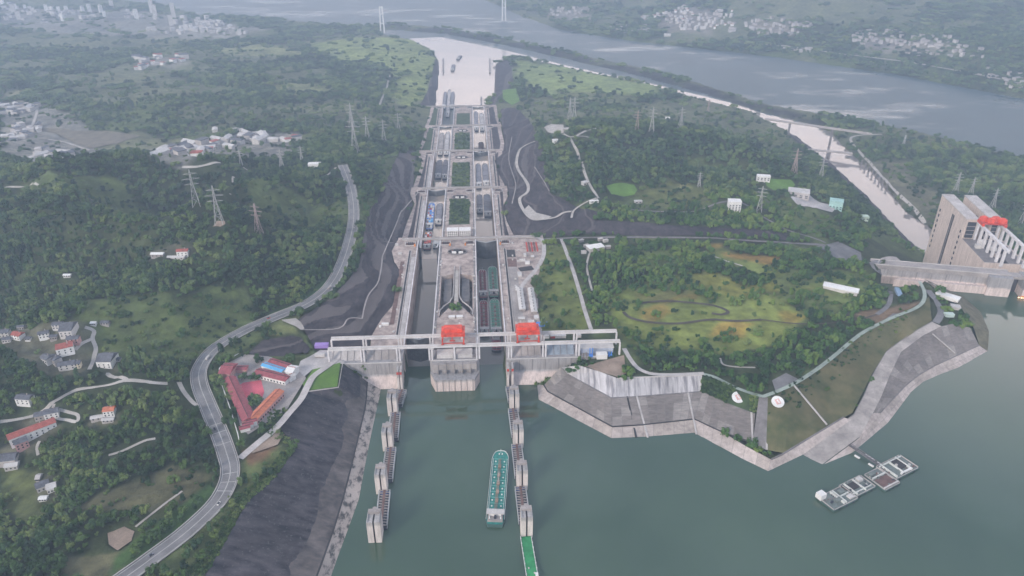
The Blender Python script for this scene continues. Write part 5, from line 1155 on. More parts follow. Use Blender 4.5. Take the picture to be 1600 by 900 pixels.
for i, (px, a, b, dm, lb) in enumerate(((695, 145, 172, m_greyk, 'leftmost'), (701, 141, 185, m_conc_l, 'middle'), (707, 145, 172, m_greyk, 'rightmost'))):
    p = W(px, b, ZD); q = W(px, a, ZD); ship('%s of three barges moored abreast where the far channel begins' % lb, ((p[0]+q[0])/2, (p[1]+q[1])/2), pi/2+LANG, hypot(p[0]-q[0], p[1]-q[1])*.98, 12.5, dm, 'dry', z=ZD+.2, detail=0)
ship('dark ship under way in the middle of the far channel', W(708, 107, ZD)[:2], pi/2+.02, 110, 15, m_greyk, 'dry', z=ZD+.2, detail=0)
ship('smaller dark ship under way beyond it near the channel mouth', W(717.5, 91, ZD)[:2], pi/2-.1, 80, 15, m_greyk, 'dry', z=ZD+.2, detail=0)
for px, a, b, lb in ((692.5, 94, 116, 'left side of the far channel'), (765.5, 94, 116, 'right side of the far channel'), (752, 154, 166, 'far channel just beyond the last gate of the right lane')):
    p = W(px, b, ZD); q = W(px, a, ZD); d = Vector((q[0]-p[0], q[1]-p[1])); tag(MB().bar((0, 0, 3), (d.x, d.y, 3), 5, 9).build('guide_wall', m_conc_d, None, (p[0], p[1], ZD)), 'thin dark guide wall on the '+lb, 'guide wall')
# ---- service pontoons off the boat ramp
A = Vector(W(1290, 790)[:2]); B_ = Vector(W(1425, 722)[:2]); ax = (B_-A).normalized(); PA = atan2(ax.y, ax.x); TL = (B_-A).length
def pontoon(u, v, Ln, wd, lb, parts, hullm=m_pont):
    nrm = Vector((-ax.y, ax.x)); c = A+ax*u*TL+nrm*v; T = thing('service_pontoon', lb, 'pontoon', (c.x, c.y, 0), PA)
    MB().box((0, 0, -1), (Ln, wd, 3)).build('hull', m_tealh, T); MB().box((0, 0, 2.02), (Ln-.8, wd-.8, .2)).build('deck', hullm, T)
    rl = MB()
    for s_ in (-1, 1): rl.box((0, s_*(wd/2-.5), 2.2), (Ln*.9, .35, 1.1)); rl.box((s_*(Ln/2-.5), 0, 2.2), (.35, wd*.9, 1.1))
    rl.build('railing', m_conc_l, T)
    for nm, x, yy, d, m in parts: MB().box((x, yy, 2.2), d).build(nm, m, T)
    rr = random.Random(int(u*100))
    for i in range(16): MB().box((rr.uniform(-Ln/2+2, Ln/2-2), rr.uniform(-wd/2+2, wd/2-2), 2.2), (rr.uniform(.8, 3), rr.uniform(.8, 2.4), rr.uniform(.5, 1.8)), rr.uniform(0, 1)).build('deck_gear', rr.choice([m_pont, m_conc_d, m_hull, m_offw, m_brown]), T)
    for i in range(7):
        s_ = -1 if i % 2 else 1; MB().cyl((-Ln/2+3+i*(Ln-6)/6, s_*(wd/2+.5), 0), .7, 1.6, 8).build('tyre_fender', m_hull, T)
    return T
pontoon(.13, 0, 36, 21, 'grey work pontoon at the outer left end with a white tank and cabin', [('white_tank', -15, 9, (8, 7, 6), m_white), ('cabin', -4, -3, (7, 4, 3), m_pont), ('deck_frame', -1.5, 0, (.9, 18, 2.4), m_sline), ('deck_frame', 1.5, 0, (.9, 18, 2.4), m_sline), ('machinery', 9, 4, (7, 5, 2.5), m_pont), ('walkway', 9, 0, (12, .9, 1.8), m_sline), ('hatch', 12, -5, (6, 5, 1.8), m_offw)])
pontoon(.36, 2, 34, 20, 'grey pontoon with fenced wells second from the left end', [('well', -4, 2, (10, 8, 1.4), m_dark), ('deck_frame', -10, 0, (.8, 17, 2), m_sline), ('deck_frame', 3, 0, (.8, 17, 2), m_sline), ('cabin', 9, 5, (6, 5, 3), m_offw), ('walkway', 0, -6, (28, .8, 1.6), m_sline)])
pontoon(.60, -3, 24, 27, 'middle pontoon with a brownish grated deck and pale rim jutting outward', [('grating', 0, -4, (18, 12, .8), m_brown), ('deck_frame', 0, 4, (20, 1, 2.4), m_sline), ('cabin', -5, 9, (8, 4, 3), m_pont), ('rim', 0, -11, (22, 1.2, 1.8), m_offw)])
pontoon(.82, 1, 40, 24, 'widest grey pontoon at the right end under a light lattice', [('deck_frame', -14, 0, (1, 21, 2.6), m_sline), ('deck_frame', -2, 0, (.8, 20, 2.2), m_sline), ('deck_frame', 10, 0, (1, 21, 2.6), m_sline), ('walkway', 0, 9, (34, 1, 2), m_sline), ('walkway', 2, -9, (16, 1.6, 2.2), m_white), ('well', 5, 2, (9, 12, 1.6), m_dark), ('mast_foot', -1, 1, (2, 2, 4), m_offw)])
p0 = W(1326, 696, 4); p1 = A+ax*TL*.72+Vector((-ax.y, ax.x))*8; T = thing('gangway', 'dark lattice gangway from the ramp end to the pontoons with small white floats', 'gangway', (p0[0], p0[1], 0), 0); d = Vector((p1.x-p0[0], p1.y-p0[1], 0))
for s_ in (-1.6, 1.6):
    nn = Vector((-d.y, d.x, 0)).normalized()*s_; mb = MB(); mb.bar(nn+Vector((0, 0, 7)), nn+d+Vector((0, 0, 4)), .4); mb.bar(nn+Vector((0, 0, 5)), nn+d+Vector((0, 0, 2)), .4)
    for i in range(12): f = i/12; g = (i+1)/12; mb.bar(nn+d*f+Vector((0, 0, 5-3*f)), nn+d*g+Vector((0, 0, 7-3*g)), .25)
    mb.build('lattice', m_conc_d, T)
MB().bar((0, 0, 5.1), (d.x, d.y, 2.1), 3, .3).build('walkway', m_hull, T)
for f, s_ in ((.35, -5), (.75, -5), (.5, 5), (.62, 5.5), (.85, 5)):
    nn = Vector((-d.y, d.x, 0)).normalized()*s_; MB().box((d.x*f+nn.x, d.y*f+nn.y, -.3), (6, 2, 1.5), atan2(d.y, d.x)).build('float', m_white, T)

# ------------------------------------------------------------------ ship lift and its dam
SA = atan2(-39, 191)                       # direction of the dam crest, seen from the reservoir
D0 = Vector((575, 1044))
dirx = Vector((cos(SA), sin(SA))); diry = Vector((-sin(SA), cos(SA)))
def SL(a, b): p = D0+dirx*a+diry*b; return (p.x, p.y)
T = thing('ship_lift_dam', 'pale concrete dam in front of the ship lift towers at the right edge', 'dam', (*SL(0, 0), 0), SA)
MB().prism([(-8, -9), (182, -9), (182, 8), (-8, 8)], -95, 25).build('body', m_dam, T)
MB().prism([(-8, -9), (30, -9), (20, -16), (182, -16), (182, -9)][::-1], -8, 12).build('lower_body', m_dam, T)
MB().prism([(-14, -10.5), (182, -10.5), (182, 9), (-14, 9)], 25.02, 31.5).build('crest', m_conc, T)
for dy in (-10, 8.5): MB().box((84, dy, 31.5), (196, .7, 1.3)).build('parapet', m_conc_l, T)
for x in range(10, 180, 21): MB().box((x, -9.2, 12.2), (.5, .4, 12.6)).build('joint', m_conc_d, T)
MB().prism([(150, -20), (182, -20), (182, -9.1), (150, -9.1)], -8, 31).build('end_block', m_dam, T)
T = thing('ship_lift_dam', 'dam block right of the dark lift entrance with orange lights at its foot', 'dam', (*SL(199, 0), 0), SA)
MB().prism([(0, -20), (120, -20), (120, 10), (0, 10)], -95, 31).build('body', m_dam, T)
MB().box((2, -21, 3), (4, 2, 1.4)).build('orange_beacon', m_orange, T)
em, tt, bb = nodes('lamp_glow'); bb.inputs['Emission Color'].default_value = (1, .45, .15, 1); bb.inputs['Emission Strength'].default_value = 6
for x in (-3, 1, 5): MB().box((x, -21.2, 1.5), (1.2, .8, .8)).build('lit_lamp', em, T)
T = thing('lift_entrance_gate', 'dark recessed gate of the ship lift between two dam blocks', 'lift gate', (*SL(190.5, 0), 0), SA)
MB().box((0, 4, -20), (16.6, 3, 44)).build('panel', m_dark, T); MB().box((0, -2, 26), (16.8, 16, 4)).build('deck', m_conc, T)
# two tower blocks with roofs, slots, windows; deck, beams and crane between them and the dam
tw = banded('tower_concrete', (.56, .475, .425), (.56, .475, .425), -400)
TZ = -0.14
def TL_(a, b): return (752+a*cos(TZ)-b*sin(TZ), 1141+a*sin(TZ)+b*cos(TZ))
def tower(a0, lb, left):
    T = thing('ship_lift_tower', lb, 'tower', (*TL_(a0, 0), 0), TZ, 'ship lift towers')
    wd, ln, top = 19, 114, 62
    MB().prism([(0, 0), (wd, 0), (wd, ln), (0, ln)], -95, top).build('body', tw, T)
    MB().box((wd/2, ln/2, top+.01), (wd+1.6, ln+1.6, 1.3)).build('roof', m_conc_l, T)
    MB().box((-.2, ln*.44, -62), (.8, 9, 112)).build('dark_slot', m_dark, T)
    MB().box((-.5, ln*.44, -62), (.4, 1.2, 111)).build('slot_rib', m_conc, T)
    for j in range(8):
        for yy in (10, 104): MB().box((-.2, yy, 34-j*10), (.6, 3.4, 5)).build('window', m_glass, T)
    MB().box((wd/2, -.3, 30), (13, .8, 28)).build('glazed_front', m_glass, T)
    for i in range(3): MB().box((wd/2, -.9, 36+7*i), (13.4, .5, .9)).build('mullion', m_conc, T)
    return T
tower(0, 'left ship lift tower, tall pale slab with a dark vertical slot in its side', True)
tower(38, 'right ship lift tower, second tall pale slab behind the red crane', False)
T = thing('lift_deck', 'pale walled deck between the ship lift towers and the dam', 'deck', (*TL_(0, 0), 0), TZ)
MB().prism([(-1, -96), (64, -96), (64, -.3), (-1, -.3)], -95, 29).build('body', tw, T)
MB().box((30, -48, 29.01), (60, 90, .3)).build('paving', m_conc_d, T)
MB().box((28, -50, 29.4), (14, 88, .3)).build('channel_cover', m_dark, T)
for row, (a, lb) in enumerate(((18, 'left'), (50, 'right'))):
    R_ = thing('lift_crane_beam', 'long pale crane beam on tall columns in front of the ship lift, %s one' % lb, 'beam', (*TL_(a, 0), 0), TZ, 'ship lift crane beams')
    MB().box((0, -57, 56.5), (4, 113, 3.6)).build('girder', m_beam, R_)
    for j in range(7): MB().box((0, -4-j*17, 29.3), (3.2, 4.4, 27.2)).build('column', m_beam, R_)
for j, (a, b) in enumerate(((24, -22), (38, -30), (30, -48), (42, -58), (26, -72), (10, -40))):
    simple_box('lift_machine_house', ['white machine housing between the lift beams, rearmost', 'pale machine housing between the lift beams, centre', 'white machine housing between the lift beams towards the dam', 'dark machine housing between the lift beams', 'grey machine housing nearest the dam crest', 'small housing left of the left lift beam'][j], 'machine housing', (*TL_(a, b), 29.8), (8, 7, 6), [m_white, m_offw, m_white, m_dark, m_conc, m_offw][j], TZ)
T = thing('lift_gantry_crane', 'red-orange gantry crane with rounded housings on the beams of the ship lift', 'gantry crane', (*TL_(34, -12), 60.2), TZ)
MB().box((0, 0, 3), (38, 18, 3)).build('bridge_girder', m_redd, T)
for i in range(4):
    cx, cy = [-13, -4, 6, 13][i], [3, -4, 4, -3][i]; b_ = MB(); b_.cyl((cx, cy, 6), 7.2, 5, 12, 6.6); b_.cyl((cx, cy, 11), 6.6, 2, 12, 3); b_.build('housing', m_red, T)
for dx in (-17, 17): MB().box((dx, 0, 0), (3, 22, 4)).build('end_carriage', m_red, T)
# concrete terrace where the dam meets the peninsula
structure(drape('dam_approach', HP([(1376, 404), (1400, 402), (1420, 420), (1428, 440), (1410, 432), (1395, 420), (1370, 417)]), m_conc_l, 5, .9))
T = simple_box('roofed_walkway', 'curved pale blue roofed parking shelter among the trees west of the lift dam', 'shelter', HP([(1404, 460)])[0], (7, 30, 4), M('pale_blue_roof', (.22, .32, .45)), -.25)
T = simple_box('white_shed', 'long white-roofed open shed among the park trees', 'shed', HP([(1313, 454)])[0], (46, 15, 5), m_offw, -.50, roof=m_white)
for i, (px, py, d, rz, m, lb) in enumerate(((1480, 466, (30, 12, 5), -.75, m_white, 'long white tent beside the water on the point'), (1492, 482, (12, 10, 4), -.3, m_offw, 'small pale hut at the tip beside the white tent'), (1482, 494, (12, 7, 4), 0, M('pale_teal_wall', (.45, .55, .52)), 'pale greenish hut at the top of the boat ramp'), (1440, 428, (34, 10, 3), -.6, m_offw, 'long pale canopy just below the lift dam'), (1462, 450, (24, 6, 3), -.9, m_conc, 'narrow grey canopy by the lift dam road'))):
    simple_box('hut' if i else 'white_tent', lb, 'hut' if i else 'tent', HP([(px, py)])[0], d, m, rz, roof=m)
T = simple_box('clubhouse', 'white-roofed building with courtyard huts at the corner of the park road', 'building', HP([(930, 390)])[0], (26, 15, 6), m_offw, .35, roof=m_white)
for i in range(6): simple_box('garden_hut', 'small pale hut in the cluster round the white-roofed building by the park road', 'hut', HP([([908, 916, 938, 946, 950, 912][i], [378, 386, 376, 378, 388, 396][i])])[0], (8, 5, 4), [m_conc, m_offw][i % 2], rnd.uniform(0, 1), group='huts by the park road', roof=m_conc_l)
# hill buildings on the right
def block(lb, px, py, d, rz, wall, roof, wn=0, cat='building', name='building', group=None, z=None, gable=False, rows=2):
    p = HP([(px, py)])[0]; T = thing(name, lb, cat, p, rz, group); MB().box((0, 0, -3), (d[0], d[1], d[2]+3)).build('wall', wall, T)
    rf = (MB().gable((0, 0, d[2]), (d[0], d[1], d[1]*.28)) if gable else MB().box((0, 0, d[2]), (d[0]+1, d[1]+1, .7))).build('roof', roof, T)
    for i in range(wn):
        for j in range(rows): MB().box((-d[0]/2+d[0]*(i+.5)/wn, -d[1]/2-.1, 1.2+j*3.3), (d[0]/wn*.5, .4, 1.7)).build('window', m_glass, T)
    return T
block('tall white block on the dark spur in the middle of the green hill', 1146, 328, (22, 16, 18), -.1, m_white, m_white, 4, rows=4)
simple = [('white two-winged building beside the small oval field', 1192, 281, (26, 12, 9), -.2), ('large grey-white flat building below the oval field', 1247, 306, (40, 26, 11), -.35), ('pale turquoise block beyond the paved yard', 1305, 325, (24, 18, 16), -.4), ('low pale green building nearest the ship lift channel', 1346, 342, (24, 12, 6), -.1), ('small pale house with roof by the bright field, hill centre', 997, 317, (14, 7, 4), .1), ('small white hut on the ridge between the pylons', 1043, 186, (12, 8, 5), 0), ('white lookout building on the terrace', 884, 205, (16, 10, 7), .2), ('white pavilion on the slope above the rock cutting', 868, 222, (12, 12, 5), .3), ('white tanks beside the hill road', 914, 288, (12, 9, 5), .5), ('small pavilion at the corner above the stone path', 928, 316, (16, 6, 3), .2)]
mt = [m_white, m_conc_l, M('turquoise_wall', (.35, .55, .52)), M('pale_green_wall', (.45, .55, .46)), m_offw, m_white, m_conc_l, m_white, m_offw, m_white]
for i, (lb, px, py, d, rz) in enumerate(simple): block(lb, px, py, d, rz, mt[i], mt[i] if i != 1 else m_offw, 4 if i < 4 else 2, rows=2 if d[2] > 8 else 1)
# bridges over the ship lift channel
def bridge(a, b, za, zb, wd, piers, lb):
    p = Vector(W(*a, za)); q = Vector(W(*b, zb)); T = thing('road_bridge', lb, 'bridge', p, 0, 'bridges over the lift channel'); d = q-p
    MB().bar((0, 0, 0), d, wd, 2.4).build('deck', m_conc, T); n = Vector((-d.y, d.x, 0)).normalized()
    for s_ in (-1, 1): o_ = n*s_*wd/2; MB().bar(o_+Vector((0, 0, 1.8)), o_+d+Vector((0, 0, 1.8)), .5, 1.2).build('parapet', m_conc_l, T)
    for f in piers: c = d*f; MB().box((c.x, c.y, ZD-p.z-4), (3.4, 8, c.z-1-(ZD-p.z-4))).build('pier', m_conc_d, T)
bridge((1195, 186), (1362, 210), -45, -45, 11, (.25, .65), 'long high road bridge over the ship lift channel, the farther one')
bridge((1262, 234), (1332, 240), -72, -74, 9, (.5,), 'low narrow bridge over the ship lift channel, the nearer one')
# mooring dolphins on the far side of the lift channel
for i in range(8):
    x, y, _ = W(1346+i*5.5, 258+i*5.3, ZD); tag(MB().cyl((0, 0, 0), 2.2, 14, 8).box((0, 0, 14), (6, 4, 1.5)).build('mooring_dolphin', m_conc_d, None, (x, y, ZD-2)), 'small dark mooring dolphin in the row along the far bank of the lift channel', 'dolphin', 'mooring dolphins in the lift channel')
# ------------------------------------------------------------------ pylons
def pylon_parts(T, h, b, mat_, th):
    mb = MB(); lv = [0, .22, .42, .58, .72, .86, 1]; wd = [b, b*.74, b*.5, b*.3, b*.2, b*.17, b*.05]
    cs = [(-1, -1), (1, -1), (1, 1), (-1, 1)]
    for i in range(len(lv)-1):
        for c0, (x, y) in enumerate(cs):
            x2, y2 = cs[(c0+1) % 4]; z0, z1 = lv[i]*h, lv[i+1]*h; a, b_ = wd[i]/2, wd[i+1]/2
            mb.bar((x*a, y*a, z0), (x*b_, y*b_, z1), th*1.2)
            mb.bar((x*a, y*a, z0), (x2*b_, y2*b_, z1), th*.7); mb.bar((x*b_, y*b_, z1), (x2*b_, y2*b_, z1), th*.6)
    mb.build('lattice_body', mat_, T)
    for i, (z, L_) in enumerate(((.60, b*.95), (.74, b*1.15), (.88, b*.85))):
        m2 = MB()
        for s_ in (-1, 1): m2.bar((0, 0, z*h), (s_*L_, 0, z*h+.5), th*.9); m2.bar((0, 0, z*h+h*.04), (s_*L_, 0, z*h+.5), th*.7)
        m2.build('cross_arm', mat_, T)
m_pyl = M('pylon_steel', (.40, .40, .40), .6, .1, metal=.1); m_pylr = M('pylon_faded_red', (.38, .30, .28), .7, .3, .1)
PY = [(307, 322, 58, 'on the crest of the dark wooded hill, left of the nearest pair', 1), (343, 350, 60, 'standing nearest of the pair on the dark wooded hill', 1), (405, 366, 50, 'reddish, lowest of the three on the wooded hill', 2), (441, 265, 42, 'left of the two behind the hill crest, before the factory row', 0), (472, 254, 36, 'right of the two behind the hill crest', 0), (377, 258, 30, 'small one among the factory roofs', 0),
      (555, 238, 80, 'nearer tall one left of the lock valley', 0), (550, 200, 66, 'tall slim one left of the lock valley, leftmost', 0), (574, 215, 55, 'middle one left of the lock valley', 0), (600, 220, 55, 'rightmost one left of the lock valley', 0), (623, 205, 50, 'faint one closest to the far left locks', 0),
      (890, 190, 66, 'left of the close pair on the hilltop by the lookout terrace', 0), (897, 188, 66, 'right of the close pair on the hilltop by the lookout terrace', 0), (995, 202, 45, 'leftmost and faintest of the ridge row', 2), (1018, 205, 56, 'second of the ridge row behind the dark wood', 0), (1063, 202, 56, 'third of the ridge row behind the dark wood', 0),
      (1106, 175, 40, 'faint one beyond the ridge at the far end of the row', 2), (1240, 272, 55, 'reddish one on the near bank of the lift channel', 2), (1282, 278, 50, 'grey one on the near bank of the lift channel', 0), (1186, 330, 48, 'slim one on the green hill beside the flat building', 0), (1092, 292, 30, 'small one on the bright shrub hill', 0),
      (1492, 302, 50, 'left of the three behind the ship lift towers', 1), (1516, 305, 42, 'second behind the ship lift towers', 1), (1550, 325, 45, 'third behind the ship lift towers', 1), (1596, 352, 60, 'at the right picture edge beyond the ship lift', 0), (1412, 225, 26, 'tiny one on the wooded spit', 0), (1450, 460, 30, 'thin mast in the trees by the lift dam', 0)]
for px, py, h, lb, kk in PY[:-1]:
    p = HP([(px, py)])[0]; T = thing('power_pylon', ('reddish' if kk == 2 and 'reddish' not in lb else '')+(' ' if kk == 2 and 'reddish' not in lb else '')+'lattice power pylon '+lb, 'pylon', p, rnd.uniform(-.4, .4), 'power pylons'); pylon_parts(T, h, h*.19, m_pylr if kk == 2 else m_pyl, .34+p[1]/7000)
for px, py, lb in ((343, 349, 'left hill'),): structure(drape('bare_ground', [(HP([(px, py)])[0][0]+9*cos(a)+rnd.uniform(-3,3), HP([(px, py)])[0][1]+6*sin(a)+rnd.uniform(-2,2)) for a in np.linspace(0, 5.6, 9)], m_soil, 4, .4, wob=2, lower=0))
# cable-stayed bridge far down the river
def tower_far(px, py, h, lb):
    x, y, _ = W(px, py, ZD); T = thing('bridge_tower', lb, 'bridge tower', (x, y, ZD), .25, 'towers of the far river bridge')
    for s_ in (-1, 1): MB().bar((s_*9, 0, 0), (s_*6, 0, h), 6, 7).build('leg', m_white, T)
    for z in (.35, .7, .95): MB().box((0, 0, h*z), (13, 4, 5)).build('cross_beam', m_white, T)
tower_far(598, 52, 125, 'white portal tower of the far bridge, left of the two, standing by the channel mouth'); tower_far(787.5, 33, 190, 'white portal tower of the far bridge, right and farther one, near the other bank')

# ------------------------------------------------------------------ school compound on the left
ZS = 35.4
def long_bld(lb, a, b, wd, h, wall, roof, name='school_building', over=.8, wins=0, z=ZS):
    p = W(*a, z); q = W(*b, z); c = ((p[0]+q[0])/2, (p[1]+q[1])/2, z); Ln = hypot(q[0]-p[0], q[1]-p[1]); rz = atan2(q[1]-p[1], q[0]-p[0]); T = thing(name, lb, 'building', c, rz, 'school buildings')
    MB().box((0, 0, -.6), (Ln, wd, h+.6)).build('wall', wall, T); rf = MB().gable((0, 0, h), (Ln, wd, wd*.2), 0, over).build('roof', roof, T)
    MB().box((0, 0, h+wd*.2), (Ln+1, .6, .4)).build('ridge', m_dark if roof is m_roofp else m_roofr, rf)
    for i in range(wins):
        MB().box((-Ln/2+Ln*(i+.5)/wins, -wd/2-.1, 1.2), (Ln/wins*.45, .4, 2)).build('window', m_glass, T)
    return T
long_bld('long maroon-roofed wing down the left side of the school compound', (360, 598), (390, 663), 13, 7, m_pinkw, m_roofp, wins=14)
long_bld('orange-roofed wing on the right side of the school compound', (396, 662), (438, 618), 11, 7, m_pinkw, m_roofo, wins=12)
long_bld('maroon-roofed wing along the top of the school yard', (403, 586), (451, 598), 12, 6, m_white, m_roofp, wins=10)
long_bld('bright blue-roofed hall behind the maroon wing', (413, 575), (444, 585), 8, 6, m_white, m_sky)
long_bld('maroon-roofed hall behind the blue-roofed one', (424, 569), (452, 578), 8, 6, m_offw, m_roofp)
long_bld('square maroon-roofed block in the upper left corner of the school', (350, 585), (367, 586), 22, 9, m_pinkw, m_roofp)
long_bld('small maroon-roofed house behind the corner block', (372, 580), (387, 580), 9, 5, m_pinkw, m_roofp)
long_bld('white flat-topped block at the right end of the school', (452, 584), (463, 586), 14, 8, m_white, m_white)
long_bld('small white gatehouse below the white block', (450, 596), (460, 590), 7, 6, m_white, m_offw)
for i, (x, y) in enumerate(((383, 672), (388, 668), (394, 664))): long_bld('stepped %s roof block at the bottom tip of the school' % ['lowest', 'middle', 'upper'][i], (x-7, y+3), (x+8, y-1), 6, 5+i, m_white, m_roofp)
T = thing('compound_wall', 'thin white wall along the left of the school compound', 'wall', W(343, 578, ZS), 0); pts = PX([(383, 550), (358, 562), (343, 578), (346, 600), (360, 640), (372, 680), (374, 690)], ZS); o0 = W(343, 578, ZS); mb = MB()
for p, q in zip(pts, pts[1:]): mb.bar([p[c]-o0[c] for c in range(3)], [q[c]-o0[c] for c in range(3)], .9, 4.5)
mb.build('panel', m_white, T)
T = thing('retaining_fence', 'pale fence along the edge of the lawn and the dark slope', 'fence', W(528, 605, 33.5), 0); pts = PX([(536, 566), (529, 606), (478, 613), (470, 622), (435, 662)], 33.8); o0 = W(528, 605, 33.5); mb = MB()
for p, q in zip(pts, pts[1:]): mb.bar([p[c]-o0[c]+(0.8 if c == 2 else 0) for c in range(3)], [q[c]-o0[c]+(.8 if c == 2 else 0) for c in range(3)], .5, 1.2)
mb.build('rail', m_conc_l, T)
simple_box('purple_canopy', 'purple awning at the left end of the crane beams', 'awning', W(503, 542, 33), (17, 7, 4.5), m_purple)
simple_box('site_cabin', 'pale flat cabin on the yard in front of the purple awning', 'cabin', W(500, 556, 33), (12, 5, 3), m_offw)
# two round emblem boards on the slope
for px, py, z, lb in ((1153, 622, 25, 'left'), (1215, 629, 30, 'right')):
    p = W(px, py, z); T = thing('round_sign', 'round white board with a faded pink emblem lying on the bank, %s one' % lb, 'sign', (p[0], p[1], z+1), 0); T.rotation_euler = (RAD(28), 0, 0)
    MB().cyl((0, 0, 0), 7.2, .7, 24).build('board', m_white, T); mb = MB(); mb.box((0, 0, .72), (5.4, 6.6, .15), .3, 1); mb.build('emblem', M('emblem_pink', (.62, .38, .36)), T)
    mb = MB(); mb.box((0.4, .2, .9), (1.6, 4.6, .12), .5); mb.build('emblem_stroke', m_white, T)

# ------------------------------------------------------------------ houses
HSE = {}
def house(px, py, w_, d_, h, rz, wall, roof, lb, wins=3, group=None, gable=True, name='village_house'):
    p = HP([(px, py)])[0]; T = thing(name, lb, 'house', p, rz, group)
    MB().box((0, 0, -3), (w_, d_, h+3)).build('wall', wall, T)
    rf = (MB().gable((0, 0, h), (w_, d_, d_*.26)) if gable else MB().box((0, 0, h), (w_+.6, d_+.6, .6))).build('roof', roof, T)
    for i in range(wins):
        for j in range(2 if h > 5.5 else 1):
            for sd_ in (-1, 1): MB().box((-w_/2+w_*(i+.5)/wins, sd_*(d_/2+.05), 1+j*3.1), (1.5, .3, 1.6)).build('window', m_glass, T)
    if h > 5.5: MB().box((w_*.2, d_*.1, h+d_*.1), (1, 1, 3)).build('chimney', m_conc, T)
    return T
HS = [(8, 524, 12, 9, 6, .2, m_offw, m_roofg, 'pale grey-roofed house at the left picture edge, upper hamlet'), (30, 528, 12, 9, 6, -.3, m_white, m_roofr, 'small dark-red-roofed house near the left edge of the upper hamlet'), (12, 533, 9, 7, 4, .2, m_offw, m_roofg, 'low house below the pale grey-roofed one at the left edge'), (45, 531, 6, 5, 3, 0, m_white, m_roofg, 'tiny white outbuilding right of the dark-red-roofed house'),
      (70, 526, 11, 8, 6, .4, m_white, m_roofg, 'grey-roofed white gable house in the middle of the upper hamlet'), (85, 529, 8, 6, 4, .2, m_conc, m_roofg, 'small bluish house right of the white gable house'), (92, 512, 11, 8, 6, .1, m_offw, m_roofg, 'grey-roofed house topmost in the hamlet'), (109, 519, 14, 22, 8, .15, m_offw, m_roofg, 'large slate-roofed house, the biggest of the upper hamlet'), (116, 534, 13, 9, 6, .15, m_pinkw, m_roofg, 'pinkish-walled house below the large slate-roofed one'), (103, 549, 18, 13, 8, .5, m_white, m_roofr, 'white three-storey house with a red flat roof'),
      (75, 564, 11, 9, 6, -.5, m_offw, m_roofg, 'grey house left of the row below the red-roofed white house'), (88, 565, 12, 9, 6, -.6, m_conc_l, m_roofg, 'dark-roofed house in the row below the red-roofed white house'), (107, 574, 18, 10, 6, .3, m_offw, m_roofg, 'long dark-roofed house at the lower end of the hamlet'), (121, 573, 9, 8, 6, .3, M('cream_wall', (.6, .54, .42)), m_roofg, 'cream-walled house at the lower right end of the hamlet'), (170, 568, 17, 20, 9, .0, m_white, m_roofg, 'tall white house with slate roof standing alone right of the lane'), (185, 563, 6, 5, 3, 0, m_conc_l, m_roofg, 'small shed beside the tall white house'),
      (41, 628, 16, 10, 7, -.1, m_white, m_roofg, 'white grey-roofed house above the lane junction'), (83, 650, 14, 10, 7, .35, m_white, m_roofg, 'white house with grey roof at the end of the lane'), (66, 652, 12, 9, 5, .3, m_conc, m_roofg, 'dark-roofed annex left of the lane-end house'), (53, 680, 44, 11, 9, .72, m_white, m_roofr, 'long red-roofed row building with many windows'), (35, 697, 12, 11, 8, .72, m_pinkw, m_roofg, 'slate-roofed pink-based block at the lower end of the long red-roofed row'), (12, 720, 20, 13, 5, .2, m_conc_l, m_roofg, 'dark barn at the left picture edge'), (20, 730, 12, 8, 4, .2, m_offw, m_offw, 'pale round-ended shed in front of the dark barn'),
      (173, 647, 11, 9, 7, .15, m_white, m_roofo, 'small white house with an orange-red roof in the trees'), (155, 654, 15, 6, 3, .3, m_conc_l, m_offw, 'low pale outbuilding left of the orange-red-roofed house'), (170, 658, 12, 5, 3, .1, m_conc_l, m_offw, 'low pale outbuilding in front of the orange-red-roofed house'), (68, 762, 11, 10, 5, .6, m_offw, m_roofg, 'ruined-looking grey and white farmhouse at lower left'), (82, 765, 8, 9, 5, .5, m_white, m_offw, 'white lean-to beside the lower-left farmhouse'), (69, 781, 7, 5, 3, .1, m_white, m_white, 'tiny white hut below the lower-left farmhouse'), (62, 748, 4, 8, 3, .1, m_conc, m_conc_l, 'narrow shed above the lower-left farmhouse'),
      (247, 400, 17, 7, 4, 0, m_conc, m_white, 'white-roofed shed in the clearing on the wooded hill'), (287, 399, 15, 9, 8, .1, m_white, m_roofr, 'white house with red roof in the hill clearing'), (276, 404, 24, 6, 3, 0, m_offw, m_offw, 'low pale yard building in front of the hill-clearing house'), (106, 432, 10, 5, 3, 0, m_offw, m_white, 'tiny pale hut alone in the hillside scrub'), (492, 262, 24, 14, 9, .1, m_white, m_white, 'white flat building at the top bend of the hillside road'), (34, 514, 8, 5, 4, .1, m_conc_l, m_roofg, 'faint small house behind the dark-red-roofed one'), (147, 507, 6, 5, 3, 0, m_white, m_white, 'tiny white box at the head of the hamlet lane'), (165, 506, 10, 6, 3, 0, m_conc, m_roofg, 'grey shed in the trees above the hamlet lane')]
for h in HS: house(*h, wins=8 if h[2] > 40 else 3, gable=h[8][0:5] != 'white' or 'flat' not in h[8])
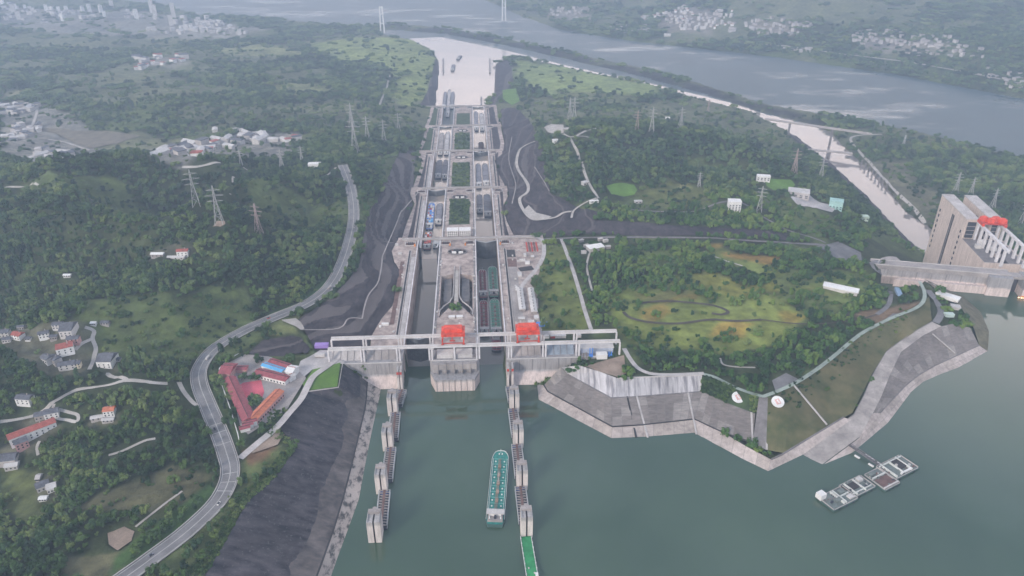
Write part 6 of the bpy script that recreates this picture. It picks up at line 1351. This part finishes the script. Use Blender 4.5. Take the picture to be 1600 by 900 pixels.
# plain houses of the far towns: small meshes shared between the copies
FH = []
for i, (w_, d_, h, wall, roof) in enumerate(((16, 11, 8, m_offw, m_conc_l), (22, 12, 10, m_offw, m_roofg), (14, 12, 12, m_offw, m_offw), (30, 14, 8, m_offw, m_offw), (15, 11, 8, m_white, m_roofr), (12, 12, 24, m_white, m_offw), (18, 14, 9, m_conc_l, m_roofg))):
    FH.append((w_, d_, h, wall, roof))
fhp = {}
FHN = [0]; FW, FR = MB(), MB()
def farhouse(x, y, i, lb, grp, s=1.0):
    FHN[0] += 1
    if FHN[0] > 298:          # past the 300 that show largest: one mass
        w_, d_, h = (v*s for v in FH[i][:3]); a = rnd.uniform(0, 3); z = ground(x, y); FW.box((x, y, z-5), (w_, d_, h+5), a); FR.box((x, y, z+h), (w_+1, d_+1, 1.2), a); return
    if i not in fhp:
        w_, d_, h, wall, roof = FH[i]; T = thing('town_house', lb, 'house', (x, y, ground(x, y)), rnd.uniform(0, 3), grp); MB().box((0, 0, -6), (w_, d_, h+6)).build('wall', wall, T); (MB().gable((0, 0, h), (w_, d_, 3)) if i % 2 else MB().box((0, 0, h), (w_+.8, d_+.8, .8))).build('roof', roof, T); fhp[i] = T; T.scale = (s, s, s)
    else: dup(fhp[i], (x, y, ground(x, y)), rnd.uniform(0, 3), lb, grp, (s, s, s*rnd.uniform(.8, 1.3)))
def town(poly, n, lb, grp, kinds, s=1.0, sep=17, seed=1):
    P = [p[:2] for p in HP(poly)]; xs = [p[0] for p in P]; ys = [p[1] for p in P]; r = random.Random(seed); got = []; tr = 0
    while len(got) < n and tr < n*40:
        tr += 1; x, y = r.uniform(min(xs), max(xs)), r.uniform(min(ys), max(ys))
        if not inside(P, np.array([x]), np.array([y]))[0] or ground(x, y) < ZD+1.5: continue
        if any(abs(x-a)+abs(y-b) < sep*s for a, b in got): continue
        if i_noise(x, y) < .42: continue
        got.append((x, y)); farhouse(x, y, r.choice(kinds), lb, grp, s*r.uniform(.8, 1.25))
def i_noise(x, y): return float(vnoise(np.array(x/120.), np.array(y/120.), 8))
town([(0, 165), (60, 165), (70, 200), (40, 230), (0, 225)], 34, 'pale house of the hazy village at the left picture edge', 'houses of the left-edge village', [0, 1, 3, 6], 1.0, seed=2)
town([(60, 225), (110, 240), (120, 252), (40, 258)], 14, 'pale shed or house just behind the crest of the dark hill, left part', 'houses behind the hill crest', [1, 3, 0], 1.1, seed=3)
town([(240, 238), (300, 228), (400, 205), (465, 212), (462, 232), (400, 240), (300, 254), (245, 254)], 46, 'pale or slate-roofed factory house in the row beyond the wooded hill', 'factory row beyond the hill', [1, 3, 3, 6, 4], 1.15, 18, seed=4)
town([(320, 200), (360, 200), (400, 212), (380, 218)], 8, 'small white house above the factory row', 'small houses above the factory row', [0, 3], 1.0, seed=5)
town([(212, 86), (270, 88), (310, 95), (260, 110), (215, 112)], 22, 'red or white-roofed house in the far fields right of centre-left', 'houses in the far left fields', [4, 0, 4, 1], 1.3, seed=6)
town([(230, 30), (300, 25), (390, 45), (395, 60), (300, 55), (230, 50)], 60, 'white block of the far-left riverside town', 'houses of the riverside town', [0, 2, 2, 0, 3], 1.3, 16, seed=7)
town([(0, 8), (80, 10), (200, 18), (250, 38), (120, 48), (0, 40)], 60, 'white block in the hazy town at the top left corner', 'houses of the top-left town', [0, 2, 5, 1], 1.3, 17, seed=8)
for px, py, h_ in ((238, 20, 70), (243, 26, 60), (272, 28, 75), (268, 40, 50), (22, 20, 40), (30, 30, 40), (175, 12, 40)):
    p = HP([(px, py)])[0]; T = thing('tower_block', 'pale high-rise block standing above the hazy far-left town', 'tower block', p, .3, 'high-rise blocks'); MB().box((0, 0, -5), (20, 16, h_+5)).build('wall', m_offw, T); MB().box((0, 0, h_), (21, 17, 1.5)).build('roof', m_conc, T)
for pl, n, lb, sd_, kk in (([(1000, 26), (1080, 6), (1160, 22), (1140, 56), (1010, 56)], 90, 'white house of the densest hillside village across the river', 11, [0, 2, 3, 4]), ([(1160, 34), (1200, 28), (1275, 34), (1260, 58), (1170, 54)], 36, 'white house of the second village across the river', 12, [0, 2, 3]), ([(1330, 44), (1400, 48), (1470, 58), (1540, 72), (1540, 90), (1420, 88), (1340, 80)], 70, 'white house of the strung-out village across the river at right', 13, [0, 2, 3, 4]), ([(855, 12), (930, 10), (925, 32), (860, 30)], 26, 'faint house on the far bank near the bridge tower', 14, [0, 2, 4]), ([(940, 38), (1040, 45), (1040, 55), (950, 50)], 18, 'small house low on the far bank above the water', 15, [0, 3]), ([(1220, 72), (1275, 78), (1270, 84), (1222, 78)], 5, 'long pale shed on the far shore', 16, [3]), ([(1540, 108), (1600, 118), (1600, 140), (1550, 128)], 12, 'house with a pinkish wall on the far shore at the right edge', 17, [4, 0, 3]), ([(650, 8), (720, 12), (700, 24), (660, 22)], 10, 'hazy white house by the farthest river bend', 18, [0, 3])):
    town(pl, n, lb, lb.replace('house', 'houses'), kk, .95, 30, seed=sd_)
for mb_, m_, nm in ((FW, m_conc_l, 'far_town_walls'), (FR, m_conc, 'far_town_roofs')):
    if mb_.v: mb_.build(nm, m_)['kind'] = 'stuff'

# ------------------------------------------------------------------ trees
def crown_mesh(name, kind, seed, mat_, nleaf=130):
    r = random.Random(seed); mb = MB(); lumps = []
    n = {'round': 7, 'tall': 6, 'wide': 8, 'bush': 6}[kind]
    for i in range(n):
        a = r.uniform(0, 2*pi)
        if kind == 'tall': c = Vector((cos(a)*.22, sin(a)*.22, .35+1.5*i/n)); R = .52-.24*i/n
        elif kind == 'wide': c = Vector((cos(a)*.62, sin(a)*.62, .45+r.uniform(0, .35))); R = r.uniform(.38, .55)
        elif kind == 'bush': c = Vector((cos(a)*.55, sin(a)*.55, .2+r.uniform(0, .15))); R = r.uniform(.3, .5)
        else: c = Vector((cos(a)*.42, sin(a)*.42, .5+r.uniform(0, .75))); R = r.uniform(.38, .55)
        lumps.append((c, R))
    for c, R in lumps:            # uneven low-poly clump hearts
        bm = bmesh.new(); bmesh.ops.create_icosphere(bm, subdivisions=1, radius=R*.78)
        vs = [c+v.co*r.uniform(.75, 1.1) for v in bm.verts]; fs = [tuple(v.index for v in f.verts) for f in bm.faces]; bm.free(); mb.add(vs, fs)
    for i in range(nleaf):        # leaf sprays
        c, R = r.choice(lumps); d = Vector((r.gauss(0, 1), r.gauss(0, 1), r.gauss(.35, .9))).normalized(); p = c+d*R*r.uniform(.8, 1.12)
        t1 = d.orthogonal().normalized(); t1 = (t1+Vector((r.uniform(-.6, .6), r.uniform(-.6, .6), r.uniform(-.6, .6)))+d*r.uniform(-.4, .4)).normalized(); t2 = d.cross(t1).normalized(); s = r.uniform(.09, .17)
        mb.add([p-t1*s-t2*s*.7, p+t1*s-t2*s*.6, p+t1*s*.8+t2*s*.8+d*.05, p-t1*s*.7+t2*s*.7], [(0, 1, 2, 3)])
    me = bpy.data.meshes.new(name); me.from_pydata(mb.v, [], mb.f); me.materials.append(mat_); return me
KINDS = [('round', 1, LEAF[0]), ('round', 2, LEAF[1]), ('wide', 3, LEAF[0]), ('tall', 4, LEAF[1]), ('bush', 5, LEAF[0]), ('round', 6, LEAF[2]), ('tall', 7, LEAF[2]), ('wide', 8, LEAF[2])]
crowns = [crown_mesh('crown', k, s, m_) for k, s, m_ in KINDS]
tr_m = MB().cyl((0, 0, -.25), .085, .95, 6, .045); tm = bpy.data.meshes.new('trunk'); tm.from_pydata(tr_m.v, [], tr_m.f); tm.materials.append(m_bark)
# candidate places: jittered, spacing grows slowly with distance
cand = []
for band0, band1, sp in ((420, 760, 6.2), (760, 1050, 7.2), (1050, 1500, 8.8), (1500, 2300, 12), (2300, 3400, 19), (3400, 5200, 30)):
    xm = band1*1.05
    nx = int(2*xm/sp); ny = int((band1-band0)/sp); X, Y = np.meshgrid(np.linspace(-xm, xm, nx), np.linspace(band0, band1, ny, endpoint=False))
    X = X.ravel()+rng.uniform(-.48, .48, X.size)*sp; Y = Y.ravel()+rng.uniform(-.48, .48, X.size)*sp
    i = np.clip(np.round(np.log(Y/Y0)/G).astype(int), 0, NI-1); j = np.clip(np.round((X/Y+U)/DU).astype(int), 0, NJ-1)
    v = VEG[i, j]; z = groundv(X, Y); sx_, sy_, yc = proj(X, Y, z)
    k = (rng.uniform(0, 1, X.size) < v*.93) & (sx_ > -420) & (sx_ < 2000) & (sy_ > -40) & (sy_ < 960) & (LOWER[i, j] == 0) & (z > ZD+1)
    pk = park[i, j] | ((X > 60) & (Y < 1330))
    dk = inside(PX([(980, 200), (1180, 205), (1230, 260), (1080, 262), (920, 250)], 50), X, Y)
    for a in np.nonzero(k)[0]: cand.append((X[a], Y[a], z[a], sp, pk[a], yc[a], sx_[a], sy_[a], v[a] if not dk[a] else 5.))
# no trees through houses and huts
blk = [(o.location.x, o.location.y-4, 14) for o in C.objects if o.parent is None and o.get('category') in ('house', 'building', 'shed', 'hut', 'cabin', 'shelter', 'tent', 'pylon', 'tower block', 'machine housing')]
cells = {}
for x, y, r in blk: cells.setdefault((int(x//30), int(y//30)), []).append((x, y, r))
def free(x, y):
    a, b = int(x//30), int(y//30)
    for i in (-1, 0, 1):
        for j in (-1, 0, 1):
            for bx, by, r in cells.get((a+i, b+j), []):
                if hypot(x-bx, y-by) < r: return False
    return True
rp = [(p[0], p[1]) for p in dense(road_pts, 12, False)]
for x, y in rp: cells.setdefault((int(x//30), int(y//30)), []).append((x, y, 12))
for q_, wd in PATHS:
    for p in dense([p[:2] for p in q_], 6, False):
        for dy_ in (0, -6, -12): cells.setdefault((int(p[0]//30), int((p[1]+dy_)//30)), []).append((p[0], p[1]+dy_, wd/2+(4 if dy_ == 0 else 2)))
for poly in KEEP:
    for x, y in dense(poly, 8):
        for dy_, r_ in ((0, 6), (-9, 9), (-18, 8)): cells.setdefault((int(x//30), int((y+dy_)//30)), []).append((x, y+dy_, r_))
cand = [c for c in cand if free(c[0], c[1])]
cand.sort(key=lambda c: c[5])
fams = {}
single = []; rest = []
for c in cand:
    x, y, z, sp, pk, yc, sx_, sy_, v = c
    inframe = 0 < sx_ < 1600 and 0 < sy_ < 900
    u = fbm(np.array(x), np.array(y), 90, 2, 61)+rnd.uniform(-.35, .35)
    if pk: kind = 5 if u < .05 else (6 if u > .42 else 7)
    else: kind = [0, 1, 2, 3][0 if u < -.12 else 1 if u < .08 else 2 if u < .34 else 3]
    if v == 5.: kind = 1 if rnd.random() < .6 else 3
    if v < .45 and rnd.random() < .6: kind = 4
    s = sp*(.40+.72*rnd.random()**1.7)*(1.05 if kind in (2, 7) else .8 if kind == 4 else .95)
    if inframe and len(single) < 300 and kind != 4: single.append((x, y, z, s, kind))
    else: rest.append((x, y, z, s, kind))
LBT = {0: 'leafy round-crowned tree on the near left hillside below the curving road', 1: 'darker round-crowned tree on the near left hillside', 2: 'spreading olive-green tree on the near left hillside', 3: 'tall narrow tree on the near left hillside', 5: 'bright green round tree at the near edge of the park', 6: 'tall green tree at the near edge of the park', 7: 'spreading green tree at the near edge of the park'}
for x, y, z, s, k in single:
    T = thing('tree', LBT[k], 'tree', (x, y, z), rnd.uniform(0, 6.3), {0: 'round trees of the left hillside', 1: 'dark trees of the left hillside', 2: 'spreading trees of the left hillside', 3: 'tall trees of the left hillside', 5: 'round park trees', 6: 'tall park trees', 7: 'spreading park trees'}[k])
    T.scale = (s, s, s*rnd.uniform(.85, 1.25))
    for nm, me_ in (('crown', crowns[k]), ('trunk', tm)): o = bpy.data.objects.new(nm, me_); link(o, T)
first = {}
for o in C.objects:
    if o.name.startswith('crown') and o.data in crowns: first.setdefault(crowns.index(o.data), o)
def scatter(name, k, pts, label=None):
    me = bpy.data.meshes.new(name); me.from_pydata([p[:3] for p in pts], [], [])
    a = me.attributes.new('size', 'FLOAT_VECTOR', 'POINT'); a.data.foreach_set('vector', [c for p in pts for c in (p[3], p[3], min(p[3], 5.5+p[3]*.12))])
    o = bpy.data.objects.new(name, me); C.objects.link(o); o['kind'] = 'stuff'
    ng = bpy.data.node_groups.new('scatter', 'GeometryNodeTree'); ng.interface.new_socket('Geometry', in_out='INPUT', socket_type='NodeSocketGeometry'); ng.interface.new_socket('Geometry', in_out='OUTPUT', socket_type='NodeSocketGeometry')
    N = ng.nodes.new; gi = N('NodeGroupInput'); go_ = N('NodeGroupOutput'); ip = N('GeometryNodeInstanceOnPoints'); oi = N('GeometryNodeObjectInfo'); oi.inputs['Object'].default_value = first[k]; oi.inputs['As Instance'].default_value = True
    at = N('GeometryNodeInputNamedAttribute'); at.data_type = 'FLOAT_VECTOR'; at.inputs['Name'].default_value = 'size'
    rv = N('FunctionNodeRandomValue'); rv.data_type = 'FLOAT_VECTOR'; rv.inputs[0].default_value = (-.08, -.08, 0); rv.inputs[1].default_value = (.08, .08, 6.28)
    sv = N('FunctionNodeRandomValue'); sv.data_type = 'FLOAT_VECTOR'; sv.inputs[0].default_value = (.85, .85, .75); sv.inputs[1].default_value = (1.15, 1.15, 1.35); sv.inputs['Seed'].default_value = 7
    vm = N('ShaderNodeVectorMath'); vm.operation = 'MULTIPLY'
    l = ng.links.new; l(gi.outputs[0], ip.inputs['Points']); l(oi.outputs['Geometry'], ip.inputs['Instance']); l(rv.outputs[0], ip.inputs['Rotation']); l(sv.outputs[0], vm.inputs[0]); l(at.outputs[0], vm.inputs[1]); l(vm.outputs[0], ip.inputs['Scale']); l(ip.outputs[0], go_.inputs[0])
    md = o.modifiers.new('scatter', 'NODES'); md.node_group = ng; return o
if 4 not in first:
    T = thing('bush', 'low rounded shrub beside the curving hillside road', 'shrub', (*rest[0][:2], rest[0][2]), 0); T.scale = (3, 3, 3); o = bpy.data.objects.new('crown', crowns[4]); link(o, T); first[4] = o
for k in range(8):
    if k not in first:
        p = next((r for r in rest if r[4] == k), rest[0]); T = thing('tree', LBT.get(k, 'shrub on the hillside'), 'tree', p[:3], 0); T.scale = (p[3],)*3; o = bpy.data.objects.new('crown', crowns[k]); link(o, T); o2 = bpy.data.objects.new('trunk', tm); link(o2, T); first[k] = o
NM = {0: 'woodland', 1: 'woodland', 2: 'woodland', 3: 'woodland', 4: 'scrub', 5: 'park_woodland', 6: 'park_woodland', 7: 'park_woodland'}
for k in range(8):
    ps = [r for r in rest if r[4] == k]
    if ps: scatter(NM[k], k, ps)
# shrubs on the bank below the promenade, mound on the island
gs = []
for i in range(260):
    f = rnd.random()*2*(1 if rnd.random() < .5 else .6); k = int(f); u = f-k; v_ = rnd.random(); a = [GRN[0][k][c]*(1-u)+GRN[0][k+1][c]*u for c in range(3)]; b = [GRN[1][k][c]*(1-u)+GRN[1][k+1][c]*u for c in range(3)]; gs.append((*[a[c]*(1-v_)+b[c]*v_ for c in range(3)], rnd.uniform(2, 3.6), 4))
for a_, b_ in ((NET_L[0], None),):
    for i in range(420):
        f = rnd.random()*6+2.6; k = int(f); 
        if k >= 9: continue
        u = f-k; p = [a_[k][c]*(1-u)+a_[k+1][c]*u for c in range(3)]; off = abs(rnd.gauss(0, 7))
        gs.append((p[0]-off-1, p[1]+rnd.uniform(-3, 3), ground(p[0]-off-1, p[1]), rnd.uniform(1.4, 3), 4))
for i in range(140):
    f = rnd.random()*4.6; k = int(f); u = f-k; v_ = rnd.random()**2*.45; a = [GRS[0][k][c]*(1-u)+GRS[0][k+1][c]*u for c in range(3)]; b = [GRS[1][k][c]*(1-u)+GRS[1][k+1][c]*u for c in range(3)]; gs.append((*[a[c]*(1-v_)+b[c]*v_ for c in range(3)], rnd.uniform(1.2, 3.4), 4))
sg = [W(1153, 622, 25), W(1215, 629, 30)]; gs = [g for g in gs if all(hypot(g[0]-p[0], g[1]-p[1]+4) > 13 for p in sg)]
scatter('bank_shrubs', 4, gs)
ms = [(LP(8*cos(a)*r, 80+9*sin(a)*r)[0], LP(8*cos(a)*r, 80+9*sin(a)*r)[1], 32, rnd.uniform(2.2, 3.8), 5) for a, r in ((rnd.uniform(0, 6.3), rnd.random()**.5) for _ in range(26))]
for i, p in enumerate(ms):
    T = thing('shrub', 'rounded green shrub in the cluster on the island behind the left red crane', 'shrub', p[:3], 0, 'island shrubs'); T.scale = (p[3],)*3; o = bpy.data.objects.new('crown', crowns[5]); link(o, T)
for s0, s1, t0, t1, z, n in ((-18, 18, 440, 555, 4.3, 160), (-19, 19, 695, 845, -18.7, 170), (-19, 19, 1015, 1175, -45.7, 120)):
    gsx = [(*LP(rnd.uniform(s0, s1), rnd.uniform(t0, t1), z), rnd.uniform(2, 4), 4) for _ in range(n)]; scatter('lawn_shrubs', 4, gsx)
# school yard trees
for px, py in ((378, 594), (383, 592), (392, 595), (396, 592), (401, 590), (404, 594), (392, 628), (397, 632), (402, 628), (407, 630), (398, 624), (404, 634), (396, 637), (404, 567), (408, 565), (402, 562)):
    x, y, z = W(px, py, ZS); s = rnd.uniform(4, 5.5); T = thing('tree', 'dark green tree in the walled school yard', 'tree', (x, y, ZS), rnd.uniform(0, 6), 'school yard trees'); T.scale = (s,)*3
    for nm, me_ in (('crown', crowns[1]), ('trunk', tm)): o = bpy.data.objects.new(nm, me_); link(o, T)

# ------------------------------------------------------------------ a few cars on the hillside road
car_m = [m_hull, m_offw, m_greyk, m_white, m_redd]
def car(k, side, lb, m_, truck=False):
    c = road_pts[k]; d = road_pts[k+1]; dv = Vector((d[0]-c[0], d[1]-c[1])).normalized(); rz = atan2(dv.y, dv.x)
    T = thing('truck' if truck else 'car', lb, 'truck' if truck else 'car', (c[0]-dv.y*side, c[1]+dv.x*side, c[2]+.58), rz, None)
    Ln = 8.5 if truck else 4.6; w_ = 2.4 if truck else 1.85
    if truck: MB().box((-1, 0, .7), (6.2, w_, 2.3)).build('cargo_box', m_, T); MB().box((3.4, 0, .6), (1.9, 2.2, 1.9)).build('cab', m_offw, T)
    else: MB().box((0, 0, .35), (Ln, w_, .75)).build('body', m_, T); MB().box((-.2, 0, 1.1), (2.4, 1.6, .6), 0, .8).build('cabin', m_glass, T)
    for x in (-Ln*.31, Ln*.31):
        for y in (-w_*.46, w_*.46): MB().box((x, y, 0), (.7, .25, .68)).build('wheel', m_dark, T)
N_ = len(road_pts)
for f, side, lb, m_, tr in ((.38, 3, 'dark car on the hillside road beside the school wall', m_hull, 0), (.87, -3, 'pale car high up on the hillside road near its top bend', m_offw, 0), (.10, 3, 'grey car at the lower end of the hillside road', m_greyk, 0), (.2, -3, 'white car in the lower bend of the hillside road', m_white, 0), (.55, -3, 'pale box truck on the hillside road above the school', m_offw, 1), (.66, 3, 'dark red car halfway up the hillside road', m_redd, 0), (.76, -3, 'grey box truck on the upper hillside road', m_conc, 1)): car(int(f*N_), side, lb, m_, tr)

# ------------------------------------------------------------------ haze
me = bpy.data.meshes.new('haze'); b_ = MB().box((0, 4250, -104), (25000, 12500, 684)); me.from_pydata(b_.v, [], b_.f)
mh = bpy.data.materials.new('haze'); mh.use_nodes = True; tt = mh.node_tree; tt.nodes.clear(); oo = tt.nodes.new('ShaderNodeOutputMaterial'); pv = tt.nodes.new('ShaderNodeVolumePrincipled')
pv.inputs['Color'].default_value = (.57, .75, 1.0, 1); pv.inputs['Density'].default_value = HAZE_D if 'HAZE_D' in globals() else .000165; pv.inputs['Anisotropy'].default_value = .2
tt.links.new(pv.outputs[0], oo.inputs['Volume']); me.materials.append(mh); ho = bpy.data.objects.new('haze', me); C.objects.link(ho); ho['kind'] = 'stuff'
